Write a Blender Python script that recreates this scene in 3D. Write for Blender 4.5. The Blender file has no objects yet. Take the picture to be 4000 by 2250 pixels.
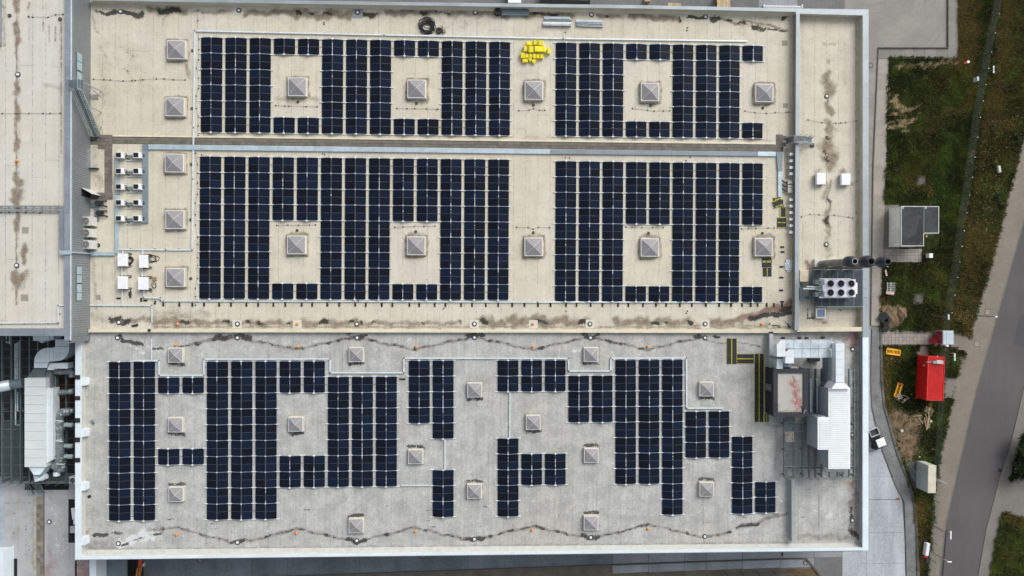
import bpy, math, random
import numpy as np
from mathutils import Matrix, Vector
random.seed(7); rng = np.random.default_rng(7)
SC = bpy.context.scene; COL = SC.collection
R = math.radians
# ---------------------------------------------------------------- camera
FPX, CAMZ, TILT, ROLL = 2740.0, 99.0, R(1.9), R(0.1)
cam = bpy.data.cameras.new('camera'); camo = bpy.data.objects.new('camera', cam); COL.objects.link(camo)
cam.sensor_width = 36; cam.lens = 36 * FPX / 4000; cam.clip_end = 3000; cam.clip_start = 1
camo.matrix_world = Matrix.Translation((0, 0, CAMZ)) @ Matrix.Rotation(-TILT, 4, 'Y') @ Matrix.Rotation(ROLL, 4, 'Z')
SC.camera = camo
# ---------------------------------------------------------------- world, sun, exposure
SUN_EL, SUN_AZ = 38, 40          # azimuth clockwise from +Y
w = bpy.data.worlds.new('World'); SC.world = w; w.use_nodes = True
nt = w.node_tree; bg = nt.nodes['Background']
sky = nt.nodes.new('ShaderNodeTexSky'); sky.sky_type = 'NISHITA'; sky.sun_disc = False
sky.sun_elevation = R(SUN_EL); sky.sun_rotation = R(SUN_AZ); sky.air_density = 1.0; sky.dust_density = 4.0; sky.ozone_density = 1.0
hs = nt.nodes.new('ShaderNodeHueSaturation'); hs.inputs['Saturation'].default_value = 0.32   # overcast: the blue is veiled
hs.inputs['Value'].default_value = 1.0
nt.links.new(sky.outputs[0], hs.inputs['Color']); nt.links.new(hs.outputs[0], bg.inputs[0]); bg.inputs[1].default_value = 0.15
sl = bpy.data.lights.new('sun', 'SUN'); sl.energy = 1.45; sl.angle = R(32); sl.color = (1, .982, .955)
so = bpy.data.objects.new('sun', sl); COL.objects.link(so)
sd = Vector((math.sin(R(SUN_AZ)) * math.cos(R(SUN_EL)), math.cos(R(SUN_AZ)) * math.cos(R(SUN_EL)), math.sin(R(SUN_EL))))
so.rotation_euler = sd.to_track_quat('Z', 'Y').to_euler()
vs = SC.view_settings; vs.view_transform = 'Standard'; vs.look = 'None'; vs.gamma = 1; vs.exposure = 0.17; vs.use_curve_mapping = False
# ---------------------------------------------------------------- survey: photo point at a known height -> plan coordinates
_c, _s, _ct, _st = math.cos(ROLL), math.sin(ROLL), math.cos(TILT), math.sin(TILT)
def P(px, py, z=9.0):
    x, y = (px - 2000) / FPX, -(py - 1125) / FPX
    x, y = _c * x - _s * y, _s * x + _c * y
    X, Z = _ct * x + _st, _st * x - _ct
    k = (z - CAMZ) / Z
    return (X * k, y * k)
def P3(px, py, z): x, y = P(px, py, z); return (x, y, z)
M1 = 90 / FPX      # metres per photo pixel at roof level
# ---------------------------------------------------------------- object helpers
class MB:
    def __init__(s): s.v = []; s.f = []; s.m = []
    def add(s, vs, fs, m=0):
        o = len(s.v); s.v += [tuple(v) for v in vs]; s.f += [tuple(i + o for i in f) for f in fs]; s.m += [m] * len(fs); return s
    def box(s, x0, y0, z0, x1, y1, z1, m=0):
        if x0 > x1: x0, x1 = x1, x0
        if y0 > y1: y0, y1 = y1, y0
        return s.add([(x0,y0,z0),(x1,y0,z0),(x1,y1,z0),(x0,y1,z0),(x0,y0,z1),(x1,y0,z1),(x1,y1,z1),(x0,y1,z1)],
                     [(3,2,1,0),(4,5,6,7),(0,1,5,4),(1,2,6,5),(2,3,7,6),(3,0,4,7)], m)
    def cbox(s, cx, cy, z0, sx, sy, sz, m=0, rot=0, bev=0):
        c, sn = math.cos(rot), math.sin(rot)
        if bev <= 0:
            pts = [(-sx/2,-sy/2),(sx/2,-sy/2),(sx/2,sy/2),(-sx/2,sy/2)]
            pts = [(cx + c*a - sn*b, cy + sn*a + c*b) for a, b in pts]
            return s.prism(pts, z0, z0 + sz, m)
        b = bev; q = []
        for X, Y in ((-1,-1),(1,-1),(1,1),(-1,1)): q.append((X*sx/2, Y*sy/2))
        q2 = [(a - math.copysign(b, a), d - math.copysign(b, d)) for a, d in q]
        rr = lambda L, z: [(cx + c*a - sn*d, cy + sn*a + c*d, z) for a, d in L]
        s.add(rr(q, z0) + rr(q, z0 + sz - b) + rr(q2, z0 + sz),
              [(0,1,5,4),(1,2,6,5),(2,3,7,6),(3,0,4,7),(4,5,9,8),(5,6,10,9),(6,7,11,10),(7,4,8,11),(8,9,10,11),(3,2,1,0)], m)
        return s
    def prism(s, pts, z0, z1, m=0, mtop=None):
        a = sum(pts[i][0]*pts[(i+1) % len(pts)][1] - pts[(i+1) % len(pts)][0]*pts[i][1] for i in range(len(pts)))
        if a < 0: pts = pts[::-1]
        n = len(pts)
        s.add([(x,y,z0) for x,y in pts] + [(x,y,z1) for x,y in pts], [tuple(range(n))[::-1]] + [(i,(i+1)%n,n+(i+1)%n,n+i) for i in range(n)], m)
        s.add([(x,y,z1) for x,y in pts], [tuple(range(n))], m if mtop is None else mtop)
        return s
    def frust(s, q0, z0, q1, z1, m=0):
        n = len(q0)
        return s.add([(x,y,z0) for x,y in q0] + [(x,y,z1) for x,y in q1], [tuple(range(n))[::-1], tuple(range(n, 2*n))] + [(i,(i+1)%n,n+(i+1)%n,n+i) for i in range(n)], m)
    def cyl(s, cx, cy, z0, r, h, n=16, m=0, r2=None, mtop=None):
        r2 = r if r2 is None else r2
        a = [(math.cos(2*math.pi*i/n), math.sin(2*math.pi*i/n)) for i in range(n)]
        s.add([(cx+r*c, cy+r*q, z0) for c, q in a] + [(cx+r2*c, cy+r2*q, z0+h) for c, q in a],
              [tuple(range(n))[::-1]] + [(i,(i+1)%n,n+(i+1)%n,n+i) for i in range(n)], m)
        s.add([(cx+r2*c, cy+r2*q, z0+h) for c, q in a], [tuple(range(n))], m if mtop is None else mtop)
        return s
    def ring(s, cx, cy, z0, ro, ri, h, n=20, m=0):
        v = []
        for r, z in ((ro, z0), (ro, z0+h), (ri, z0+h), (ri, z0)):
            v += [(cx + r*math.cos(2*math.pi*i/n), cy + r*math.sin(2*math.pi*i/n), z) for i in range(n)]
        return s.add(v, [(k*n+i, k*n+(i+1)%n, ((k+1)%4)*n+(i+1)%n, ((k+1)%4)*n+i) for k in range(4) for i in range(n)], m)
    def tube(s, pts, r, n=6, m=0, close=False, caps=True):
        pts = [Vector(p) for p in pts]; N = len(pts); v = []
        for i, p in enumerate(pts):
            a = pts[(i-1) % N] if (close or i > 0) else p; b = pts[(i+1) % N] if (close or i < N-1) else p
            t = (b - a).normalized(); up = Vector((0,0,1)) if abs(t.z) < .9 else Vector((0,1,0))
            u = t.cross(up).normalized(); q = u.cross(t).normalized()
            rr = r[i] if isinstance(r, (list, tuple)) else r
            v += [tuple(p + rr*(u*math.cos(2*math.pi*k/n) + q*math.sin(2*math.pi*k/n))) for k in range(n)]
        f = [(i*n+k, i*n+(k+1)%n, ((i+1)%N)*n+(k+1)%n, ((i+1)%N)*n+k) for i in range(N if close else N-1) for k in range(n)]
        if caps and not close: f += [tuple(range(n))[::-1], tuple((N-1)*n+k for k in range(n))]
        return s.add(v, f, m)
    def bar(s, p, q, wd, ht, m=0):
        """box beam between two points, wd wide (horizontal), ht tall"""
        p, q = Vector(p), Vector(q); t = (q-p).normalized()
        u = t.cross(Vector((0,0,1)))
        u = u.normalized() if u.length > 1e-4 else Vector((1,0,0))
        n = u.cross(t).normalized(); v = []
        for c in (p, q):
            for a, b in ((-1,-1),(1,-1),(1,1),(-1,1)): v.append(tuple(c + u*a*wd/2 + n*b*ht/2))
        return s.add(v, [(0,1,2,3),(7,6,5,4),(1,0,4,5),(2,1,5,6),(3,2,6,7),(0,3,7,4)], m)
    def mesh(s, name, mats, off=(0,0,0), smooth=False):
        me = bpy.data.meshes.new(name)
        me.from_pydata([(x-off[0], y-off[1], z-off[2]) for x, y, z in s.v], [], s.f)
        for mt in (mats if isinstance(mats, (list, tuple)) else [mats]): me.materials.append(mt)
        me.polygons.foreach_set('material_index', s.m)
        if smooth: me.polygons.foreach_set('use_smooth', [True]*len(s.f))
        me.update(); return me
    def build(s, name, mats, parent=None, smooth=False, org=None):
        off = org or (WL(parent) if parent else None)
        if off is None:
            xs = [v[0] for v in s.v]; ys = [v[1] for v in s.v]; zs = [v[2] for v in s.v]
            off = ((min(xs)+max(xs))/2, (min(ys)+max(ys))/2, min(zs))
        me = s.mesh(name, mats, off, smooth)
        o = link(name, me, parent)
        if not parent: o.location = off
        return o
def WL(o):
    v = Vector((0,0,0))
    while o is not None: v += Vector(o.location); o = o.parent
    return tuple(v)
def link(name, data, parent=None, loc=None, rot=None):
    o = bpy.data.objects.new(name, data); COL.objects.link(o)
    if parent is not None: o.parent = parent
    if loc is not None: o.location = loc
    if rot is not None: o.rotation_euler = rot
    return o
def tag(o, label, cat, group=None):
    o['label'] = label; o['category'] = cat
    if group: o['group'] = group
    return o
def thing(name, label, cat, loc, group=None, rz=0):
    o = link(name, None, None, loc, (0,0,rz)); o.empty_display_size = .2
    return tag(o, label, cat, group)
def struct(o): o['kind'] = 'structure'; return o
def copy_tree(o, parent=None):
    c = o.copy(); COL.objects.link(c)
    if parent is not None: c.parent = parent
    for ch in list(o.children): copy_tree(ch, c)
    return c
ORD = ['first','second','third','fourth','fifth','sixth','seventh','eighth','ninth','tenth','eleventh','twelfth','thirteenth','fourteenth','fifteenth',
       'sixteenth','seventeenth','eighteenth','nineteenth','twentieth']
# ---------------------------------------------------------------- materials
def nodes(name):
    m = bpy.data.materials.new(name); m.use_nodes = True; t = m.node_tree; return m, t, t.nodes['Principled BSDF']
class NT:
    def __init__(s, t): s.t = t
    def n(s, ty, **k):
        o = s.t.nodes.new('ShaderNode' + ty)
        for a, b in k.items(): setattr(o, a, b)
        return o
    def L(s, a, b): s.t.links.new(a, b)
    def val(s, sock, v):
        if hasattr(v, 'is_output') or isinstance(v, bpy.types.NodeSocket): s.L(v, sock)
        else: sock.default_value = v
    def math(s, op, a, b=0.0, c=None):
        o = s.n('Math', operation=op); s.val(o.inputs[0], a); s.val(o.inputs[1], b)
        if c is not None: s.val(o.inputs[2], c)
        return o.outputs[0]
    def pos(s): return s.n('NewGeometry').outputs['Position']
    def scale(s, v, sc, loc=(0,0,0)):
        o = s.n('Mapping'); s.L(v, o.inputs['Vector']); o.inputs['Scale'].default_value = sc; o.inputs['Location'].default_value = loc; return o.outputs[0]
    def noise(s, v, sc, det=4, rough=.55, dist=0):
        o = s.n('TexNoise'); s.L(v, o.inputs['Vector']); o.inputs['Scale'].default_value = sc; o.inputs['Detail'].default_value = det
        o.inputs['Roughness'].default_value = rough; o.inputs['Distortion'].default_value = dist; return o.outputs['Fac']
    def ramp(s, f, a, b, lo=0.0, hi=1.0):
        o = s.n('MapRange', interpolation_type='SMOOTHSTEP'); s.val(o.inputs['Value'], f)
        for k, v in zip(('From Min','From Max','To Min','To Max'), (a, b, lo, hi)): s.val(o.inputs[k], v)
        return o.outputs[0]
    def mix(s, f, a, b, bt='MIX'):
        o = s.n('Mix', data_type='RGBA', blend_type=bt); s.val(o.inputs[0], f)
        for k, v in ((6, a), (7, b)):
            if isinstance(v, tuple): o.inputs[k].default_value = (*v[:3], 1)
            else: s.L(v, o.inputs[k])
        return o.outputs[2]
    def bump(s, h, st, d=.02):
        o = s.n('Bump'); s.L(h, o.inputs['Height']); o.inputs['Strength'].default_value = st; o.inputs['Distance'].default_value = d; return o.outputs[0]
def mul(c, k): return tuple(min(1, x*k) for x in c[:3])
def MAT(name, col, rough=.6, metal=0, var=.18, sc=1.5, bump=.15, col2=None, obj_var=0, streak=None):
    """painted / weathered surface: two scales of noise around the base colour"""
    m, t, b = nodes(name); g = NT(t); p = g.pos()
    if streak: p2 = g.scale(p, streak)
    else: p2 = p
    n1 = g.noise(p2, sc, 5); n2 = g.noise(p, sc*9, 3)
    f = g.math('ADD', g.math('MULTIPLY', n1, .65), g.math('MULTIPLY', n2, .35))
    c = g.mix(g.ramp(f, .32, .68), mul(col, 1-var), mul(col, 1+var) if col2 is None else col2)
    if obj_var:
        oi = g.n('ObjectInfo'); k = g.ramp(oi.outputs['Random'], 0, 1, 1-obj_var, 1+obj_var)
        cc = g.n('VectorMath', operation='SCALE'); g.L(c, cc.inputs[0]); g.L(k, cc.inputs['Scale']); c = cc.outputs[0]
    g.L(c, b.inputs['Base Color']); g.L(g.ramp(n1, .3, .7, max(.02, rough-.08), min(1, rough+.08)), b.inputs['Roughness'])
    b.inputs['Metallic'].default_value = metal
    if bump: g.L(g.bump(n2, bump, .03), b.inputs['Normal'])
    return m
cream = MAT('cream_membrane_upstand', (.50,.475,.37), .75, var=.14, sc=.7)
capgrey = MAT('grey_metal_coping', (.36,.41,.44), .45, metal=.25, var=.10, sc=.35, bump=.05)
capwhite = MAT('white_metal_coping', (.70,.78,.83), .4, metal=.1, var=.06, sc=.4, bump=.03)
capcream = MAT('cream_coping', (.70,.65,.48), .6, var=.08, sc=.6, bump=.05)
bluegrey = MAT('blue_grey_cladding', (.22,.24,.25), .5, metal=.2, var=.12, sc=.25, bump=0)
galv = MAT('galvanised_steel', (.42,.47,.49), .38, metal=.75, var=.12, sc=3)
galvlight = MAT('bright_galvanised_sheet', (.66,.75,.79), .42, metal=.12, var=.12, sc=1.3)
galvdark = MAT('dull_dark_zinc', (.17,.22,.25), .45, metal=.35, var=.15, sc=1.0)
steelblue = MAT('steel_beam_grey_blue', (.13,.17,.18), .5, metal=.3, var=.15, sc=1.5)
steellite = MAT('pale_handrail_steel', (.42,.50,.50), .5, metal=.3, var=.1, sc=2)
duct = MAT('shiny_duct_sheet', (.62,.70,.74), .3, metal=.45, var=.16, sc=1.0, bump=.10)
ductmat = MAT('matt_white_duct_sheet', (.70,.76,.79), .45, metal=.2, var=.05, sc=1.3, bump=.05)
ductfoil = MAT('dull_foil_wrap', (.25,.29,.29), .35, metal=.6, var=.3, sc=3, bump=.6)
whitep = MAT('white_powder_coat', (.78,.80,.82), .4, var=.05, sc=2, bump=.03)
offwhite = MAT('weathered_white_casing', (.55,.56,.54), .5, var=.12, sc=3)
cablewhite = MAT('white_cable_trunking', (.66,.74,.77), .45, metal=.2, var=.08, sc=2, bump=.03)
black = MAT('black_rubber', (.018,.018,.02), .7, var=.3, sc=6)
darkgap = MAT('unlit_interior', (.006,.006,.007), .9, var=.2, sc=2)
charcoal = MAT('charcoal_fascia', (.026,.030,.037), .6, var=.12, sc=.8)
yellow = MAT('yellow_packaging', (.80,.70,.015), .5, var=.12, sc=3, obj_var=.08)
yellowline = MAT('yellow_edge_strip', (.40,.38,.02), .6, var=.2, sc=5)
orange = MAT('orange_plastic', (.85,.24,.02), .45, var=.12, sc=3)
ambercap = MAT('amber_barrier_plastic', (.85,.40,.02), .5, var=.12, sc=3)
red = MAT('red_container_paint', (.62,.02,.018), .45, var=.12, sc=1.2)
redflat = MAT('red_band', (.55,.02,.03), .5, var=.1, sc=4)
wood = MAT('bare_softwood', (.50,.38,.23), .75, var=.22, sc=3, obj_var=.15)
woodold = MAT('weathered_pallet_wood', (.40,.35,.29), .8, var=.22, sc=3, obj_var=.15)
lidgrey = MAT('ribbed_skylight_glazing', (.29,.28,.285), .6, var=.05, sc=2, bump=.03)
dome = MAT('blue_grey_roof_glass', (.20,.26,.38), .15, var=.08, sc=1.5, bump=0)
winglass = MAT('sky_toned_window_glass', (.42,.55,.62), .12, metal=.4, var=.06, sc=1, bump=0)  # pale blue base colour stands in for the reflected sky
concrete = MAT('grey_concrete_wall', (.30,.30,.29), .8, var=.14, sc=.6)
slabmat = MAT('concrete_slab', (.26,.28,.30), .75, var=.22, sc=.35, obj_var=.08, streak=(1,.35,1))
slablite = MAT('pale_concrete_slab', (.36,.385,.41), .75, var=.24, sc=.3, obj_var=.06, streak=(1.6,.35,1))
slabdark = MAT('blue_grey_concrete_slab', (.135,.165,.19), .6, var=.28, sc=.3, obj_var=.10, streak=(1,.5,1))
pavedark = MAT('dark_paving_tile', (.15,.135,.115), .85, var=.22, sc=1.2, obj_var=.14)
pavegate = MAT('beige_paving_slab', (.30,.27,.24), .85, var=.12, sc=1.2, obj_var=.10)
tufa = MAT('brown_membrane_patch', (.26,.25,.21), .8, var=.1, sc=2)
tile_sw = MAT('brown_paving_tile', (.20,.18,.145), .85, var=.2, sc=1.5, obj_var=.25)
plastic = MAT('crumpled_white_film', (.72,.76,.78), .3, var=.1, sc=4)
matblack = MAT('black_bitumen_sheet', (.012,.014,.019), .85, var=.25, sc=4)
vehgreen = MAT('dark_green_bodywork', (.02,.04,.04), .35, var=.15, sc=3)
felt = MAT('black_roofing_felt', (.025,.03,.033), .85, var=.35, sc=.8, col2=(.06,.07,.075))
def stainmat(name, base, warm, seam=1.57, seamdark=.35, grain=.12, mott=.12, dirt=(.135,.108,.075), moss=(.022,.02,.017), pale=(.62,.64,.64), phase=0.0, streaky=.35, rust=(.26,.09,.07), fleck=.15):
    """flat-roof membrane: lapped sheets with dashed dirty seams; the stain attribute says where puddles have left marks"""
    m, t, b = nodes(name); g = NT(t); p = g.pos()
    sx = g.n('SeparateXYZ'); g.L(p, sx.inputs[0]); X, Y = sx.outputs[0], sx.outputs[1]
    big = g.noise(p, .09, 4); mid = g.noise(p, .55, 5); fine = g.noise(p, 5.5, 3)
    strk = g.noise(g.scale(p, (2.2, .16, 1)), 1.0, 4)
    u = g.math('DIVIDE', g.math('ADD', X, phase), seam); fl = g.math('FLOOR', u); fr = g.math('FRACT', u)
    wn = g.n('TexWhiteNoise', noise_dimensions='1D'); g.L(fl, wn.inputs['W']); shv = wn.outputs['Value']
    c = g.mix(g.ramp(big, .3, .7), base, warm)
    c = g.mix(g.ramp(mid, .35, .7, 0, mott), c, mul(base, .45))
    c = g.mix(g.ramp(strk, .4, .75, 0, streaky*.5), c, mul(base, .5))
    c = g.mix(g.ramp(fine, .35, .75, 0, grain), c, mul(base, .35))
    c = g.mix(g.math('MULTIPLY', shv, .10), c, mul(base, .6))
    # seams along the sheets, broken into dashes; end laps at staggered places
    d = g.math('MULTIPLY', g.math('MINIMUM', fr, g.math('SUBTRACT', 1.0, fr)), seam)
    dn = g.noise(g.scale(p, (.4, 1.3, 1)), 1.6, 3)
    line = g.math('MULTIPLY', g.ramp(d, .02, .075, 1, 0), g.ramp(dn, .42, .62, .12, 1))
    v = g.math('FRACT', g.math('ADD', g.math('DIVIDE', Y, 11.3), g.math('MULTIPLY', shv, 7.0)))
    dv = g.math('MULTIPLY', g.math('MINIMUM', v, g.math('SUBTRACT', 1.0, v)), 11.3)
    line = g.math('MAXIMUM', line, g.math('MULTIPLY', g.ramp(dv, .015, .06, .7, 0), g.ramp(mid, .4, .6, .2, 1)))
    c = g.mix(g.math('MULTIPLY', line, seamdark), c, mul(base, .28))
    at = g.n('Attribute'); at.attribute_name = 'stain'; sp = g.n('SeparateColor'); g.L(at.outputs['Color'], sp.inputs[0])
    sn = g.math('ADD', g.math('MULTIPLY', g.noise(p, 1.6, 6, .65), .6), g.math('MULTIPLY', g.noise(p, 7, 3), .4))
    f1 = g.noise(p, 3.2, 5, .7); c = g.mix(g.ramp(f1, .58, .70, 0, fleck), c, mul(base, 1.35)); c = g.mix(g.ramp(f1, .40, .30, 0, fleck*.8), c, mul(base, .45))
    def msk(ch, lo=.40, hi=.62):
        a = g.math('ADD', sp.outputs[ch], g.math('MULTIPLY', g.math('SUBTRACT', sn, .5), 3.0))
        return g.math('MULTIPLY', g.ramp(a, lo, hi), g.ramp(sp.outputs[ch], .04, .30))
    c = g.mix(g.math('MULTIPLY', msk(2), .85), c, pale)
    c = g.mix(g.math('MULTIPLY', g.ramp(sp.outputs[0], .05, .9), .38), c, mul(dirt, 1.6))
    dm = msk(0, .25, .95); c = g.mix(g.math('MULTIPLY', dm, .88), c, g.mix(g.ramp(f1, .35, .65), mul(dirt, .7), mul(dirt, 2.0)))
    rs = g.math('MULTIPLY', g.math('MULTIPLY', at.outputs['Alpha'], 1.0), g.ramp(sn, .35, .6)); c = g.mix(g.math('MULTIPLY', rs, .8), c, rust)
    c = g.mix(g.math('MULTIPLY', msk(1, .4, .62), .92), c, moss)
    g.L(c, b.inputs['Base Color']); b.inputs['Roughness'].default_value = .8
    g.L(g.bump(g.math('ADD', g.math('MULTIPLY', line, -1.0), fine), .25, .03), b.inputs['Normal'])
    return m
roof_cream = stainmat('cream_roof_membrane', (.645,.61,.515), (.63,.575,.45), seamdark=.45, mott=.20, grain=.20)
roof_west = stainmat('pale_roof_membrane', (.61,.595,.535), (.60,.57,.49), seamdark=.6, mott=.12, streaky=.25)
roof_grey = stainmat('grey_roof_membrane', (.525,.535,.52), (.50,.49,.45), seam=1.55, seamdark=.34, mott=.50, grain=.42, dirt=(.13,.12,.105), moss=(.035,.033,.032), streaky=.8, fleck=.5)
roof_low = stainmat('blotchy_grey_roof_membrane', (.42,.44,.45), (.40,.39,.38), seam=2.2, seamdark=.2, mott=.30, dirt=(.2,.18,.14))
# solar glass: dark cells with faint busbar lines, every panel a little different
solar, t, b = nodes('solar_cell_glass'); g = NT(t)
tc = g.n('TexCoord').outputs['Object']; sx = g.n('SeparateXYZ'); g.L(tc, sx.inputs[0])
def lines(v, pitch, w0, w1):
    fr = g.math('FRACT', g.math('ADD', g.math('DIVIDE', v, pitch), 50.0)); return g.ramp(g.math('MULTIPLY', g.math('MINIMUM', fr, g.math('SUBTRACT', 1.0, fr)), pitch), w0, w1, 1, 0)
ln = g.math('MAXIMUM', g.math('MULTIPLY', lines(sx.outputs[0], .2115, .004, .012), 1.0), g.math('MULTIPLY', lines(sx.outputs[1], .107, .002, .008), .45))
oi = g.n('ObjectInfo'); rv = oi.outputs['Random']
n1 = g.noise(g.pos(), .35, 3)
c = g.mix(g.math('MULTIPLY', g.ramp(rv, 0, 1), 1.0), (.0032,.0048,.009), (.0055,.0115,.029))
c = g.mix(g.ramp(n1, .35, .7, 0, .5), c, (.006,.008,.014))
c = g.mix(g.math('MULTIPLY', ln, .30), c, (.10,.13,.20))
g.L(c, b.inputs['Base Color']); b.inputs['Roughness'].default_value = .16; b.inputs['IOR'].default_value = 1.30
b.inputs['Specular IOR Level'].default_value = .17
frame = MAT('dark_anodised_frame', (.035,.04,.05), .5, metal=.0, var=.05, sc=1, bump=0)
alu = MAT('bright_aluminium_rail', (.38,.42,.47), .5, metal=.2, var=.05, sc=1, bump=0)
foot = MAT('white_rail_foot', (.72,.76,.79), .5, var=.03, sc=1, bump=0)
chan = MAT('ridge_channel_with_shade', (.075,.075,.08), .6, metal=.1, var=.25, sc=3, bump=0)  # dark grey channel; shadow low in the ridge gap is in its colour
# ---------------------------------------------------------------- sheets with painted-on stains (dirt, moss, repair strips)
def seg_dist(X, Y, a, b):
    ax, ay = a; bx, by = b; dx, dy = bx-ax, by-ay; L = dx*dx+dy*dy+1e-9
    t = np.clip(((X-ax)*dx+(Y-ay)*dy)/L, 0, 1); return np.hypot(X-ax-t*dx, Y-ay-t*dy), t
def sheet(name, poly, z, res, strokes, mat, extra=None, bumpz=None):
    """gridded sheet over a rectangle of plan coordinates (x0,y0,x1,y1); stroke = (channel, px width, strength, [(px,py),...][, widths])"""
    x0, y0, x1, y1 = poly
    nx, ny = int((x1-x0)/res)+2, int((y1-y0)/res)+2
    xs = np.linspace(x0, x1, nx); ys = np.linspace(y0, y1, ny); X, Y = np.meshgrid(xs, ys); X = X.ravel(); Y = Y.ravel()
    S = np.zeros((len(X), 4), np.float32)
    # wobble so that strokes do not have ruled edges
    wx = .22*np.sin(Y*2.1+np.sin(X*.9)*2)+.12*np.sin(Y*5.3+X*1.7); wy = .22*np.sin(X*1.9+np.sin(Y*.7)*2)+.12*np.sin(X*4.7-Y*2.3)
    for st in strokes:
        ch, wd, sg, pts = st[:4]; wd = (wd*1.35+2 if ch == 1 else wd)*M1/2; q = [P(a, b, z) for a, b in pts]
        if len(q) == 1: q = q*2
        lox, hix = min(a[0] for a in q)-wd*2.2-1, max(a[0] for a in q)+wd*2.2+1
        loy, hiy = min(a[1] for a in q)-wd*2.2-1, max(a[1] for a in q)+wd*2.2+1
        k = np.where((X > lox) & (X < hix) & (Y > loy) & (Y < hiy))[0]
        if not len(k): continue
        D = np.full(len(k), 1e9)
        for i in range(len(q)-1):
            d, _ = seg_dist(X[k]+wx[k]*min(1, wd*1.5), Y[k]+wy[k]*min(1, wd*1.5), q[i], q[i+1]); D = np.minimum(D, d)
        A = np.clip(1.25-D/wd*.8, 0, 1)*sg
        S[k, ch] = np.maximum(S[k, ch], A)
    if extra is not None: extra(X, Y, S)
    i = np.arange(ny-1)[:, None]*nx + np.arange(nx-1)[None, :]; i = i.ravel()
    F = np.stack([i, i+1, i+nx+1, i+nx], 1).astype(np.int32)
    me = bpy.data.meshes.new(name); me.vertices.add(len(X)); me.loops.add(F.size); me.polygons.add(len(F))
    cx, cy = (x0+x1)/2, (y0+y1)/2
    zz = np.zeros_like(X) if bumpz is None else bumpz(X, Y)
    me.vertices.foreach_set('co', np.stack([X-cx, Y-cy, zz], 1).ravel())
    me.loops.foreach_set('vertex_index', F.ravel()); me.polygons.foreach_set('loop_start', np.arange(0, F.size, 4)); me.polygons.foreach_set('loop_total', np.full(len(F), 4))
    me.update(); at = me.color_attributes.new('stain', 'FLOAT_COLOR', 'POINT'); at.data.foreach_set('color', S.ravel()); me.materials.append(mat)
    o = link(name, me, None, (cx, cy, z)); return struct(o)
def pin(X, Y, poly):
    """points inside a plan polygon"""
    ins = np.zeros(len(X), bool); n = len(poly)
    for i in range(n):
        (x1, y1), (x2, y2) = poly[i], poly[(i+1) % n]
        c = ((y1 > Y) != (y2 > Y)) & (X < (x2-x1)*(Y-y1)/((y2-y1) or 1e-9)+x1); ins ^= c
    return ins
def pp(pts, z=0.0): return [P(a, b, z) for a, b in pts]
def zof(pb, pt, y=1125, zb=9.0):
    """height at which a vertical edge based at pb shows its top at pt"""
    xb = P(pb, y, zb)[0]; return CAMZ - xb/(P(pt, y, 98.0)[0]/1.0)
D_, M_, L_, R_ = 0, 1, 2, 3
# ---------------------------------------------------------------- ground
gmat = MAT('grey_yard_asphalt', (.15,.15,.15), .85, var=.18, sc=.25, bump=.2)
gb = MB().box(-700, -700, -.3, 700, 700, -.02); struct(gb.build('ground', gmat))
def flat(name, px, z, mat, th=.1, st=True):
    o = MB().prism(pp(px, z), z-th, z).build(name, mat)
    return struct(o) if st else o
# NE yard: asphalt with tyre arcs
ym, t, b = nodes('yard_asphalt_with_tyre_arcs'); g = NT(t); p = g.pos()
cx, cy = P(3400, -60, 0); dv = g.n('VectorMath', operation='DISTANCE'); g.L(p, dv.inputs[0]); dv.inputs[1].default_value = (cx, cy, 0)
n0 = g.noise(p, .25, 4); n1 = g.noise(p, 3, 4)
rr = g.noise(g.n('CombineXYZ').outputs[0], 1)
cb = g.n('CombineXYZ'); g.L(g.math('ADD', dv.outputs['Value'], g.math('MULTIPLY', n0, 2.5)), cb.inputs[0]); g.L(g.math('MULTIPLY', g.noise(p, .12, 2), 3.0), cb.inputs[1]); arc = g.noise(cb.outputs[0], 1.3, 5, .75)
c = g.mix(g.ramp(n0, .3, .7), (.235,.225,.205), (.30,.285,.25)); c = g.mix(g.math('MULTIPLY', g.ramp(arc, .47, .68, 0, .6), g.ramp(n0, .35, .6, .15, 1)), c, (.15,.16,.165)); c = g.mix(g.ramp(n1, .4, .8, 0, .25), c, (.12,.12,.12))
g.L(c, b.inputs['Base Color']); b.inputs['Roughness'].default_value = .85; g.L(g.bump(n1, .3, .02), b.inputs['Normal'])
flat('yard_paving', [(3300,-250),(3700,-250),(3704,186),(3432,186),(3428,420),(3412,800),(3402,1285),(3300,1285)], .01, ym)
flat('north_apron', [(-400,-400),(3330,-400),(3330,120),(-400,120)], .004, MAT('dark_worn_asphalt', (.15,.15,.148), .85, var=.25, sc=.3))
# raised concrete strip of slabs round the yard
def slabs(parent_name, label_struct, quads, z, mat, th=.12, gap=.02):
    """quads: list of 4 px corners -> individually set slabs under one structure"""
    base = MB()
    allp = [c for q in quads for c in pp(q, z)]
    cxx = sum(c[0] for c in allp)/len(allp); cyy = sum(c[1] for c in allp)/len(allp)
    root = link(parent_name, None, None, (cxx, cyy, 0)); root['kind'] = 'structure'
    for q in quads:
        w = pp(q, z); mx = sum(a[0] for a in w)/4; my = sum(a[1] for a in w)/4
        w2 = []
        for a in w:
            dx, dy = a[0]-mx, a[1]-my; L = math.hypot(dx, dy); k = max(0, (L-gap*.7)/L); w2.append((mx+dx*k, my+dy*k))
        dz = random.uniform(-.006, .006)
        MB().prism(w2, z-th, z+dz).build('slab', mat, root)
    return root
def lerpq(L0, L1, ts):
    """quads between two px lines, cut at parameters ts"""
    f = lambda L, t: (L[0][0]+(L[1][0]-L[0][0])*t, L[0][1]+(L[1][1]-L[0][1])*t)
    return [[f(L0, a), f(L1, a), f(L1, b_), f(L0, b_)] for a, b_ in zip(ts, ts[1:])]
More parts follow.
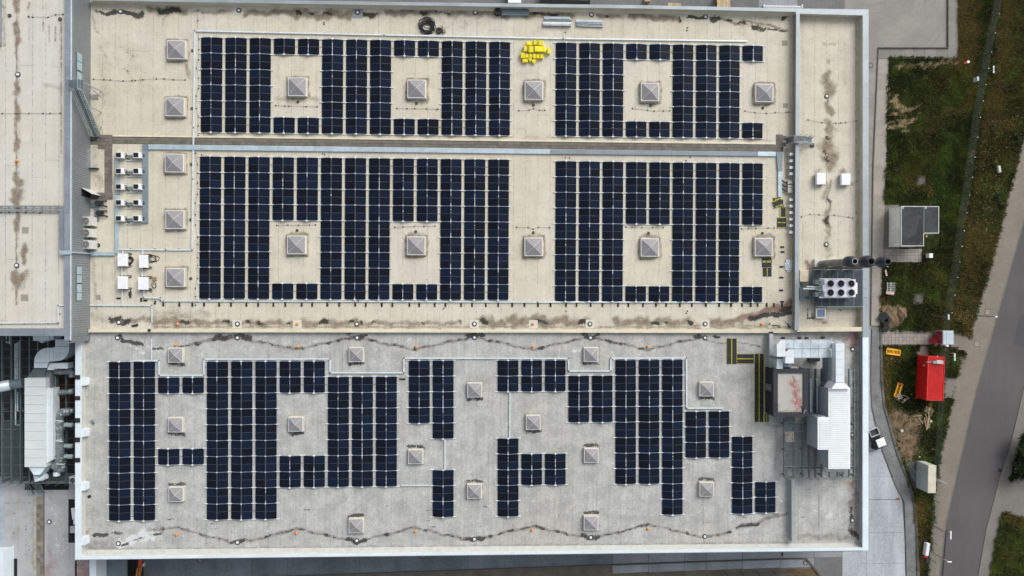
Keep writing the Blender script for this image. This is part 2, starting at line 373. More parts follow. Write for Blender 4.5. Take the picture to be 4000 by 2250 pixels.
kerbtan = MAT('sandy_concrete_slab', (.30,.28,.24), .8, var=.14, sc=.5, obj_var=.08)
kerbgrey = MAT('brownish_concrete_slab', (.21,.20,.18), .8, var=.16, sc=.5, obj_var=.08)  # browner and darker slab colour for the kerb pavement
qs = lerpq([(3430,230),(3412,650)], [(3472,230),(3461,650)], [i/7 for i in range(8)]) + lerpq([(3412,650),(3402,1272)], [(3461,650),(3439,1272)], [i/11 for i in range(12)])
slabs('pavement_strip', '', qs, .06, kerbtan)
qs = lerpq([(3430,189),(3703,189)], [(3430,229),(3703,229)], [i/6 for i in range(7)]) + lerpq([(3703,-120),(3703,229)], [(3744,-120),(3744,229)], [i/7 for i in range(8)])
slabs('kerb_pavement', '', qs, .05, kerbgrey)
MB().prism(pp([(3428,186),(3703,186),(3703,190),(3432,190)]), 0, .22).prism(pp([(3428,186),(3432,190),(3412,650),(3402,1272),(3399,1272),(3408,650)]), 0, .12).prism(pp([(3699,-120),(3703,-120),(3703,186),(3699,186)]), 0, .22).build('kerb', MAT('dirty_kerb', (.11,.10,.09), .9, var=.3, sc=1.5))['kind'] = 'structure'
# gate drive of large square slabs
xs = [3440+i*14.3 for i in range(18)]; ys_ = [1289+i*14.2 for i in range(5)]
qs = [[(a, c), (b_, c), (b_, d), (a, d)] for a, b_ in zip(xs, xs[1:]) for c, d in zip(ys_, ys_[1:])]
slabs('gate_drive', '', qs, .05, pavegate, gap=.035)
flat('drive_bedding', [(3436,1286),(3700,1286),(3700,1352),(3436,1352)], .015, MAT('dark_joint_sand', (.10,.085,.07), .9))
# footpath, road, far pavement
def brickmat(name, c1, c2, ang, w=.22, h=.11, mort=(.13,.115,.10)):
    m, t, b = nodes(name); g = NT(t); p = g.pos(); mp = g.n('Mapping'); g.L(p, mp.inputs['Vector']); mp.inputs['Rotation'].default_value = (0,0,ang)
    br = g.n('TexBrick'); g.L(mp.outputs[0], br.inputs['Vector']); br.inputs['Scale'].default_value = 1.0
    br.inputs['Color1'].default_value = (*c1,1); br.inputs['Color2'].default_value = (*c2,1); br.inputs['Mortar'].default_value = (*mort,1)
    br.inputs['Brick Width'].default_value = w; br.inputs['Row Height'].default_value = h; br.inputs['Mortar Size'].default_value = .018
    n = g.noise(p, .35, 5); n2 = g.noise(p, 2.5, 4)
    c = g.mix(g.ramp(n, .35, .7, 0, .35), br.outputs['Color'], mul(c1, .55)); c = g.mix(g.ramp(n2, .45, .75, 0, .25), c, mul(c1, .5))
    g.L(c, b.inputs['Base Color']); b.inputs['Roughness'].default_value = .85; g.L(g.bump(br.outputs['Fac'], .4, -.01), b.inputs['Normal']); return m
fp_mat = brickmat('block_paved_footpath', (.235,.205,.165), (.27,.24,.195), R(14), .30, .19)
fp2_mat = brickmat('grey_block_paving', (.20,.19,.17), (.235,.22,.195), R(10), .30, .19)
L_edge = [(4100,150),(4000,520),(3969,650),(3880,988),(3812,1230),(3790,1300)]
R_edge = [(4060,640),(4000,850),(3930,1105),(3869,1319),(3811,1526),(3742,1823),(3693,2044),(3666,2250),(3640,2450)]
L_low = [(3770,1372),(3742,1452),(3714,1554),(3672,1780),(3650,1925),(3636,2100),(3624,2250),(3600,2450)]
flat('footpath', L_edge + [(3680,1288),(3680,1352)] + L_low + R_edge[::-1], .05, fp_mat)
road_m, t, b = nodes('old_purple_grey_asphalt'); g = NT(t); p = g.pos(); n0 = g.noise(p, .12, 4); n1 = g.noise(p, 9, 3); n2 = g.noise(g.scale(p, (.9,.12,1)), .8, 4)
c = g.mix(g.ramp(n0, .3, .7), (.092,.087,.090), (.115,.107,.108)); c = g.mix(g.ramp(n2, .4, .7, 0, .25), c, (.075,.07,.072)); c = g.mix(g.ramp(n1, .35, .75, 0, .35), c, (.05,.047,.046))
g.L(c, b.inputs['Base Color']); b.inputs['Roughness'].default_value = .9; g.L(g.bump(n1, .5, .02), b.inputs['Normal'])
RR = [(4200,700),(4090,1240),(4000,1526),(3945,1761),(3907,1871),(3855,2070),(3824,2250),(3790,2450)]
flat('road', R_edge + RR[::-1], .02, road_m)
flat('road_repair_patch', [(3984,1235),(4060,1190),(4040,1362),(3958,1345)], .026, MAT('fresh_dark_asphalt', (.065,.065,.07), .85, var=.15, sc=2), th=.02)
MB().prism(pp([(3695,2070),(3699,2070),(3684,2250),(3679,2250)], .03), .0, .032).build('gutter_line', matblack)['kind'] = 'structure'
RR2 = [(4300,760),(4150,1240),(4060,1500),(4000,1690),(3965,1800),(3935,1900),(3914,1999),(3890,2120),(3866,2250),(3830,2450)]
flat('far_pavement', RR + RR2[::-1], .07, fp2_mat)
flat('side_road', [(3940,1880),(4200,1780),(4200,2110),(4000,2026),(3914,1999)], .075, fp2_mat)
MB().prism(pp(R_edge + [(a+3, b_) for a, b_ in R_edge[::-1]], .05), .0, .075).prism(pp([(a-3, b_) for a, b_ in RR] + RR[::-1], .05), .0, .085).build('road_kerb', MAT('pale_kerb_stone', (.19,.175,.155), .85, var=.15, sc=1))['kind'] = 'structure'
# SE yard: asphalt lane bordered by kerbs, pale slabs west of it
lane_l = [(3404,1285),(3400,1490),(3404,1590),(3440,1745),(3500,1905),(3531,1960),(3536,2100),(3539,2250),(3545,2450)]
lane_r = [(3437,1285),(3440,1490),(3449,1580),(3498,1760),(3560,1925),(3570,1990),(3578,2100),(3582,2250),(3590,2450)]
lane_m = stainmat('patchy_grey_lane_concrete', (.19,.195,.195), (.17,.17,.165), seam=50, seamdark=0, mott=.3, grain=.35, streaky=.3, pale=(.40,.41,.41))
bx0, by1 = P(3390, 1280, 0); bx1, by0 = P(3600, 2460, 0)
lane = MB().prism(pp(lane_l + lane_r[::-1], .03), -.1, .03).build('yard_lane', MAT('grey_lane_asphalt', (.17,.175,.175), .85, var=.3, sc=.5, col2=(.235,.24,.24))); struct(lane)
kk = MB(); 
kk.prism(pp(lane_l + [(a+3, b_) for a, b_ in lane_l[::-1]], .03), 0, .10)
kk.prism(pp(lane_r + [(a+7 + (3 if i % 2 else 0), b_) for i, (a, b_) in enumerate(lane_r[::-1])], .03), 0, .13)
struct(kk.build('lane_kerb', MAT('dark_lane_kerb', (.13,.125,.12), .85, var=.3, sc=1)))
qs = []
ysl = [1285, 1400, 1530, 1640, 1765, 1860, 1950, 2080, 2202, 2330, 2450]
def lane_x(y):
    for (a, b_), (c, d) in zip(lane_l, lane_l[1:]):
        if b_ <= y <= d: return a + (c-a)*(y-b_)/(d-b_)
    return 3545
for ya, yb in zip(ysl, ysl[1:]):
    xa, xb = lane_x(ya)-2, lane_x(yb)-2
    if ya < 2202: qs.append([(3384,ya),(xa,ya),(xb,yb),(3384,yb)])
    else: qs += [[(3384,ya),(3460,ya),(3460,yb),(3384,yb)], [(3460,ya),(xa,ya),(xb,yb),(3460,yb)]]
    if ya >= 2202 or ya == 2080: qs += [[(3290,max(ya,2140)),(3384,max(ya,2140)),(3384,yb),(3290,yb)]]
slabs('yard_slabs', '', qs, .012, slablite, gap=.045)
# S apron: dark blue-grey slabs, then a low wall and planted verge
def lin(a, b_, t): return (a[0]+(b_[0]-a[0])*t, a[1]+(b_[1]-a[1])*t)
qs = []
xsl = list(range(560, 2740, 141)) + [2760, 2900, 3050, 3180, 3290]
botf = lambda x: 2268 - (x-560)*.0355 if x < 3000 else 2268-(3000-560)*.0355-(x-3000)*.02
for a, c in zip(xsl, xsl[1:]): qs.append([(a,2130),(c,2130),(c,botf(c)),(a,botf(a))])
slabs('south_apron', '', [q for q in qs if q[0][0] < 2300], .012, slabdark, gap=.06)
slabs('south_apron', '', [q for q in qs if q[0][0] >= 2300], .012, slabmat, gap=.06)
qs2 = []
for a, c in zip(xsl, xsl[1:]):
    if a > 2300 and c <= 3180: qs2.append([(a,botf(a)+2),(c,botf(c)+2),(c,botf(c)+36),(a,botf(a)+38)])
slabs('retaining_footway', '', qs2, .02, slabmat, gap=.05)
MB().prism(pp([(500,2272),(3000,2183),(3150,2179),(3190,2224),(3214,2262),(3208,2262),(3184,2228),(3146,2183),(3000,2187),(500,2276)]), 0, .16).build('apron_kerb', MAT('dark_apron_kerb', (.10,.10,.10), .9, var=.2))['kind'] = 'structure'
flat('south_verge', [(400,2278),(2300,2213),(3180,2222),(3210,2260),(3300,2450),(300,2450)], .004, MAT('bare_brown_verge', (.11,.095,.075), .9, var=.35, sc=.5, bump=.4))
flat('planted_verge', [(3070,2224),(3182,2221),(3212,2262),(3290,2400),(3100,2400)], .02, MAT('dry_brown_ground', (.11,.075,.035), .95, var=.4, sc=1.5, bump=.8))
flat('slab_pad', [(3290,2140),(3384,2140),(3384,2210),(3300,2210)], .011, slabmat)
# ---------------------------------------------------------------- grass ground east of the building
gsm, t, b = nodes('rough_grass_ground'); g = NT(t); p = g.pos()
at = g.n('Attribute'); at.attribute_name = 'stain'; sp = g.n('SeparateColor'); g.L(at.outputs['Color'], sp.inputs[0])
n0 = g.noise(p, .18, 4); n1 = g.noise(p, 1.1, 6, .65); n2 = g.noise(p, 6, 4, .7)
c = g.mix(g.ramp(n0, .35, .65), (.026,.042,.010), (.050,.052,.015)); c = g.mix(g.ramp(n1, .38, .62, 0, .85), c, (.011,.014,.006)); c = g.mix(g.ramp(n2, .5, .75, 0, .6), c, (.07,.065,.022))
sn = g.math('MULTIPLY', g.math('SUBTRACT', g.math('ADD', g.math('MULTIPLY', n1, .6), g.math('MULTIPLY', n2, .4)), .5), 4.0)
mk = lambda ch: g.math('MULTIPLY', g.ramp(g.math('ADD', sp.outputs[ch], sn), .35, .7), g.ramp(sp.outputs[ch], .03, .2))
c = g.mix(g.math('MULTIPLY', mk(1), .8), c, g.mix(n2, (.075,.055,.02), (.12,.095,.04)))
c = g.mix(mk(0), c, g.mix(g.ramp(n1, .35, .65), (.12,.085,.05), (.20,.15,.095)))
c = g.mix(mk(2), c, g.mix(g.ramp(n2, .35, .65), (.16,.12,.065), (.29,.22,.13)))
g.L(c, b.inputs['Base Color']); b.inputs['Roughness'].default_value = .95; b.inputs['Specular IOR Level'].default_value = .1
g.L(g.bump(g.math('ADD', n1, n2), 1.0, .12), b.inputs['Normal'])
G_A = [(3472,229),(3744,229),(3744,-250),(4300,-250),(4300,0),(4100,150),(4000,520),(3969,650),(3880,988),(3812,1230),(3790,1300),(3795,1315),(3700,1288),(3438,1288),(3461,650)]
G_B = [(3442,1353),(3596,1353),(3596,1380),(3625,1380),(3625,1353),(3700,1353),(3770,1380),(3742,1472),(3728,1474),(3716,1556),(3672,1780),(3650,1925),(3636,2100),(3624,2250),(3600,2450),(3595,2450),(3588,2250),(3584,2100),(3578,1990),(3566,1925),(3506,1760),(3457,1580),(3448,1490)]
G_C = [(3914,1999),(4000,2026),(4300,2150),(4300,2450),(3830,2450),(3866,2250),(3890,2120)]
G_D = [(4000,1690),(4200,1500),(4300,1300),(4300,1760),(3940,1880),(3935,1900),(3965,1800)]
GP = [pp(q, .02) for q in (G_A, G_B, G_C, G_D)]
gx = [a for q in GP for a, _ in q]; gy = [b_ for q in GP for _, b_ in q]
gstrokes = [
 (D_,30,.8,[(3500,260),(3600,255),(3700,245),(3740,240)]), (L_,16,.7,[(3510,262),(3512,275)]), (L_,18,.7,[(3600,255),(3606,270)]), (D_,22,.6,[(3545,250),(3548,262)]), (L_,14,.6,[(3690,240),(3665,250)]),
 (L_,34,.8,[(3505,375),(3495,395),(3510,415)]), (L_,8,.6,[(3472,450),(3520,448)]), (L_,8,.6,[(3560,460),(3610,458)]), (L_,7,.6,[(3480,515),(3560,512)]), (D_,10,.7,[(3470,425),(3600,420)]), (L_,9,.6,[(3640,250),(3652,262)]), (L_,10,.7,[(3470,440),(3560,435),(3600,440)]), (L_,12,.8,[(3520,415),(3560,425),(3590,412)]), (L_,12,.8,[(3475,472),(3540,470),(3575,465)]),
 (L_,30,.95,[(3475,495),(3510,495),(3530,490)]), (L_,12,.8,[(3560,475),(3570,470)]), (L_,8,.7,[(3540,507),(3555,505)]), (D_,60,.5,[(3490,400),(3540,440),(3540,490)]),
 (D_,26,.75,[(3585,702),(3592,712)]), (D_,22,.6,[(3500,655),(3503,662)]), (D_,40,.5,[(3460,600),(3464,700)]),
 (D_,26,.85,[(3588,1165),(3590,1175)]), (D_,20,.5,[(3560,1035),(3640,1030)]),
 (L_,34,1,[(3462,1205),(3480,1225),(3500,1260)]), (L_,38,1,[(3515,1205),(3528,1225),(3520,1240)]), (D_,70,.95,[(3480,1225),(3500,1240),(3480,1270)]),
 (M_,60,1,[(3780,20),(3790,120),(3780,190)]), (M_,80,1,[(3765,-20),(3770,225)]), (M_,30,.5,[(3770,260),(3800,300),(3790,380)]), (M_,50,.5,[(3620,500),(3700,450),(3780,420)]),
 (M_,60,.75,[(3930,0),(3915,250),(3890,400)]), (M_,36,.6,[(3870,330),(3840,600),(3790,900),(3740,1230)]), (M_,50,.8,[(3880,480),(3930,480)]), (M_,40,.8,[(3725,1215),(3790,1240),(3780,1290)]), (M_,40,.55,[(3830,870),(3790,1050)]), (M_,150,.42,[(3960,0),(3940,300),(3890,620),(3830,900),(3760,1180)]), (M_,90,.35,[(3760,20),(3800,300)]), (M_,120,.22,[(3560,640),(3680,300)]),
 (M_,40,.5,[(3560,720),(3620,740)]), (M_,30,.6,[(3440,1180),(3460,1240)]), (M_,20,.9,[(3870,1150),(3800,1180)]), (D_,30,.6,[(3800,590),(3790,640)]),
 (D_,150,1,[(3530,1690),(3545,1730)]), (D_,110,1,[(3500,1640),(3560,1650),(3545,1760)]), (L_,50,.55,[(3520,1630),(3600,1640)]), (L_,26,.6,[(3545,1690),(3560,1790)]), (D_,60,.8,[(3480,1640),(3510,1700),(3545,1770)]),
 (M_,24,.9,[(3458,1380),(3456,1480),(3465,1560)]), (M_,40,.6,[(3460,1400),(3500,1390)]), (D_,26,.9,[(3635,1590),(3630,1575)]), (M_,24,.9,[(3583,1960),(3590,2100),(3594,2250)]), (M_,30,.6,[(3610,1970),(3600,2230)]),
 (M_,50,.7,[(3470,1600),(3500,1625)]), (D_,20,.9,[(3672,1352),(3760,1400),(3745,1470)]),
 (D_,60,.5,[(3450,300),(3466,420)]), (M_,40,.7,[(3930,2010),(3990,2035)]),
]
grass = None
def _unused_grass_cut():
    o = sheet('grass_ground', (min(gx), min(gy), max(gx), max(gy)), .02, .33, gstrokes, gsm)
    me = o.data; n = len(me.vertices); co = np.empty(n*3); me.vertices.foreach_get('co', co); co = co.reshape(-1, 3) + np.array(o.location)
    S = np.empty(n*4, np.float32); me.color_attributes['stain'].data.foreach_get('color', S); return o, co, S.reshape(-1, 4)
# the grass sheet is cut to the outlines of the planted areas
def cut_sheet(o, polys):
    me = o.data; nf = len(me.polygons); F = np.empty(nf*4, np.int32); me.loops.foreach_get('vertex_index', F); F = F.reshape(-1, 4)
    n = len(me.vertices); co = np.empty(n*3, np.float32); me.vertices.foreach_get('co', co); co = co.reshape(-1, 3)
    S = np.empty(n*4, np.float32); me.color_attributes['stain'].data.foreach_get('color', S); S = S.reshape(-1, 4)
    c = co[F].mean(1); X = c[:, 0]+o.location[0]; Y = c[:, 1]+o.location[1]
    k = np.zeros(nf, bool)
    for q in polys: k |= pin(X, Y, q)
    F = F[k]; used = np.unique(F); mp = -np.ones(n, np.int32); mp[used] = np.arange(len(used)); F = mp[F]; co = co[used]; S = S[used]
    m2 = bpy.data.meshes.new(me.name); m2.vertices.add(len(co)); m2.loops.add(F.size); m2.polygons.add(len(F))
    m2.vertices.foreach_set('co', co.ravel()); m2.loops.foreach_set('vertex_index', F.ravel()); m2.polygons.foreach_set('loop_start', np.arange(0, F.size, 4)); m2.polygons.foreach_set('loop_total', np.full(len(F), 4))
    m2.update(); a = m2.color_attributes.new('stain', 'FLOAT_COLOR', 'POINT'); a.data.foreach_set('color', S.ravel()); m2.materials.append(me.materials[0])
    o.data = m2; return co + np.array(o.location), S
grass = sheet('grass_ground', (min(gx), min(gy), max(gx), max(gy)), .02, .33, gstrokes, gsm)
gco, gS = cut_sheet(grass, GP)
# tufts: blades of grass standing on it, one uncountable mass
tm, t, b = nodes('grass_blades'); g = NT(t); at = g.n('Attribute'); at.attribute_name = 'tint'; g.L(at.outputs['Color'], b.inputs['Base Color']); b.inputs['Roughness'].default_value = .8; b.inputs['Specular IOR Level'].default_value = .15
EXCL = [[(3448,796),(3672,796),(3672,975),(3440,975)],[(3440,970),(3602,970),(3602,1026),(3440,1026)],[(3618,985),(3640,985),(3640,1012),(3618,1012)],[(3688,1475),(3738,1475),(3716,1556),(3684,1556)],[(3577,1374),(3577,1388),(3628,1388),(3627,1353),(3594,1353)],[(3540,1806),(3594,1800),(3594,1912),(3572,1912),(3552,1868)],[(3582,692),(3612,692),(3612,720),(3582,720)],[(3572,1150),(3602,1150),(3602,1182),(3572,1182)],
  [(3445,1205),(3495,1195),(3540,1205),(3540,1250),(3505,1275),(3450,1275)],[(3472,1358),(3512,1362),(3510,1392),(3470,1388)]]
#
def tufts(name, co, S, ntuft, size):
    vis = np.ones(len(co), bool)
    X, Y = co[:, 0], co[:, 1]
    lim = P(4150, 1125, 0)[0]; ylo, yhi = P(3600, 2330, 0)[1], P(3600, -90, 0)[1]
    vis &= (X < lim) & (Y > ylo) & (Y < yhi)
    pr = np.clip(1.15 - S[:, 0]*1.3 - S[:, 2]*1.4, .02, 1)*vis; pr /= pr.sum()
    i = rng.choice(len(co), ntuft, p=pr); bx = co[i, 0]+rng.uniform(-.17, .17, ntuft); by = co[i, 1]+rng.uniform(-.17, .17, ntuft); br = S[i, 1]
    keep = np.ones(ntuft, bool)
    for q in EXCL: keep &= ~pin(bx, by, pp(q, 0))
    bx, by, br = bx[keep], by[keep], br[keep]; ntuft = len(bx)
    nb = 5; N = ntuft*nb
    a = rng.uniform(0, 2*np.pi, N); bxx = np.repeat(bx, nb)+rng.normal(0, .06, N); byy = np.repeat(by, nb)+rng.normal(0, .06, N)
    # slow variation of height and colour over the field
    fld = .5+.5*np.sin(bxx*.35+np.sin(byy*.21)*2)*np.cos(byy*.27+np.sin(bxx*.13)*2); f2 = .5+.5*np.sin(bxx*1.3+2*np.sin(byy*.8))*np.sin(byy*1.1+1.3)
    h = size*rng.uniform(.4, 1.1, N)*(.6+.7*fld); ln = h*rng.uniform(.5, 1.3, N); wd = .022+.03*rng.random(N)
    ca, sa = np.cos(a), np.sin(a); V = np.zeros((N, 3, 3), np.float32)
    V[:, 0] = np.stack([bxx-sa*wd, byy+ca*wd, np.full(N, .02)], 1); V[:, 1] = np.stack([bxx+sa*wd, byy-ca*wd, np.full(N, .02)], 1); V[:, 2] = np.stack([bxx+ca*ln, byy+sa*ln, .02+h], 1)
    me = bpy.data.meshes.new(name); me.vertices.add(N*3); me.loops.add(N*3); me.polygons.add(N)
    off = V.reshape(-1, 3).mean(0); off[2] = 0
    me.vertices.foreach_set('co', (V.reshape(-1, 3)-off).ravel()); me.loops.foreach_set('vertex_index', np.arange(N*3)); me.polygons.foreach_set('loop_start', np.arange(0, N*3, 3)); me.polygons.foreach_set('loop_total', np.full(N, 3)); me.update()
    def vn(sc, seed):
        r = np.random.default_rng(seed).random((256, 256)); u, v = (bxx+300)/sc, (byy+300)/sc; i, j = np.floor(u).astype(int), np.floor(v).astype(int); fu, fv = u-i, v-j; fu = fu*fu*(3-2*fu); fv = fv*fv*(3-2*fv)
        q = lambda a, b_: r[(i+a) % 256, (j+b_) % 256]
        return (q(0,0)*(1-fu)+q(1,0)*fu)*(1-fv)+(q(0,1)*(1-fu)+q(1,1)*fu)*fv
    v1, v3, v8 = vn(.9, 1), vn(2.7, 2), vn(8.5, 3)
    g1 = np.array([.034,.066,.012]); g2 = np.array([.062,.082,.014]); dry = np.array([.17,.115,.040]); dk = np.array([.014,.026,.008])
    bb = np.repeat(br, nb)
    c = g1*(1-fld[:, None])+g2*fld[:, None]; c = c*(1-.6*f2[:, None])+dk*.6*f2[:, None]; f3 = .5+.5*np.sin(bxx*.11+1.7*np.sin(byy*.09+1))*np.cos(byy*.15+.6*np.sin(bxx*.4)); dryf = (rng.random(N) < (.03+.12*f3**2+.6*bb))[:, None]; ol = np.clip((v8*.6+v3*.5+bb*.9-.82)*2.6, 0, 1)[:, None]; c = c*(1-ol)+np.array([.082,.078,.014])*ol; dkf = np.clip((.52-v3*.6-v1*.35)*4, 0, .8)[:, None]; c = c*(1-dkf)+np.array([.012,.022,.006])*dkf; brt = np.clip((v3*.4+v1*.6-.58)*4, 0, .7)[:, None]; c = c*(1-brt)+np.array([.075,.13,.02])*brt*(1-ol)+np.array([.12,.11,.025])*brt*ol
    c = np.where(dryf, dry, c)*rng.uniform(.6, 1.5, (N, 1))
    A = np.ones((N, 3, 4), np.float32); A[:, :, :3] = c[:, None, :]
    at = me.color_attributes.new('tint', 'FLOAT_COLOR', 'POINT'); at.data.foreach_set('color', A.ravel()); me.materials.append(tm)
    o = link(name, me, None, tuple(off)); tag(o, 'rough dark grass and dry stalks on the verges beside the road', 'grass'); o['kind'] = 'stuff'
tufts('grass', gco, gS, 62000, .34)
# ---------------------------------------------------------------- roofs
ROOF = 9.0
n_st = [ # north + middle cream roof
 (M_,11,1,[(418,52),(450,46),(500,50),(560,58)]), (M_,20,1,[(540,55),(552,60)]), (M_,16,1,[(622,40),(660,44),(690,40)]), (D_,34,.9,[(590,40),(640,40),(720,44)]), (D_,18,.5,[(720,44),(900,46)]), (M_,10,.7,[(378,45),(400,52)]),
 (D_,18,.7,[(790,48),(830,46),(880,46)]), (D_,24,.95,[(960,52),(1050,50),(1140,48)]), (D_,38,1,[(1140,48),(1180,55),(1230,60),(1360,58)]), (M_,14,.9,[(1160,47),(1175,50)]), (M_,9,.8,[(1210,52),(1225,56)]), (M_,9,.8,[(1262,50),(1290,55)]), (M_,14,1,[(1415,52),(1440,58),(1465,56)]),
 (D_,28,.9,[(1400,55),(1470,58)]), (D_,30,.85,[(1510,50),(1600,46),(1700,50)]), (M_,14,.8,[(1650,50),(1662,50)]), (D_,40,.7,[(1760,50),(1850,52),(1980,55)]), (D_,60,.3,[(1700,90),(1800,100),(1900,90)]), (M_,7,.7,[(1700,47),(1760,50)]), (D_,34,.9,[(2060,52),(2150,58),(2230,58)]), (M_,8,.8,[(2080,52),(2180,58)]),
 (D_,20,.8,[(2310,58),(2420,68)]), (M_,6,.8,[(2365,62),(2380,66)]), (D_,26,.95,[(2460,60),(2540,66),(2620,76)]), (D_,20,.9,[(2590,70),(2640,70),(2655,80)]), (M_,8,.9,[(2652,66),(2658,80)]), (M_,8,1,[(2690,66),(2725,72),(2745,68)]), (M_,15,1,[(2778,78),(2805,74)]),
 (D_,12,.9,[(2810,72),(2850,82),(2900,98)]), (M_,9,1,[(2840,75),(2852,80)]), (M_,10,.95,[(2885,88),(2912,92)]), (M_,18,1,[(2948,105),(2958,108)]), (M_,14,1,[(2972,110),(2985,114)]), (M_,6,.9,[(3000,116),(3070,120)]), (D_,10,.9,[(2900,80),(2980,94),(3078,120)]), (D_,26,.5,[(2880,90),(3000,112)]), (M_,10,1,[(3052,74),(3062,70)]), (M_,4,.9,[(3060,70),(3090,56)]),
 (D_,5,.5,[(2935,72),(3000,72)]), (D_,10,.7,[(362,60),(372,120),(385,128)]), (D_,50,.22,[(440,210),(480,250),(520,330)]), (D_,60,.28,[(400,190),(420,340)]), (D_,18,.6,[(730,250),(736,300)]), (D_,12,.4,[(640,60),(636,130)]),
 # bottom band of the middle roof
 (D_,26,.8,[(480,1255),(560,1250),(700,1250)]), (M_,20,.8,[(430,1250),(475,1256),(500,1250)]), (M_,10,.7,[(530,1273),(540,1270)]), (M_,12,.9,[(700,1255),(740,1258)]), (D_,26,.85,[(600,1258),(900,1262),(1140,1262)]), (M_,7,.8,[(870,1258),(895,1256)]), (M_,12,.9,[(968,1260),(975,1262)]), (M_,9,.8,[(1014,1260),(1024,1262)]), (M_,8,.8,[(1112,1260),(1128,1262)]), (M_,14,1,[(1258,1260),(1270,1260)]), (M_,10,.9,[(1365,1256),(1375,1258)]), (D_,30,.8,[(1140,1262),(1400,1262)]),
 (D_,22,.7,[(1400,1262),(1800,1264)]), (M_,9,.9,[(1412,1255),(1416,1266)]), (M_,8,.8,[(1460,1256),(1466,1262)]), (M_,7,.8,[(1553,1256),(1558,1262)]), (M_,7,.8,[(1650,1256),(1656,1264)]), (M_,8,.8,[(1796,1258),(1802,1262)]), (D_,40,.9,[(1870,1256),(1960,1262)]), (M_,14,.9,[(1886,1256),(1900,1264)]), (D_,44,.95,[(1990,1255),(2080,1252),(2150,1262)]), (M_,8,.8,[(2095,1250),(2140,1262)]), (M_,18,1,[(2274,1258),(2282,1262)]), (D_,38,.9,[(2100,1250),(2300,1262)]), (D_,38,.85,[(2400,1260),(2560,1258),(2700,1262)]), (M_,12,.95,[(2545,1258),(2565,1268)]), (M_,8,.9,[(2600,1262),(2604,1260)]), (M_,12,1,[(2695,1260),(2704,1262)]), (D_,30,.8,[(2770,1262),(2900,1255)]),
 (D_,26,1,[(2800,1262),(2880,1250),(2960,1225),(3040,1205),(3095,1178)]), (R_,40,.5,[(2900,1245),(3000,1215),(3095,1185)]), (D_,40,.9,[(2960,1235),(3090,1190)]), (M_,12,1,[(2925,1243),(3000,1232),(3090,1222)]), (M_,14,.9,[(3055,1210),(3095,1200)]), (M_,5,.9,[(3005,1266),(3050,1276)]), (M_,4,.8,[(3058,1252),(3090,1280)]), (D_,12,.6,[(2700,1272),(3000,1270)]), (D_,10,.7,[(600,1278),(3090,1280)]),
 (D_,60,.25,[(2040,290),(2100,300)]), (M_,90,.22,[(470,200),(500,330)]), (D_,70,.32,[(400,180),(410,330),(440,400)]), (D_,50,.3,[(500,180),(560,300),(540,380)]), (M_,60,.16,[(400,210),(420,360)]), (D_,46,.30,[(610,1266),(3000,1270)]), (D_,80,.22,[(1620,80),(1950,90)]), (D_,18,.7,[(1920,1100)]), (D_,24,.5,[(1080,385),(1160,395),(1240,385)]), (D_,22,.6,[(1600,397),(1660,397)]),
 (D_,16,.4,[(2050,540),(2140,535)]), (D_,16,.35,[(2100,540),(3020,548)]), (D_,16,.3,[(800,526),(2000,536)]), (D_,20,.35,[(360,520),(375,640),(372,740)]), (D_,26,.4,[(360,640),(400,720),(380,760)]),
 (D_,14,.5,[(430,640),(445,740)]), (D_,18,.45,[(360,1000),(380,1250)]), (D_,34,.4,[(360,1240),(560,1246)]), (D_,44,.5,[(600,1225),(800,1230)]),
]
def speckle(X, Y, S):
    pass
xw0, xe0 = P(349,700)[0], P(3107,700)[0]; yn0 = P(2000,18)[1]; ys0 = P(2000,1297)[1]
# skylight surrounds collect dirt on the lower edge
SKY_BIG = [(692,196),(687,419),(684,638),(686,858),(688.5,1084),(1163,341),(1628,349),(2085,355.5),(2538,361),(2983,364.7),(1160,957),(1626,960.5),(2084,964.7),(2537,967),(2981,965.5)]
SKY_SML = [(688.5,1387),(688.5,1658.7),(690,1929.5),(1157,1656),(1392.5,1385),(1392,2052),(1854,1523),(1624,1783),(1853,1917.7),(2082.6,1649.5),(2308,1384.6),(2309,1778),(2308,2041),(2758.7,1519),(2758.7,1910)]
for x, y in SKY_BIG:
    n_st += [(D_,11,.8,[(x-40,y-40),(x+42,y-40),(x+42,y+42),(x-38,y+44),(x-40,y-40)])]
    if x > 1100: n_st += [(D_,16,.6,[(x-22,y+(46 if y < 500 else -46)),(x+26,y+(46 if y < 500 else -46))])]
sheet('north_roof', (xw0, ys0, xe0, yn0), ROOF, .21, n_st, roof_cream)
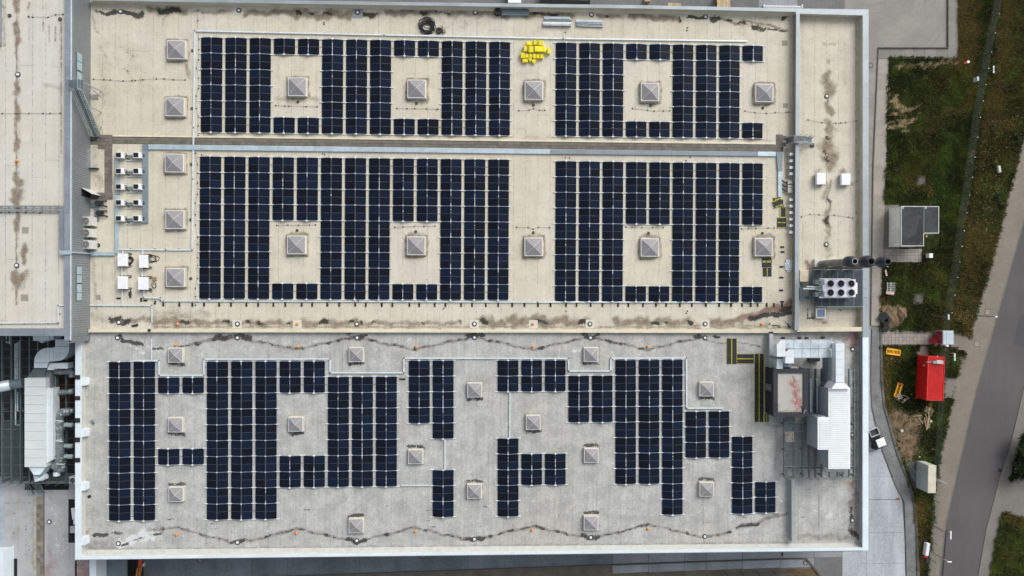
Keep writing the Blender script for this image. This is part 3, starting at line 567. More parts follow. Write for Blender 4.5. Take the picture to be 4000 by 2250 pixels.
s_st = [
 (M_,9,1,[(455,1316),(470,1308),(480,1322)]), (M_,9,1,[(475,1330),(530,1342),(560,1346)]), (M_,8,.7,[(600,1362),(640,1366)]), (L_,20,.6,[(560,1340),(620,1370),(660,1370)]), (L_,16,.5,[(500,1350),(560,1378)]),
 (M_,16,1,[(845,1320),(885,1316)]), (M_,16,1,[(948,1317),(975,1318)]), (D_,14,.9,[(760,1340),(850,1322),(890,1318)]), (M_,12,.8,[(765,1340),(772,1340)]),
 (L_,50,.8,[(470,2125),(560,2095),(600,2078)]), (M_,8,.9,[(480,2128),(500,2124)]), (M_,5,.8,[(520,2112),(560,2102)]), (M_,10,.7,[(590,2088),(625,2082)]), (D_,16,.7,[(575,2072),(640,2060)]), (M_,12,.9,[(375,2090),(412,2086)]), (M_,12,.6,[(440,2085),(480,2085)]), (D_,60,.5,[(350,2120),(430,2130)]), (D_,20,.7,[(345,2140),(500,2148)]),
 (R_,18,.9,[(344,2078),(344,2090)]), (D_,14,.9,[(342,2080)]), (D_,14,.8,[(340,1880)]), (R_,10,.7,[(340,1880)]),
 (D_,18,.9,[(2880,2062),(2960,2040),(3040,2012)]), (M_,10,.7,[(2880,2062),(2960,2044)]), (D_,14,.8,[(3040,2012),(3085,2005)]), (R_,12,.6,[(2900,2055),(2960,2042)]),
 (M_,10,.8,[(2710,1312),(2735,1312)]), (D_,8,.8,[(2755,1330),(2840,1345),(2880,1352)]), (M_,9,.9,[(2790,1312),(2810,1318)]), (D_,6,.8,[(2885,1335),(2970,1355)]), (M_,6,.6,[(2955,1352),(2968,1354)]),
 (D_,14,.5,[(340,2148),(3090,2120)]), (D_,26,.3,[(330,1310),(3000,1308)]),
]
top = [(690,1362),(800,1334),(926,1318),(1030,1340),(1161,1366),(1290,1336),(1394,1318),(1500,1342),(1624,1366),(1740,1338),(1853,1317),(1960,1340),(2082,1367),(2200,1338),(2307,1317),(2420,1342),(2531,1367),(2640,1338),(2755,1316)]
bot = [(600,2070),(700,2062),(800,2092),(926,2122),(1040,2098),(1157,2064),(1270,2090),(1393,2118),(1500,2090),(1620,2060),(1730,2088),(1853,2112),(1970,2080),(2079,2056),(2190,2080),(2308,2104),(2420,2078),(2532,2048),(2640,2074),(2755,2100),(2850,2078)]
for L in (top, bot):
    for i, (a, c) in enumerate(zip(L, L[1:])):
        s_st.append((D_, 13, .8, [a, c])); s_st.append((M_, 7, .42, [a, c]))
        for k in range(7):
            if random.random() < .62:
                t0 = random.random(); t1 = t0+random.uniform(.02, .09)
                s_st.append((M_, random.uniform(4, 8.5), random.uniform(.5, .9), [lin(a, c, t0), lin(a, c, t1)]))
    for i, (a, c) in enumerate(L):
        if abs(a-926) < 3 or abs(a-1393) < 3 or abs(a-1853) < 3 or abs(a-2308) < 4: s_st.append((M_, 15, .75, [(a-30, c-8), (a, c-2), (a+30, c-8)]))
for x, y in SKY_SML: s_st.append((M_, 11, .75, [(x-26, y+(-37 if y > 1700 else 37)), (x+28, y+(-37 if y > 1700 else 37))])); s_st.append((D_, 8, .5, [(x-33,y-33),(x+33,y-33),(x+33,y+33),(x-33,y+33),(x-33,y-33)]))
for k in range(26): 
    x, y = random.uniform(400, 2900), random.uniform(1960, 2070); s_st.append((M_, random.uniform(2, 5), .5, [(x,y),(x+random.uniform(12,50),y-1)]))
for k in range(90):
    x, y = random.uniform(350, 2980), random.uniform(1320, 2130); s_st.append((L_, random.uniform(4, 14), random.uniform(.25,.6), [(x,y),(x+random.uniform(-16,16),y+random.uniform(-6,6))]))
for k in range(26):
    x, y = random.uniform(700, 2700), random.uniform(1312, 1400); s_st.append((L_, random.uniform(8, 26), random.uniform(.25,.5), [(x,y),(x+random.uniform(-30,30),y+random.uniform(-6,6))]))
for k in range(60):
    x, y = random.uniform(350, 3050), random.uniform(1960, 2130); s_st.append((D_, random.uniform(2, 5), random.uniform(.3,.6), [(x,y),(x+random.uniform(-2,2),y+random.uniform(10,60))]))
sheet('south_roof', (P(318,1700)[0], P(2000,2150)[1], P(3095,1700)[0], ys0-.02), ROOF, .21, s_st, roof_grey)
e_st = [(D_,40,.85,[(3228,295),(3232,340),(3240,345)]), (D_,46,.95,[(3240,330),(3236,360)]), (D_,12,.9,[(3232,375),(3235,400)]), (D_,30,.85,[(3235,410),(3245,440)]), (D_,26,.8,[(3225,470),(3240,480),(3235,520)]), (D_,30,.7,[(3250,500),(3240,540)]), (D_,60,.9,[(3225,560),(3245,600),(3245,640)]), (M_,12,.8,[(3228,540),(3232,545)]), (M_,14,.6,[(3225,590),(3230,640)]), (R_,26,.35,[(3225,560),(3240,650)]), (D_,40,.85,[(3220,620),(3245,655)]),
 (D_,10,.8,[(3245,700),(3238,750),(3228,790)]), (D_,22,.6,[(3230,720),(3222,770)]), (M_,6,.9,[(3236,780),(3242,790)]), (D_,14,.8,[(3245,790),(3235,830),(3240,900)]), (M_,12,1,[(3231,850),(3233,868)]), (D_,30,.75,[(3228,830),(3232,880)]), (D_,30,.6,[(3232,900),(3236,1000)]), (R_,10,.7,[(3235,1000),(3240,1020)]), (R_,22,.8,[(3150,1030),(3160,1050)]), (D_,22,.8,[(3150,1028),(3160,1052)]),
 (D_,14,.6,[(3215,170),(3260,172)]), (D_,16,.6,[(3240,235),(3238,245)]), (D_,30,.25,[(3140,120),(3140,520)]), (D_,40,.3,[(3300,180),(3300,330)]), (D_,26,.6,[(3195,672),(3195,720),(3230,716)]), (D_,26,.6,[(3290,672),(3290,720),(3330,716)]), (D_,60,.25,[(3140,1250),(3330,1262)]), (R_,12,.6,[(3195,1255),(3225,1255)]), (D_,12,.7,[(3195,1257),(3225,1256)]),
 (M_,4,.8,[(3154,1205),(3154,1245),(3178,1245),(3168,1215)]), (M_,7,.7,[(3282,1212),(3290,1208)]), (D_,12,.5,[(3345,80),(3348,1260)]), (D_,40,.3,[(3335,1180),(3340,1270)])]
sheet('east_strip_roof', (P(3120,700)[0], ys0, P(3356,700)[0], P(3240,55)[1]), ROOF, .2, e_st, roof_cream)
se_st = [(R_,40,1,[(3330,1310),(3333,1345)]), (D_,18,.9,[(3333,1310),(3332,1400),(3335,1500)]), (D_,30,.6,[(3340,1315),(3342,2100)]), (M_,8,.8,[(3334,1560),(3336,1590)]), (M_,8,.7,[(3326,1650),(3330,1665)]), (R_,14,.8,[(3324,1690),(3325,1720)]), (M_,7,.7,[(3334,1760),(3336,1800)]), (R_,22,.8,[(3320,1880),(3325,1925)]), (R_,16,.6,[(3328,1925),(3330,1960)]), (D_,22,.8,[(3330,1560),(3335,1900)]), (D_,20,.9,[(3322,1960),(3325,2080)]), (M_,18,.95,[(3330,2075),(3350,2100)]), (M_,10,.8,[(3325,1985),(3322,2020)]), (D_,30,.6,[(3120,2095),(3320,2100)]), (L_,60,.35,[(3200,2000),(3280,2010)]), (D_,3,.8,[(3198,1914),(3198,2060)]), (D_,3,.7,[(3150,1914),(3242,1914)]), (M_,5,.7,[(3124,2018),(3142,2020)]), (D_,30,.6,[(3190,1315),(3330,1318)]), (R_,20,.5,[(3290,1310),(3340,1312)])]
sheet('south_east_roof', (P(3085,1700)[0]+.3, P(2000,2146)[1], P(3356,1700)[0], ys0-.02), ROOF+.004, .2, se_st, roof_grey)
XW = P(353,700)[0]; ZW = zof(353, 275.5, 700)      # top of the tall west building
w_st = []
for (x, y, h, wd) in [(67,20,60,26),(67,128,70,26),(64,200,80,10),(64,345,60,22),(62,395,60,8),(66,440,60,24),(62,520,90,10),(66,570,50,20),(66,700,50,26),(66,770,80,40),(84,712,30,30),(68,850,70,16),(66,880,60,20),(95,990,80,20),(66,1095,70,40),(85,1085,50,40),(62,1160,60,8)]:
    w_st.append((D_, wd, 1.0, [(x,y-h*.5+wd*.4),(x+random.uniform(-3,3),y+h*.5-wd*.4)]))
w_st += [(D_,10,.8,[(66,0),(64,1120)]), (D_,16,.5,[(14,0),(14,180)]), (D_,12,.6,[(112,10),(114,40)]), (D_,8,.5,[(115,60),(116,180)]), (D_,4,.7,[(166,0),(168,120)]), (D_,4,.7,[(192,100),(192,160)]), (D_,4,.8,[(215,100),(215,160)]), (D_,5,.9,[(241,80),(240,230)]), (D_,5,.7,[(238,240),(238,600)]), (D_,14,.4,[(220,130),(232,138)]), (D_,12,.3,[(0,1250),(240,1262)]), (D_,20,.4,[(170,330),(235,345)])]
ZWR = ZW-.5
sheet('west_roof', (P(-500,700,ZWR)[0], P(100,1292,ZWR)[1], P(254,700,ZWR)[0], P(100,-300,ZWR)[1]), ZWR, .24, w_st, roof_west)
ZL = 5.0
l_st = [(R_,50,.7,[(195,2215),(190,2240)]), (R_,14,.8,[(195,2150),(192,2170)]), (D_,12,.6,[(190,2090),(190,2140)]), (D_,20,.7,[(130,1960),(132,2230)]), (L_,10,.6,[(136,1980),(134,2240)]), (D_,26,.5,[(195,1925),(200,1945)]), (L_,60,.4,[(220,1990),(240,2150)]), (D_,30,.4,[(70,1950),(60,2100)]), (D_,6,.6,[(20,1965),(140,1966)]), (D_,40,.35,[(230,2010),(230,2100)])]
for k in range(60): x, y = random.choice([56,78,100,112]), random.uniform(1960, 2240); l_st.append((M_, 3, .7, [(x,y)]))
sheet('low_west_roof', (P(-400,2000,ZL)[0], P(100,2500,ZL)[1], P(300,2000,ZL)[0], P(100,1880,ZL)[1]), ZL, .22, l_st, roof_low)
# ---------------------------------------------------------------- building bodies and parapets (prisms with their coping)
bodymat = MAT('grey_facade_panel', (.33,.35,.36), .55, var=.08, sc=.4)
XE = P(3393,1100,10)[0]; YN = P(3393,37,10)[1]; YS = P(3393,2150,10)[1]; XSW = P(293,1800,10)[0]
def body(name, label, x0, y0, x1, y1, z): tag(MB().box(x0, y0, 0, x1, y1, z).build(name, bodymat), label, 'building')
mainb = thing('factory_building', 'large flat-roofed factory hall under the solar panels with grey coping round its roof', 'building', ((XSW+XE)/2, 0, 0))
MB().box(XSW+.05, YS+.05, 0, XE-.05, YN-.6, ROOF-.05).build('wall', bodymat, mainb)
westb = thing('tall_building', 'taller building along the left edge with ribbed blue-grey wall facing the solar roof', 'building', (XW-20, 0, 0))
YWS = P(100,1310,ZW)[1]
MB().box(XW-75, YWS+.05, 0, XW-.15, 70, ZWR-.05).build('wall', bodymat, westb)
lowb = thing('low_annexe', 'low flat-roofed annexe with a brown tile path at the bottom left', 'building', (P(150,2100,ZL)[0], P(150,2100,ZL)[1], 0))
MB().box(P(-400,2000,ZL)[0], P(100,2500,ZL)[1], 0, XSW-.05, P(100,1880,ZL)[1], ZL-.05).build('wall', bodymat, lowb)
# coping helper: wall prism in px at top height, parapet cap slightly proud
def parapet(parent, name, pts_out, pts_in, ztop, zbot, wallm, capm, cuts=0):
    po = [P(a, b_, ztop) for a, b_ in pts_out]; pi = [P(a, b_, ztop) for a, b_ in pts_in]
    sh = lambda q, r, k: [(a[0]+(c[0]-a[0])*k, a[1]+(c[1]-a[1])*k) for a, c in zip(q, r)]
    o1, i1 = sh(po, pi, .08), sh(po, pi, .92)
    MB().prism(o1 + i1[::-1], zbot, ztop-.06).build('parapet_wall', wallm, parent)
    # coping in lengths, with open joints
    for k in range(len(po)-1):
        L = math.dist(po[k], po[k+1]); n = max(1, int(round(L/3.0)))
        mlist = MB()
        for j in range(n):
            e = .006/ (L/n)
            a0, a1 = (j+e)/n, (j+1-e)/n
            f = lambda q, t: (q[k][0]+(q[k+1][0]-q[k][0])*t, q[k][1]+(q[k+1][1]-q[k][1])*t)
            o = MB().prism([f(po,a0), f(po,a1), f(pi,a1), f(pi,a0)], ztop-.06, ztop+random.uniform(0,.006)).build('coping', capm, parent)
capgrey = MAT('grey_metal_coping_lengths', (.33,.375,.40), .45, metal=.25, var=.10, sc=.35, bump=.05, obj_var=.05)
ninner = lambda x: 2+(x-350)*.0160 if x > 3100 else np.interp(x, [-500,350,700,1500,2500,3109], [-6,2,8,20,33,46.5])
xs = [300,700,1520]
parapet(mainb, 'n', [(x, ninner(x)-13) for x in (352,1520,2500,3109)], [(x, ninner(x)) for x in (352,1520,2500,3109)], 10, 8.9, cream, capgrey)
parapet(mainb, 'ne', [(3109,33),(3393,37)], [(3109,53),(3370,60)], 10, 8.9, cream, capgrey)
parapet(mainb, 'e', [(3393,37),(3393,700),(3393,1318)], [(3370,60),(3370,700),(3370,1318)], 10, 8.9, cream, capgrey)
parapet(mainb, 'e2', [(3393,1318),(3392,2150)], [(3370,1318),(3369.5,2139)], 10, 8.9, MAT('grey_inner_upstand', (.34,.37,.38), .6, var=.1), capwhite)
parapet(mainb, 's', [(3392,2150),(2000,2166),(293,2186)], [(3369.5,2139),(2000,2154),(318,2174)], 10, 8.9, MAT('pale_inner_upstand', (.55,.56,.53), .6, var=.08), capwhite)
parapet(mainb, 'sw', [(293,2186),(294,1328)], [(318,2174),(318,1328)], 10, 8.9, MAT('dull_pale_upstand', (.50,.50,.46), .6, var=.12), capwhite)  # west upstand slightly duller than the south one
parapet(mainb, 'mid', [(3110,53),(3107,700),(3105,1290)], [(3124,53),(3122,700),(3121,1290)], 10, 8.9, MAT('dull_brown_upstand', (.24,.225,.19), .7, var=.2, sc=.8), capgrey)  # dividing wall in a darker brown than the other upstands
parapet(mainb, 'mid2', [(3092,1868),(3093,2118)], [(3106,1868),(3107,2118)], 9.9, 8.9, MAT('grey_dividing_upstand', (.30,.34,.35), .7, var=.1), MAT('dull_grey_coping', (.33,.345,.34), .6, var=.1))
parapet(mainb, 'mid3', [(3006,1304),(3006,1437)], [(3020,1304),(3020,1437)], 9.9, 8.9, MAT('grey_short_upstand', (.28,.30,.31), .7, var=.1), MAT('pale_grey_coping', (.42,.45,.46), .6, var=.1))
# low cream kerb wall between the cream and the grey roof
capc = MAT('cream_coping_lengths', (.66,.60,.45), .6, var=.10, sc=.6, bump=.05, obj_var=.04)
parapet(mainb, 'kerb', [(336,1286),(2000,1286.5),(3110,1287)], [(336,1298),(2000,1299),(3110,1301)], 9.45, 8.9, cream, capc)
parapet(mainb, 'kerb2', [(3112,1279),(3370,1277)], [(3112,1296),(3370,1294)], 9.9, 8.9, cream, capc)
# slanted cream upstand at the foot of the north and south parapets
up = MB(); Y1 = 0
for (a, c, za, zb, n) in (([(352,8),(3107,52)], [(352,17),(3107,64)], 9.35, 9.01, 0),):
    q0 = [P(*a[0], za), P(*a[1], za)]; q1 = [P(*c[0], zb), P(*c[1], zb)]
    up.add([(*q0[0], za), (*q0[1], za), (*q1[1], zb), (*q1[0], zb)], [(0,1,2,3)])
    up.add([(*q0[0], za), (*q0[1], za), (q0[1][0], q0[1][1]+.4, za), (q0[0][0], q0[0][1]+.4, za)], [(0,1,2,3)])
up.build('upstand', cream, mainb)
us = MB(); q = [(3366,2132,9.3),(320,2166,9.3)]; q1 = [(3362,2121,9.01),(322,2148,9.01)]
A = [P3(*k) for k in q]; B = [P3(*k) for k in q1]; us.add([A[0],A[1],B[1],B[0]], [(0,1,2,3)]); us.add([A[0],A[1],(A[1][0],A[1][1]-.7,9.3),(A[0][0],A[0][1]-.7,9.3)], [(0,1,2,3)])
us.build('upstand', MAT('pale_grey_upstand', (.43,.44,.41), .7, var=.12), mainb)
# west cap blocks on the south hall
for y0, y1 in ((1476,1506),(1677,1706),(1886,1916),(2099,2130)):
    a = P(318,y0,9.9); c = P(333,y1,9.9); MB().box(a[0],a[1],9.0,c[0],c[1],9.93).build('buttress_cap', capwhite, mainb)
for y0, y1 in ((1465,1482),(1547,1563),(1633,1651),(1709,1727),(1789,1806)):  # black plates stand in for the dark square notches in the coping
    a = P(294,y0,10.02); c = P(313,y1,10.02); tag(MB().box(a[0],a[1],10.0,c[0],c[1],10.08).cbox((a[0]+c[0])/2,(a[1]+c[1])/2,10.08,.3,.3,.03).build('black_plate', black), 'black notch plate on the white coping, %s from the top beside the big duct unit' % ORD[[1465,1547,1633,1709,1789].index(y0)], 'black plate', 'black notch plates on the white coping')
# ---------------------------------------------------------------- west building: ribbed wall, coping, windows, door
rib = MB(); ytop, ybot = 68.0, P(350,1330,9)[1]; ys_w = []
y = ybot; prof = []
while y < ytop:
    prof += [(y, 0), (y+.12, 0), (y+.14, .035), (y+.26, .035)]; y += .28
n = len(prof); vv = [(XW+.0+d, yy, 8.95) for yy, d in prof] + [(XW+.0+d, yy, ZW-.05) for yy, d in prof]
rib.add(vv, [(i, i+n, i+1+n, i+1)[::-1] for i in range(n-1)]); rib.build('ribbed_cladding', bluegrey, westb)
MB().box(XW-.6, ybot, 5, XW-.01, ybot+.1, ZW-.06).build('cladding_return', bluegrey, westb)
x0 = P(252,700,ZW)[0]; x1 = P(276.5,700,ZW)[0]
capw = MAT('weathered_blue_grey_coping', (.25,.285,.325), .5, metal=.2, var=.12, sc=.3, bump=.04, obj_var=.06)
n = 34; yb0 = P(100,1330,ZW)[1]; yt0 = 68
for j in range(n):
    a = yb0+(yt0-yb0)*j/n; c = yb0+(yt0-yb0)*(j+1)/n; MB().box(x0, a+.01, ZWR, x1, c-.01, ZW).build('coping', capw, westb)
MB().box(x1-.03, yb0, ZW-.1, x1+.03, yt0, ZW+.03).build('coping_edge', galvlight, westb)
y0, y1 = P(100,1283,ZW)[1], P(100,1312,ZW)[1]; xa = P(-400,1300,ZW)[0]; n = 8
for j in range(n): MB().box(xa+(x0-xa)*j/n+.01, y1, ZWR, xa+(x0-xa)*(j+1)/n-.01, y0, ZW).build('coping', capw, westb)
MB().box(xa, y1+.02, 4.5, x0, y1+.12, ZWR-.1).build('south_wall', MAT('dark_south_wall', (.10,.11,.12), .6), westb)
MB().box(P(0,90,ZWR)[0]-3, P(0,180,ZWR)[1], ZWR, P(8,90,ZWR)[0], 70, ZWR+.5).build('roof_upstand', capw, westb)
def wallpt(py, h):      # a point on the west wall plane at height h seen at photo row py
    k = (CAMZ-h)/90; return P(300, py, 9)[1]*k
def wwin(ya, yb, z0, z1, npan):
    YA, YB = wallpt(ya, (z0+z1)/2), wallpt(yb, (z0+z1)/2)
    zc = (z0+z1)/2
    f = MB().box(XW+.03, YB, z0, XW+.10, YA, z1).build('window', steelblue, westb)
    for i in range(npan):
        a = YB+(YA-YB)*i/npan; c = YB+(YA-YB)*(i+1)/npan
        MB().box(XW+.09, a+.05, z0+.07, XW+.125, c-.05, z1-.07).build('pane', winglass, f)
zW0, zW1 = zof(353, 317, 700)-0.0, zof(353, 296, 700)
wwin(206, 277, zW0, zW1, 2); wwin(281, 345, zW0, zW1, 2); wwin(1040, 1106, zW0, zW1, 2); wwin(1109, 1175, zW0, zW1, 2)
# door opening with the leaf swung out
ya, yb = P(330,738,9.9)[1], P(330,770,9.9)[1]
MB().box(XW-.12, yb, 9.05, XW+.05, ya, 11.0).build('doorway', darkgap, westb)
dr = MB().bar((XW+.05, ya, 10.0), (XW+1.35, ya-.75, 10.0), .06, 1.95).build('door', offwhite, westb)
MB().cbox(XW+1.2, ya-.72, 10.0, .12, .06, .04).build('handle', galv, dr)
# ---------------------------------------------------------------- distant backing for the pit between the buildings
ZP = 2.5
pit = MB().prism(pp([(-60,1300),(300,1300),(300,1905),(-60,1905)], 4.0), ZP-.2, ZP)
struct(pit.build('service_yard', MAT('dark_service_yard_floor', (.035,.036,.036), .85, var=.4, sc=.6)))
# ---------------------------------------------------------------- solar arrays
PIT, HW, RG, ANG = 1.0, 1.33, .052, R(10)           # panel pitch along the row, half width, half ridge gap, tilt
SLP = (HW-RG)/math.cos(ANG)
def panel_mesh():
    b = MB(); f = .010; L, W, T = SLP, .972, .035
    b.box(-L/2, -W/2, -T, L/2, W/2, -.003, 0)
    b.add([(-L/2+f,-W/2+f,0),(L/2-f,-W/2+f,0),(L/2-f,W/2-f,0),(-L/2+f,W/2-f,0)], [(0,1,2,3)], 1)
    for x0, y0, x1, y1 in ((-L/2,-W/2,L/2,-W/2+f),(-L/2,W/2-f,L/2,W/2),(-L/2,-W/2+f,-L/2+f,W/2-f),(L/2-f,-W/2+f,L/2,W/2-f)): b.box(x0,y0,-.003,x1,y1,.003,0)
    return b.mesh('solar_panel', [frame, solar])
PM = panel_mesh(); zlo, zhi = .09, .09+(HW-RG)*math.tan(ANG); zmid = (zlo+zhi)/2
_rc = {}
def rail_mesh(el, er, end):
    k = (el, er, end)
    if k in _rc: return _rc[k]
    b = MB(); wd = .036
    for s in (-1, 1): b.bar((s*HW, 0, zlo-.01), (s*RG, 0, zhi-.01), wd, .03, 0)
    if not end:
        pass
    for s, e in ((-1, el), (1, er)):
        x0, x1 = s*(HW-.14), s*(HW+e); b.box(min(x0,x1), -.042, .0, max(x0,x1), .042, .115, 1)
    b.box(-.17, -.05, zhi-.02, .17, .05, zhi+.025, 1) if end else (b.box(-.05, -.075, zhi-.02, .05, .075, zhi+.03, 1), b.box(-.16, -.03, zhi-.02, .16, .03, zhi+.012, 0))
    if end: b.box(-.04,-.12,.05,.04,.12,zhi+.02,1)
    _rc[k] = b.mesh('mounting_rail', [alu, foot]); return _rc[k]
_cc = {}
def chan_mesh(v, cut):
    k = (v, cut)
    if k in _cc: return _cc[k]
    rg = random.Random(v*7+cut); b = MB(); b.box(-.06, -1.0, .02, .06, 1.0, zhi-.05, 0); b.box(-.062,-.98,zhi-.05,-.036,.98,zhi-.02,1) if False else b.box(.030,-.96,zhi-.05,.042,.96,zhi-.022,1)
    if cut:
        y = -.95
        while y < .9:
            l = rg.uniform(.08, .5)
            if rg.random() < .42: b.box(-.03, y, zhi-.06, .03, min(.95, y+l), zhi-.03, 2)
            y += l+rg.uniform(.05, .35)
    _cc[k] = b.mesh('ridge_channel', [chan, alu, foot]); return _cc[k]
gapm = MB().box(-SLP/2+.01, -.012, -.012, SLP/2-.01, .012, .001, 0).mesh('joint_strip', [MAT('dull_joint_strip', (.13,.14,.16), .5, metal=.3, var=.05, bump=0)])
cabm = MB().tube([(HW-.02,0,.06),(HW+.2,.02,.03),(HW+.40,0,.06)], .018, 5, 0).mesh('cable', [black])
def array_col(cx, cy, n, rz, label, left, right, group, bright):
    """one double row: n pairs of panels deep (2 m each), top edge at cy"""
    t = thing('solar_array', label, 'solar array', (cx, cy, ROOF), group, rz)
    for k in range(2*n):
        y = -(k+.5)*PIT + (.006 if k % 2 else -.006)
        link('solar_panel', PM, t, (-(HW+RG)/2, y, zmid), (0, -ANG, 0))
        link('solar_panel', PM, t, ((HW+RG)/2, y, zmid), (0, ANG, 0))
        if k % 2 == 0:
            link('joint_strip', gapm, t, (-(HW+RG)/2, -(k+1)*PIT, zmid), (0, -ANG, 0)); link('joint_strip', gapm, t, ((HW+RG)/2, -(k+1)*PIT, zmid), (0, ANG, 0))
    for k in range(n+1):
        L, R_ = left(k), right(k)
        link('mounting_rail', rail_mesh(.18 if L else .30, .18 if R_ else .30, k in (0, n)), t, (0, -2*k*PIT + (.02 if k == 0 else -.02 if k == n else 0), 0))
    for k in range(n): link('ridge_channel', chan_mesh(random.randrange(8), 1 if random.random() < bright else 0), t, (0, -(2*k+1)*PIT, 0))
    for k in (0, n-1):
        if right(k) and random.random() < .6: link('cable', cabm, t, (0, -(2*k+1)*PIT, 0))
    return t
PX = 3.035
BL = []   # (block key, i, segments[(start pairs, n)], anchor)
def block(anchor, rz, cols, where, side, nright=0):
    """anchor px = top-left corner of first column; cols = list of lists of (start in panels, number of pairs)"""
    ax, ay = P(*anchor, ROOF+.1); c, s = math.cos(rz), math.sin(rz)
    for i, segs in enumerate(cols):
        for j, (st, n) in enumerate(segs):
            def nb(d):
                def q(k, st=st):
                    ii = i+d
                    if ii < 0 or ii >= len(cols): return False
                    y = st+2*k
                    return any(abs(s2-y) % 2 < .1 and s2-.1 <= y <= s2+2*n2+.1 for s2, n2 in cols[ii])
                return q
            lx, ly = i*PX+HW, -st*PIT
            X, Y = ax+c*lx-s*ly, ay+s*lx+c*ly
            pxn = 2000+X/M1-90
            bright = .25+.75*math.exp(-((i*PX+ax+2)/14)**2) if n > 2 else .9
            size = {1:'four-panel', 2:'eight-panel', 3:'twelve-panel', 4:'sixteen-panel', 5:'twenty-panel', 6:'twenty-four-panel', 7:'twenty-eight-panel', 8:'thirty-two-panel', 9:'thirty-six-panel', 10:'forty-panel'}[n]
            pos = '' if len(segs) == 1 else (', upper block' if j == 0 else ', lower block')
            lab = f"{size} solar array, {ORD[i]} column {where}{pos}"
            array_col(X, Y, n, rz, lab, nb(-1), nb(1), 'solar arrays ' + side, bright)
F6, T6 = [(0,6)], [(0,1),(10,1)]
F9, T9 = [(0,9)], [(0,4),(16,1)]
block((785.5,146), R(-.14), [F6,F6,F6,T6,T6,F6,F6,F6,T6,T6,F6,F6,F6], 'of the upper left field', 'of the upper left field')
block((2171.5,167), R(-.16), [F6,F6,F6,T6,T6,F6,F6,F6,T6], 'of the upper right field', 'of the upper right field')
block((781,611), R(-.16), [F9,F9,F9,T9,T9,F9,F9,F9,T9,T9,F9,F9,F9], 'of the middle left field', 'of the middle left field')
block((2171,629.5), R(-.20), [F9,F9,F9,T9,T9,F9,F9,F9,T9], 'of the middle right field', 'of the middle right field')
g = 'of the grey roof, left part'
block((425.8,1413), R(.10), [[(0,10)],[(0,10)],[(2,1),(11,1)],[(2,1),(11,1)],[(0,10)],[(0,10)],[(0,10)],[(0,2),(12,2)],[(0,2),(12,2)],[(2,7)],[(2,7)],[(2,7)]], g, g)
block((1597,1408), R(.12), [[(0,4)],[(0,5),(14,3)]], 'of the grey roof beside its centre', 'of the grey roof beside its centre')
g = 'of the grey roof, right part'
block((1944,1407.5), R(.12), [[(0,2),(10,5)],[(0,2),(12,2)],[(0,2),(12,2)],[(2,3)],[(2,3)],[(0,8)],[(0,8)],[(0,10)]], g, g)
block((2678.3,1606.8), R(.15), [[(0,3)],[(0,3)],[(3.3,5)],[(9.2,2)]], 'of the stepped group near the dark plant room', 'near the dark plant room')
# ---------------------------------------------------------------- skylights
def skylight(px, py, size, label, group, ht=.5):
    x, y = P(px, py, ROOF+ht*.6); S = size*M1
    t = thing('skylight', label, 'skylight', (x, y, ROOF), group); h = S/2
    b = MB().frust([(-h*1.05,-h*1.05),(h*1.05,-h*1.05),(h*1.05,h*1.05),(-h*1.05,h*1.05)], 0, [(-h*.97,-h*.97),(h*.97,-h*.97),(h*.97,h*.97),(-h*.97,h*.97)], ht)
    link('curb', b.mesh('curb', cream), t)
    b = MB(); q = h*.985; r = h*.925
    for s in (-1, 1): b.box(-q, s*q, ht+.001, q, s*r, ht+.05); b.box(s*q, -r, ht+.001, s*r, r, ht+.05)
    link('rim', b.mesh('rim', whitep), t)
    ap = S*.20; z = ht+.05
    cs = [(-r,-r),(r,-r),(r,r),(-r,r)]
    for i in range(4):
        a, c = cs[i], cs[(i+1) % 4]; b = MB(); n = 14 if size > 60 else 9
        # each face is a ribbed slope: strips running from the eave to the hips
        A = Vector((*a, z)); C = Vector((*c, z)); O = Vector((0,0,z+ap)); nn = (C-A).cross(O-A).normalized()
        for j in range(n):
            u0, u1 = j/n, (j+.80)/n; um = (j+.9)/n
            v0 = lambda u: A.lerp(C, u)
            v1 = lambda u: (A.lerp(O, 2*u) if u <= .5 else C.lerp(O, 2*(1-u)))
            b.add([v0(u0)+nn*.012, v0(u1)+nn*.012, v1(u1)+nn*.012, v1(u0)+nn*.012], [(0,1,2,3)]); b.add([v0(u1), v0((j+1)/n), v1((j+1)/n), v1(u1)], [(0,1,2,3)])
            b.add([v0(u1)+nn*.012, v0(u1), v1(u1), v1(u1)+nn*.012], [(0,1,2,3)])
        link('glazing_panel', b.mesh('glazing_panel', lidgrey), t)
    b = MB()
    for a in cs: b.bar((*a, z+.01), (0, 0, z+ap+.015), .022, .02)
    link('hip_cap', b.mesh('hip_cap', whitep), t)
    return t
tk = ['below the top left corner','under the first one on the far left','beside the small grey condensers','left of the grey cable duct, third below','next to the four white inverter cabinets']
SB = ['at the top left of the cream roof','second from the top along the far left','third from the top, beside the small condensers','fourth from the top along the far left','lowest of the far left column, beside the white cabinets',
 'in the left opening of the upper left solar field','in the right opening of the upper left solar field','below the yellow packages between the upper fields','in the opening of the upper right solar field','at the right end of the upper right solar field',
 'in the left opening of the middle left solar field','in the right opening of the middle left solar field','in the gap between the two middle solar fields','in the opening of the middle right solar field','right of the middle right field above the rubber mats']
for (x, y), l in zip(SKY_BIG, SB): skylight(x, y, 71, 'large grey pyramid skylight ' + l, 'large pyramid skylights on the cream roof')
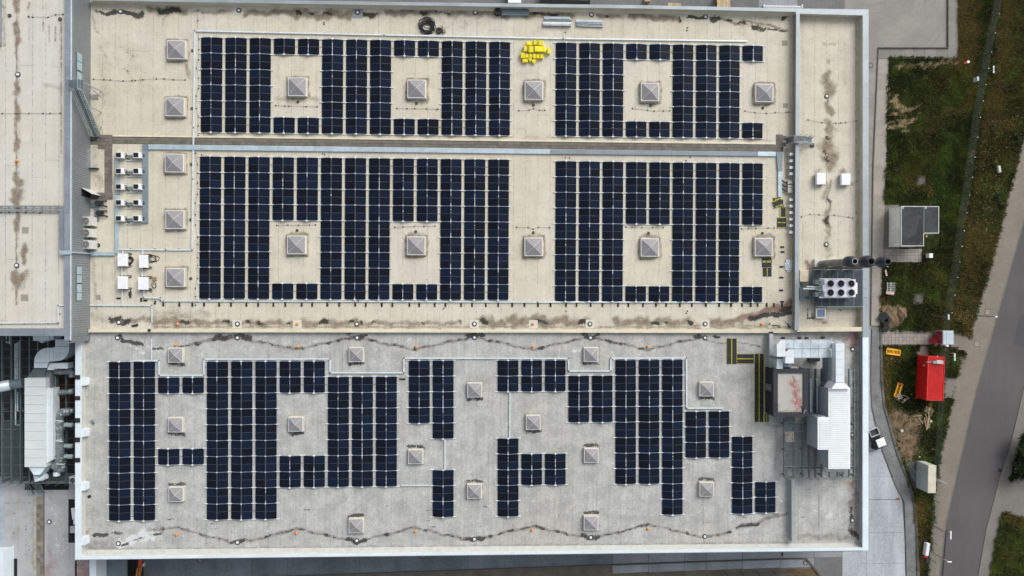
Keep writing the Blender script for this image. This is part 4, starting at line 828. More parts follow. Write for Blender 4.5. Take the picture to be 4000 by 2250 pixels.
SS = ['in the notch of the conduit at the top left','between the two small arrays on the left','below the small arrays at the lower left','in the opening left of the twenty-eight-panel arrays','in the conduit notch right of the upper left cables',
 'near the lower parapet, left of centre','in the bare stretch near the top, left of the centre','below the sixteen-panel array near the centre','right of the lower detached twelve-panel array','in the opening right of centre, between eight-panel arrays',
 'in the conduit notch right of centre','left of the tall thirty-two-panel arrays','near the lower parapet, right of centre','above the two twelve-panel arrays on the right','below the two twelve-panel arrays on the right']
for (x, y), l in zip(SKY_SML, SS): skylight(x, y, 56, 'small grey pyramid skylight ' + l, 'small pyramid skylights on the grey roof', .42)
# ---------------------------------------------------------------- drains and warning caps
def vent(px, py, z, label, kind, group):
    x, y = P(px, py, z+.15); t = thing('roof_drain' if kind == 'w' else 'roof_vent', label, 'roof drain' if kind == 'w' else 'roof cap', (x, y, z), group)
    if kind == 'w':
        link('collar', MB().cyl(0,0,.01,.34,.05,18,0,.30).mesh('collar', MAT_cache('drain_collar', (.07,.07,.07))), t)
        link('lid', MB().cyl(0,0,.06,.17,.10,14,0,.13).mesh('lid', whitep, smooth=False), t)
    else:
        link('collar', MB().cyl(0,0,.01,.20,.04,14,0,.18).mesh('collar', MAT_cache('cap_collar', (.30,.26,.2))), t)
        link('cap', MB().cyl(0,0,.05,.165,.16,14,0,.15).cyl(0,0,.21,.15,.05,14,0,.07).mesh('cap', orange), t)
_mc = {}
def MAT_cache(n, c, **k):
    if n not in _mc: _mc[n] = MAT(n, c, .7, **k)
    return _mc[n]
patch = MB
for i, (x, y) in enumerate([(469,44),(932,39),(1396,47),(1857,47),(2311,56),(2757,64)]): vent(x, y, ROOF, f'white roof drain in the dark puddle marks along the top parapet, {ORD[i]} from the left', 'w', 'drains along the top parapet')
for i, (x, y) in enumerate([(462,1260),(926,1266),(1393,1266),(1853,1266),(2305,1266),(2755,1266)]): vent(x, y, ROOF, f'white roof drain in the brown strip above the cream kerb wall, {ORD[i]} from the left', 'w', 'drains above the kerb wall')
for i, (x, y) in enumerate([(691,1266),(1160,1266),(2082,1266),(2977,1267)]): vent(x, y, ROOF, f'orange overflow cap in the brown strip above the cream kerb wall, {ORD[i]} from the left', 'o', 'orange caps above the kerb wall')
for i, (x, y) in enumerate([(457,1320),(926,1320),(1394,1320),(1853,1319),(2307,1320),(2755,1320)]): vent(x, y, ROOF, f'white roof drain on the upper wavy stain of the grey roof, {ORD[i]} from left', 'w', 'drains on the upper wavy stain')
for i, (x, y) in enumerate([(687,1347),(1161,1354),(1624,1354),(2082,1354),(2531,1354)]): vent(x, y, ROOF, f'orange overflow cap below the upper wavy stain, {ORD[i]} from the left', 'o', 'orange caps on the upper wavy stain')
for i, (x, y) in enumerate([(460,2125),(926,2120),(1393,2113),(1853,2108),(2308,2101),(2754,2097)]): vent(x, y, ROOF, f'white roof drain on the lower wavy stain near the parapet, {ORD[i]} from left', 'w', 'drains on the lower wavy stain')
for i, (x, y) in enumerate([(688,2088),(1157,2082),(1622,2076),(2079,2071),(2532,2066)]): vent(x, y, ROOF, f'orange overflow cap under a crest of the lower wavy stain, {ORD[i]} from the left', 'o', 'orange caps on the lower wavy stain')
for (x, y, z, l) in [(3231,375,ROOF,'white roof drain among the brown puddles of the narrow right strip, upper one'),(3229,955,ROOF,'white roof drain in the narrow right strip above the flue pipes'),(3332,1365,ROOF,'white roof drain right of the shiny ducts by the right parapet'),(3331,1700,ROOF,'white roof drain right of the white ribbed air unit'),(3331,2034,ROOF,'white roof drain in the bottom right corner of the roof'),
    (67,290,ZWR,'white roof drain on the tall left roof, upper one'),(62,1037,ZWR,'white roof drain on the tall left roof, lower one'),(190,2040,ZL,'white roof drain on the low roof beside the brown tile path')]: vent(x, y, z, l, 'w', None)
vent(64, 628, ZWR, 'orange overflow cap on the tall left roof', 'o', None)
tag(MB().cyl(*P(3051,1958), ROOF, .13, .09, 12).build('mushroom_vent', capcream), 'small cream cap on the grey roof right of the lowest array', 'cap')
# membrane repair patches: thin welded squares
def patchsq(px0, py0, px1, py1, z, mat, label, grp=None):
    a, c = P(px0, py0, z), P(px1, py1, z)
    tag(MB().cbox((a[0]+c[0])/2, (a[1]+c[1])/2, z+.002, abs(c[0]-a[0]), abs(a[1]-c[1]), .012, 0, 0, .004).build('membrane_patch', mat), label, 'roof patch', grp)
lightp = MAT('new_membrane_patch', (.60,.58,.50), .7, var=.06); greyp = MAT('grey_membrane_patch', (.27,.285,.30), .7, var=.08); tanp = MAT('taupe_membrane_patch', (.29,.27,.22), .8, var=.08)
for a in [(910,24,949,57,ROOF,lightp,'pale membrane patch around the second drain of the top row'),(1375,32,1417,72,ROOF,greyp,'grey membrane patch around the third drain of the top row'),(2294,38,2328,66,ROOF,lightp,'pale membrane patch around the fifth drain of the top row'),
  (908,1250,944,1282,ROOF,lightp,'pale patch around the second drain above the kerb wall'),(1836,1249,1870,1282,ROOF,lightp,'pale patch around the fourth drain above the kerb wall'),(2288,1249,2322,1283,ROOF,lightp,'pale patch around the fifth drain above the kerb wall'),(2739,1249,2772,1283,ROOF,lightp,'pale patch around the last drain above the kerb wall'),
  (1144,1249,1178,1282,ROOF,lightp,'pale patch around the second orange cap above the kerb wall'),(2066,1250,2100,1282,ROOF,lightp,'pale patch around the third orange cap above the kerb wall'),
  (3054,158,3076,180,ROOF,tanp,'taupe square patch right of the upper right field, upper one'),(3058,403,3078,422,ROOF,tanp,'taupe square patch right of the upper right field, lower one'),(373,1152,394,1172,ROOF,tanp,'taupe square patch left of the white cabinets'),
  (87,521,115,550,ZWR,lightp,'pale patch on the tall left roof beside the brown puddles'),(86,887,112,912,ZWR,tanp,'taupe patch on the tall left roof, upper one'),(81,1150,111,1176,ZWR,tanp,'taupe patch on the tall left roof, lower one')]: patchsq(*a)
# ---------------------------------------------------------------- lightning conductor lines with their holders
wire = MAT('dull_conductor_wire', (.22,.21,.19), .5, metal=.4, var=.1, bump=0)
hold = MB().cyl(0,0,0,.105,.07,10,0,.075).mesh('wire_holder', MAT('dark_wire_holder', (.05,.045,.04), .8, var=.2))
def conductor(pts, z, label, grp='lightning conductor lines'):
    w = [P(a, b_, z+.05) for a, b_ in pts]; o = w[0]
    t = thing('lightning_conductor', label, 'conductor wire', (o[0], o[1], z), grp)
    MB().tube([(x, y, z+.075) for x, y in w], .016, 5).build('wire', wire, t)
    for x, y in w: link('wire_holder', hold, t, (x-o[0], y-o[1], .005))
CL = [
 ([(365,309),(405,311),(430,312),(480,316),(515,315),(528,314),(557,311),(610,308),(640,308),(676,311),(723,312)], ROOF, 'conductor wire with dark holders across the bare upper left roof'),
 ([(1077,412),(1112,414),(1128,414),(1195,416),(1240,416)], ROOF, 'conductor wire in the left opening of the upper left field'),
 ([(1550,423),(1590,424),(1620,424),(1665,425),(1706,427),(1711,427)], ROOF, 'conductor wire in the right opening of the upper left field'),
 ([(2027,432),(2067,430),(2084,424),(2108,430),(2128,430)], ROOF, 'conductor wire in the gap between the upper fields'),
 ([(2471,423),(2530,430),(2556,433),(2591,433),(2617,432)], ROOF, 'conductor wire in the opening of the upper right field'),
 ([(2911,433),(2949,439),(2993,442),(3029,439),(3072,438),(3082,438),(3099,439)], ROOF, 'conductor wire right of the upper right field'),
 ([(1080,881),(1124,879),(1165,880),(1208,879),(1232,878)], ROOF, 'conductor wire in the left opening of the middle left field'),
 ([(1542,887),(1574,886),(1618,884),(1656,884),(1698,883)], ROOF, 'conductor wire in the right opening of the middle left field'),
 ([(2018,888),(2063,888),(2083,894),(2103,888),(2146,889)], ROOF, 'conductor wire in the gap between the middle fields'),
 ([(2445,886),(2469,888),(2508,889),(2549,889),(2591,889)], ROOF, 'conductor wire in the opening of the middle right field'),
 ([(2897,893),(2924,893),(2953,892),(3001,890),(3024,890)], ROOF, 'conductor wire right of the middle right field'),
 ([(3157,468),(3211,478),(3265,481),(3284,480),(3304,478),(3345,472)], ROOF, 'conductor wire across the upper part of the narrow right strip'),
 ([(3131,847),(3165,837),(3200,839),(3259,840),(3315,848),(3331,851)], ROOF, 'conductor wire across the narrow right strip below the white boxes'),
 ([(110,64),(127,67),(187,67),(217,57),(245,56)], ZWR, 'conductor wire across the top of the tall left roof'),
 ([(8,443),(62,443),(112,443),(167,443),(195,443),(234,442)], ZWR, 'conductor wire across the tall left roof level with the steel stair'),
 ([(4,830),(35,830),(100,831),(155,832)], ZWR, 'conductor wire under the double pipe tray on the tall left roof'),
]
for c in CL: conductor(*c)
yy = [60,81,122,150]; pts = [(773,40),(772,81)] + [(773 - (y-150)*.006 + random.choice((-5,3)), y+random.uniform(-8,8)) for y in range(150, 560, 38)]
conductor(pts, ROOF, 'conductor wire running down the left edge of the upper left field')
pts = [(769 + random.choice((-6,2)), y+random.uniform(-8,8)) for y in range(600, 1215, 40)]
conductor(pts, ROOF, 'conductor wire running down the left edge of the middle left field')
# loose wire weights and round bases
rb = MAT('dark_round_base', (.075,.068,.06), .8, var=.3)
for i, (x, y, l) in enumerate([(751,197,'left of the conduit at the top left array'),(749,423,'left of the conduit below the top one'),(747,641,'left of the conduit at the middle field'),(744,858,'left of the conduit near its lower bend'),(744,1088,'right of the lowest large skylight'),
   (1163,397,'below the skylight in the upper left opening'),(1627,403,'below the skylight in the second upper opening'),(2084,410,'below the skylight under the yellow packages'),(2542,412,'below the skylight in the upper right opening'),(2981,421,'below the rightmost upper skylight'),
   (1160,900,'above the skylight in the left middle opening'),(1624,905,'above the skylight in the second middle opening'),(2084,908,'above the skylight between the middle fields'),(2534,911,'above the skylight in the right middle opening'),(2979,911,'above the rightmost middle skylight')]):
    X, Y = P(x, y, ROOF+.1); t = thing('rod_base', 'dark round lightning rod base ' + l, 'rod base', (X, Y, ROOF), 'lightning rod bases')
    link('base', MB().cyl(0,0,0,.20,.09,16,0,.17).mesh('base', rb), t); link('rod', MB().cyl(0,0,.09,.016,1.1,6,0,.008).mesh('rod', wire), t)
for x, y, z, l in [(36,60,ZWR,'near the top left corner'),(233,74,ZWR,'by the coping at the top')]:
    X, Y = P(x, y, z+.1); t = thing('rod_base', 'dark round lightning rod base on the tall left roof ' + l, 'rod base', (X, Y, z)); link('base', MB().cyl(0,0,0,.24,.10,16,0,.2).mesh('base', rb), t); link('rod', MB().cyl(0,0,.10,.016,1.0,6,0,.008).mesh('rod', wire), t)
for i, (x, y) in enumerate([(2209,125),(2686,107),(2684,118),(2209,615),(2226,616),(2698,614),(2681,626),(1260,600),(1268,603),(786,604),(2212,1216),(2686,1215),(2682,1224),(1733,1205),(1265,87),(1265,94)]):
    X, Y = P(x, y, ROOF+.1); tag(MB().cyl(X, Y, ROOF+.004, .10, .08, 10, 0, .08).build('loose_holder', rb), ['loose dark wire holder '+s for s in ('below the bright metal profiles','upper one of the pair above the upper right field','lower one of the pair above the upper right field','above the middle right field, first from the left','above the middle right field, second from the left','above the middle right field, beside the dark duct','above the sixth column of the middle right field','above the sixth column of the middle left field','just right of that above the sixth middle left column','above the first column of the middle left field','below the first column of the middle right field','below the sixth column of the middle right field','just left of the one below the sixth middle column','below the eleventh column of the middle left field','upper of the pair above the upper left field','lower of the pair above the upper left field')][i], 'wire holder', 'loose wire holders')
# ---------------------------------------------------------------- cable trunking
def ordn(i):
    if i < 20: return ORD[i]
    tens = ['','','twent','thirt','fort','fift'][(i+1)//10]; u = (i+1) % 10
    return tens+'ieth' if u == 0 else tens+'y-'+ORD[u-1]
padm = MB().cbox(0,0,0,.22,.50,.07,0,0,.012).cbox(0,-.16,.07,.16,.08,.02).cbox(0,.0,.07,.16,.08,.02).mesh('rubber_block', black)
clip = MB().cbox(0,0,0,.16,.14,.06,0).mesh('clip_foot', black)
def trunk(name, label, pts, z, wd, ht, mat, feet=0, grp=None, cat='cable trunking', lens=3.0, lift=.09, edge=None):
    w = [P(a, b_, z+lift) for a, b_ in pts]; o = w[0]
    t = thing(name, label, cat, (o[0], o[1], z), grp)
    for (x0, y0), (x1, y1) in zip(w, w[1:]):
        L = math.hypot(x1-x0, y1-y0); n = max(1, round(L/lens)); ux, uy = (x1-x0)/L, (y1-y0)/L
        for j in range(n):
            a = L*j/n+.004 - (wd/2 if j == 0 else 0); c = L*(j+1)/n-.004 + (wd/2-.002 if j == n-1 else 0) - (wd if False else 0)
            if j == 0: a += wd*.0
            b = MB().bar((x0+ux*a, y0+uy*a, z+lift+ht/2), (x0+ux*c, y0+uy*c, z+lift+ht/2), wd, ht)
            if edge: 
                for s in (-1, 1): b.bar((x0+ux*a-uy*s*(wd/2+.012), y0+uy*a+ux*s*(wd/2+.012), z+lift+ht/2), (x0+ux*c-uy*s*(wd/2+.012), y0+uy*c+ux*s*(wd/2+.012), z+lift+ht/2), .02, ht+.05, 1)
            b.build('trunking_length', [mat, galv], t)
            if feet and j % feet == 0:
                m = (a+c)/2; link('clip_foot', clip, t, (x0+ux*m-o[0]+uy*wd*.55, y0+uy*m-o[1]-ux*wd*.55, .004))
    return t
trunk('cable_trunking', 'long white cable trunking above the upper solar fields and down their left side', [(2916,161),(2200,151),(1500,137),(761,121),(757,500),(754,700),(751,976),(648,976),(466,974)], ROOF, .17, .09, cablewhite, feet=1)
trunk('cable_trunking', 'long white cable trunking along the bottom of the middle solar fields', [(2865,1180),(2100,1180),(1400,1177),(640,1175),(628,1172),(628,1163),(563,1163),(563,1134)], ROOF, .16, .10, cablewhite)
for i, x in enumerate([700+a/1.811 for a in (0,92,175,282,366,475,558,666,750,866,940,1047,1131,1245,1320,1433)] + [1400+a/1.811 for a in (165,241,361,430,540,616,727,804,902,990,1088,1175,1271,1360)] + [2100+a/1.811 for a in (92,202,276,376,460,570,643,747,838,911,1007,1092,1191,1286,1370)] + [2700+a/1.811 for a in (105,199,283,361,423,471,535,586,644)]):
    X, Y = P(x, 1190 if x < 1400 else 1191, ROOF+.08); o = link('rubber_block', padm, None, (X, Y, ROOF+.004), (0,0,random.uniform(-.04,.04)))
    tag(o, 'black rubber support block in the row under the long bottom trunking, %s from the left' % ordn(i), 'rubber block', 'rubber blocks under the trunking')
trunk('cable_trunking', 'white cable trunking with square notches above the grey roof arrays', [(519,1408),(622,1408),(622,1466),(797,1466),(797,1403),(1290,1402),(1290,1456),(1578,1456),(1578,1399),(2220,1400),(2222,1449),(2385,1449),(2386,1399),(2681,1398),(2682,1594),(2820,1594)], ROOF, .17, .09, cablewhite, feet=1)
trunk('cable_trunking', 'white cable trunking joining the grey roof trunking to the kerb wall', [(592,1326),(593,1404)], ROOF, .13, .09, cablewhite)
trunk('cable_trunking', 'white cable trunking from the ribbed wall past the cabinets to the kerb wall', [(353,1192),(594,1193),(594,1258),(583,1282)], ROOF, .15, .09, cablewhite, feet=1)
trunk('cable_trunking', 'short white cable trunking from the lower left cabinet down to the long run', [(478,1133),(478,1188)], ROOF, .13, .09, cablewhite)
trunk('cable_trunking', 'white cable link between the two left cabinets', [(477,1044),(477,1078)], ROOF, .13, .09, cablewhite)
trunk('cable_trunking', 'white cable link between the two right cabinets', [(556,1049),(556,1080)], ROOF, .13, .09, cablewhite)
trunk('cable_trunking', 'short white stub from the trunking down to the upper left cabinet', [(481,980),(481,990)], ROOF, .13, .09, cablewhite)
trunk('cable_trunking', 'short white stub from the trunking down to the upper right cabinet', [(558,980),(558,993)], ROOF, .13, .09, cablewhite)
trunk('cable_trunking', 'white vertical trunking between the two detached arrays at the centre of the grey roof', [(1738,1716),(1738,1836)], ROOF, .15, .09, cablewhite, feet=1)
trunk('cable_trunking', 'white vertical trunking right of the centre joining an upper and a lower array', [(1992,1532),(1991,1712)], ROOF, .15, .09, cablewhite, feet=1)
trunk('cable_trunking', 'short white horizontal trunking below the centre left arrays', [(1570,1896),(1676,1895)], ROOF, .13, .09, cablewhite)
trunk('cable_trunking', 'white cable trunking near the lower edge of the tall left roof', [(-40,1262),(229,1260),(229,1193),(274,1192)], ZWR, .15, .10, cablewhite, feet=1)
# broad sheet-metal ducts lying on the roof
def cover(name, label, segs, z, ht, cat='cable duct', cuts=3.0):
    """segs: list of (px corner quad, material)"""
    q0 = P(*segs[0][0][0], z+ht); t = thing(name, label, cat, (q0[0], q0[1], z))
    for q, m, n in segs:
        w = pp(q, z+ht)
        for j in range(n):
            l = lambda a, c, k: (a[0]+(c[0]-a[0])*k, a[1]+(c[1]-a[1])*k); e = .01/ max(.5, math.dist(w[0], w[1])/n)
            MB().prism([l(w[0],w[1],(j+e)/n), l(w[0],w[1],(j+1-e)/n), l(w[3],w[2],(j+1-e)/n), l(w[3],w[2],(j+e)/n)], z+.01, z+ht+random.uniform(0,.008)).build('cover_sheet', m, t)
bl = MAT('bright_blue_grey_cover', (.46,.56,.62), .42, metal=.3, var=.10, sc=1.2, bump=.05, obj_var=.06)
dk = MAT('slate_blue_cover', (.215,.255,.295), .5, metal=.25, var=.08, sc=.8, bump=.05, obj_var=.04)
cover('cable_duct', 'long flat metal cable duct under the paved path, half bright and half slate grey', [([(579,564),(2150,584),(2150,601),(579,583)], bl, 22), ([(2151,584),(2957,592),(2957,609),(2151,601)], dk, 12), ([(2959,592),(3032,593),(3032,610),(2959,609)], bl, 1),
   ([(3033,593),(3056,594),(3056,668),(3039,668)], dk, 1), ([(3040,669),(3056,669),(3055,770),(3040,770)], bl, 2)], ROOF, .22)
cover('cable_duct', 'slate grey flat duct with a corner right of the ten small condensers', [([(556,563),(578,564),(578,582),(556,582)], dk, 1), ([(556,583),(556,872),(577,872),(577,583)], dk, 4)], ROOF, .20)
cover('cable_duct', 'pale blue cable tray running down between the condensers and across to the ribbed wall', [([(449,598),(449,760),(463,760),(463,598)], MAT('pale_steel_tray', (.33,.40,.44), .45, metal=.3, var=.12, sc=1.5), 4), ([(449,761),(449,990),(463,990),(463,761)], bl, 5), ([(353,982),(448,985),(448,998),(353,998)], bl, 3)], ROOF, .25)
cover('cable_duct', 'blue grey pipe tray crossing the coping of the tall left roof', [([(232,979),(276,979),(276,994),(232,994)], bl, 1), ([(232,820),(232,978),(246,978),(246,820)], dk, 3), ([(239,806),(239,819),(246,819),(246,806)], dk, 1)], ZW+.02, .15)
wl = MB().bar((XW+.1, P(353,990,9.1)[1], 9.15), (XW+.1, P(276,986,ZW)[1], ZW+.05), .45, .12); tag(wl.build('wall_tray', bl), 'pale metal tray climbing the ribbed wall beside the large condensers', 'cable tray')
for (ya, yb, l) in ((803,808,'upper'), (820,826,'lower')):
    a = [P(-60,ya,ZWR+.3), P(244,ya,ZWR+.3), P(244,yb,ZWR+.3), P(-60,yb,ZWR+.3)]
    m = MB().prism(a, ZWR+.22, ZWR+.34)
    for x in range(0, 240, 32): c0 = P(x, ya, ZWR+.3); m.box(c0[0], c0[1]-.25, ZWR+.01, c0[0]+.06, c0[1]+.03, ZWR+.215)
    tag(m.build('pipe_rail', galv), f'{l} of the two grey steel pipe rails crossing the tall left roof', 'pipe rail')
for x in (55,102,165,218): p = P(x, 814, ZWR+.2); tag(MB().bar((p[0], p[1]+.4, ZWR+.19), (p[0], p[1]-.4, ZWR+.19), .07, .05).build('cross_bar', galv), 'steel cross bar between the two rails on the tall left roof, %s from the left' % ORD[[55,102,165,218].index(x)], 'cross bar', 'cross bars of the pipe rails')
# ---------------------------------------------------------------- paved path over the roof
root = link('roof_path', None, None, (*P(1700,560), ROOF)); root['kind'] = 'structure'
pv = []
def prow(xa, xb, yaf, ybf, step, z):
    x = xa
    while x < xb-2:
        x1 = min(xb, x+step); pv.append([(x,yaf(x)),(x1,yaf(x1)),(x1,ybf(x1)),(x,ybf(x))]); x = x1
topl = lambda x: 534.5+(x-350)*.0121
for r_ in range(2):
    off = 0 if r_ == 0 else 8
    prow(440-off, 3050, lambda x, r_=r_: topl(x)+r_*12.4, lambda x, r_=r_: topl(x)+r_*12.4+12.0, 16.4, 0)
for q in ([(381,525,438,534)]): pass
for r_ in range(4): prow(381, 439, lambda x, r_=r_: 526+r_*14, lambda x, r_=r_: 526+r_*14+13.6, 14.4, 0)
for r_ in range(2): prow(352, 381, lambda x, r_=r_: 541+r_*12, lambda x, r_=r_: 541+r_*12+11.6, 14.4, 0)
for r_ in range(12): prow(408, 438, lambda x, r_=r_: 582+r_*14.2, lambda x, r_=r_: 582+r_*14.2+13.8, 15, 0)
for r_ in range(2): prow(352, 440, lambda x, r_=r_: 752+r_*14, lambda x, r_=r_: 752+r_*14+13.6, 14.7, 0)
for r_ in range(4): prow(3032, 3058, lambda x, r_=r_: 525+r_*13, lambda x, r_=r_: 525+r_*13+12.6, 13, 0)
prow(3058, 3073, lambda x: 530, lambda x: 548, 15, 0); prow(3058, 3073, lambda x: 556, lambda x: 571, 15, 0)
rest = MB()
for i, q in enumerate(pv):
    w = pp(q, ROOF+.06); mx = sum(a[0] for a in w)/4; my = sum(a[1] for a in w)/4; w2 = [(mx+(a[0]-mx)*.965, my+(a[1]-my)*.955) for a in w]
    if i < 0: continue
    if len(pv)-i <= 300: MB().prism(w2, ROOF+.005, ROOF+.06+random.uniform(-.006,.006)).build('paving_tile', pavedark, root)
    else: rest.prism(w2, ROOF+.005, ROOF+.06+random.uniform(-.006,.006))
o = rest.build('paving_tiles', pavedark, root); o['kind'] = 'stuff'
bedd = MB().prism(pp([(350,533),(3060,567),(3060,592),(350,560)], ROOF), ROOF+.002, ROOF+.02).build('path_bedding', MAT('dark_path_joint', (.075,.07,.06), .9), root)
# pale kerb edge above the path
cover('path_edge', 'cream raised edge running above the dark paved path', [([(440,528),(3030,557),(3030,564),(440,533)], capc, 26)], ROOF, .10, 'path edge')
cover('low_upstand', 'grey-beige flat upstand beside the small white boxes', [([(3065,580),(3080,580),(3080,698),(3067,698)], tanp, 2)], ROOF, .06, 'upstand')
# tile path on the low roof
root = link('tile_path', None, None, (*P(155,2100,ZL), ZL)); root['kind'] = 'structure'
for j in range(20):
    for i in range(2):
        y0 = 1940+j*16; w = pp([(142+i*14.5, y0),(142+i*14.5+14, y0),(142+i*14.5+14, y0+15.4),(142+i*14.5, y0+15.4)], ZL+.05)
        MB().prism(w, ZL+.01, ZL+.05+random.uniform(-.01,.01)).build('tile', tile_sw, root)
o = MB().prism(pp([(170.5,1930),(174,1930),(174,2300),(170.5,2300)], ZL), ZL+.005, ZL+.10).build('path_edge', MAT('purplish_edge_strip', (.14,.12,.13), .7), root)
# ---------------------------------------------------------------- small condensers
grille = MAT('black_fan_grille', (.012,.012,.015), .6, var=.3, sc=9)
def B(b, name, m, t, **k): return link(name, b.mesh(name, m, **k), t)
def small_ac(px, py, label, hose):
    x, y = P(px, py, ROOF+.7); t = thing('small_condenser', label, 'condenser', (x, y, ROOF), 'ten small condensers in two columns')
    B(MB().cbox(0,0,.12,1.0,.70,.55,0,0,.03), 'casing', whitep, t)
    g_ = MB().cbox(-.12,0,.675,.60,.58,.02)
    for k in range(7): g_.box(-.40, -.27+k*.085, .696, .16, -.255+k*.085, .71)
    B(g_, 'grille', grille, t)
    B(MB().cbox(-.12,.31,.675,.66,.04,.035).cbox(-.12,-.31,.675,.66,.04,.035), 'top_trim', whitep, t)
    B(MB().box(-.45,-.3,.005,-.35,.3,.12).box(.35,-.3,.005,.45,.3,.12), 'foot_rail', galv, t)
    B(MB().tube([(.5,.2,.5),(.66,.22,.45),(.72,.05,.3),(.62,-.15,.2)], .05, 6).tube([(.5,-.05,.4),(.68,-.08,.3),(.70,-.25,.12)], .035, 6), 'hose', black, t)
    if hose: B(MB().tube([(.55,-.15,.3),(.8,-.4,.1),(.98,-.66,.06)], .05, 6), 'drain_hose', black, t)
    return t
ys = [605.5, 668, 729, 791, 853]
for i, y in enumerate(ys):
    small_ac(466, y, f'small white condenser with black grille, left column, {ORD[i]} from the top', True); small_ac(534, y, f'small white condenser with black grille, right column, {ORD[i]} from the top', False)
    a, c = P(482, y+4, ROOF+.3), P(521, y+4, ROOF+.3)
    tag(MB().tube([(a[0],a[1]+.08,ROOF+.25),(c[0],a[1]+.08,ROOF+.25)], .05, 6).tube([(a[0],a[1]-.14,ROOF+.25),(c[0],a[1]-.14,ROOF+.25)], .05, 6).box(a[0],a[1]-.25,ROOF+.01,c[0],a[1]+.2,ROOF+.08).build('pipe_pair', galv), f'pair of insulated pipes joining the two small condensers of the {ORD[i]} row', 'pipe', 'pipe pairs between the condensers')
    a, c = P(493, y+22, ROOF+.1), P(555, y+23, ROOF+.1)
    tag(MB().box(a[0],a[1]-.06,ROOF+.03,c[0],a[1]+.05,ROOF+.14).build('drain_channel', MAT_cache('grey_plastic_channel', (.42,.44,.44))), f'thin grey drain channel below the {ORD[i]} row of small condensers', 'drain channel', 'drain channels below the condensers')
# three large condensers standing before the ribbed wall
def fan(b, x, y, z, r, n=7, m=0):
    for k in range(n):
        a = 2*math.pi*k/n; p = [(x+r*.2*math.cos(a), y+r*.2*math.sin(a), z), (x+r*.95*math.cos(a), y+r*.95*math.sin(a), z+.03), (x+r*.95*math.cos(a+.55), y+r*.95*math.sin(a+.55), z-.03), (x+r*.2*math.cos(a+.8), y+r*.2*math.sin(a+.8), z-.02)]
        b.add(p, [(0,1,2,3)], m)
    b.cyl(x, y, z-.05, r*.22, .08, 10, m); return b
for i, (y0, y1) in enumerate(((846,881),(893,926),(938,972))):
    x0, yc = P(318, (y0+y1)/2, ROOF+1.35); x1 = P(372, 900, ROOF+.6)[0]; t = thing('large_condenser', f'large white outdoor condenser with round fan by the ribbed wall, {ORD[i]} from the top', 'condenser', ((x0+x1)/2, yc, ROOF), 'large condensers by the ribbed wall')
    W = abs(x1-x0); D = (y1-y0)*M1*.95
    zt = 1.55; hw = W/2
    B(MB().frust([(-hw+.1,-D/2),(hw,-D/2),(hw,D/2),(-hw+.1,D/2)], .10, [(-hw+.1,-D/2),(hw-.02,-D/2),(hw-.02,D/2),(-hw+.1,D/2)], zt), 'casing', offwhite, t)
    fx = -hw+.1+.55
    B(MB().ring(fx,0,zt,.46,.41,.06,24), 'fan_ring', MAT_cache('grey_fan_ring', (.35,.34,.32)), t)
    B(MB().cyl(fx,0,zt-.01,.42,.02,24), 'fan_well', MAT_cache('brown_dark_fan_well', (.05,.04,.035)), t)
    B(fan(MB(), fx, 0, zt+.05, .40, 5), 'fan_blade', MAT_cache('dark_fan_blades', (.09,.08,.07)), t)
    gb_ = MB()
    for r_ in (.12,.22,.32,.41): gb_.ring(fx,0,zt+.07,r_,r_-.012,.012,20)
    for k in range(8): a = k*math.pi/8; gb_.bar((fx-.41*math.cos(a),-.41*math.sin(a),zt+.076),(fx+.41*math.cos(a),.41*math.sin(a),zt+.076),.012,.01)
    B(gb_, 'fan_guard', MAT_cache('pale_guard', (.40,.39,.36)), t)
    B(MB().box(-hw+.15,-D/2+.1,.005,-hw+.25,D/2-.1,.10).box(hw-.3,-D/2+.1,.005,hw-.2,D/2-.1,.10), 'foot_rail', galv, t)
x, y = P(383, 958, ROOF+.1); tag(MB().ring(x, y, ROOF+.01, .24, .10, .10, 18).build('cable_coil', black), 'small black coil lying beside the lowest large condenser', 'coil')
# ladder-like frame and dark reels by the door
gx0, gy0 = P(352, 650, ROOF+.2)
t = thing('wire_shelf', 'thin wire rack with a black foot standing against the ribbed wall', 'rack', (*P(352,640), ROOF))
o = P(352,640); b = MB()
for k in range(9):
    x = .05+k*.13; b.tube([(x,1.6,.9),(x,-.6,.9)], .012, 4)
for yy in (1.6,.5,-.6): b.tube([(-.05,yy,.9),(1.15,yy,.9)], .02, 5)
B(b, 'wire_deck', galv, t); B(MB().cbox(.5,-.62,.05,1.25,.14,.35), 'black_foot', black, t); B(MB().tube([(-.05,1.6,.02),(-.05,1.6,.9)],.02,5).tube([(1.15,1.6,.02),(1.15,1.6,.9)],.02,5).tube([(-.05,-.6,.02),(-.05,-.6,.9)],.02,5).tube([(1.15,-.6,.02),(1.15,-.6,.9)],.02,5), 'leg', galv, t)
for k, yy in enumerate((577,599,685)):
    a, c = P(345,yy,ROOF+.4), P(381,yy+1,ROOF+.1); tag(MB().tube([(a[0],a[1],ROOF+.8),(c[0],c[1],ROOF+.25)], .02, 5).build('stay_rod', MAT_cache('rusty_rod', (.14,.11,.09))), f'thin rusty rod sticking out of the ribbed wall, {ORD[k]} from the top', 'rod', 'rusty wall rods')
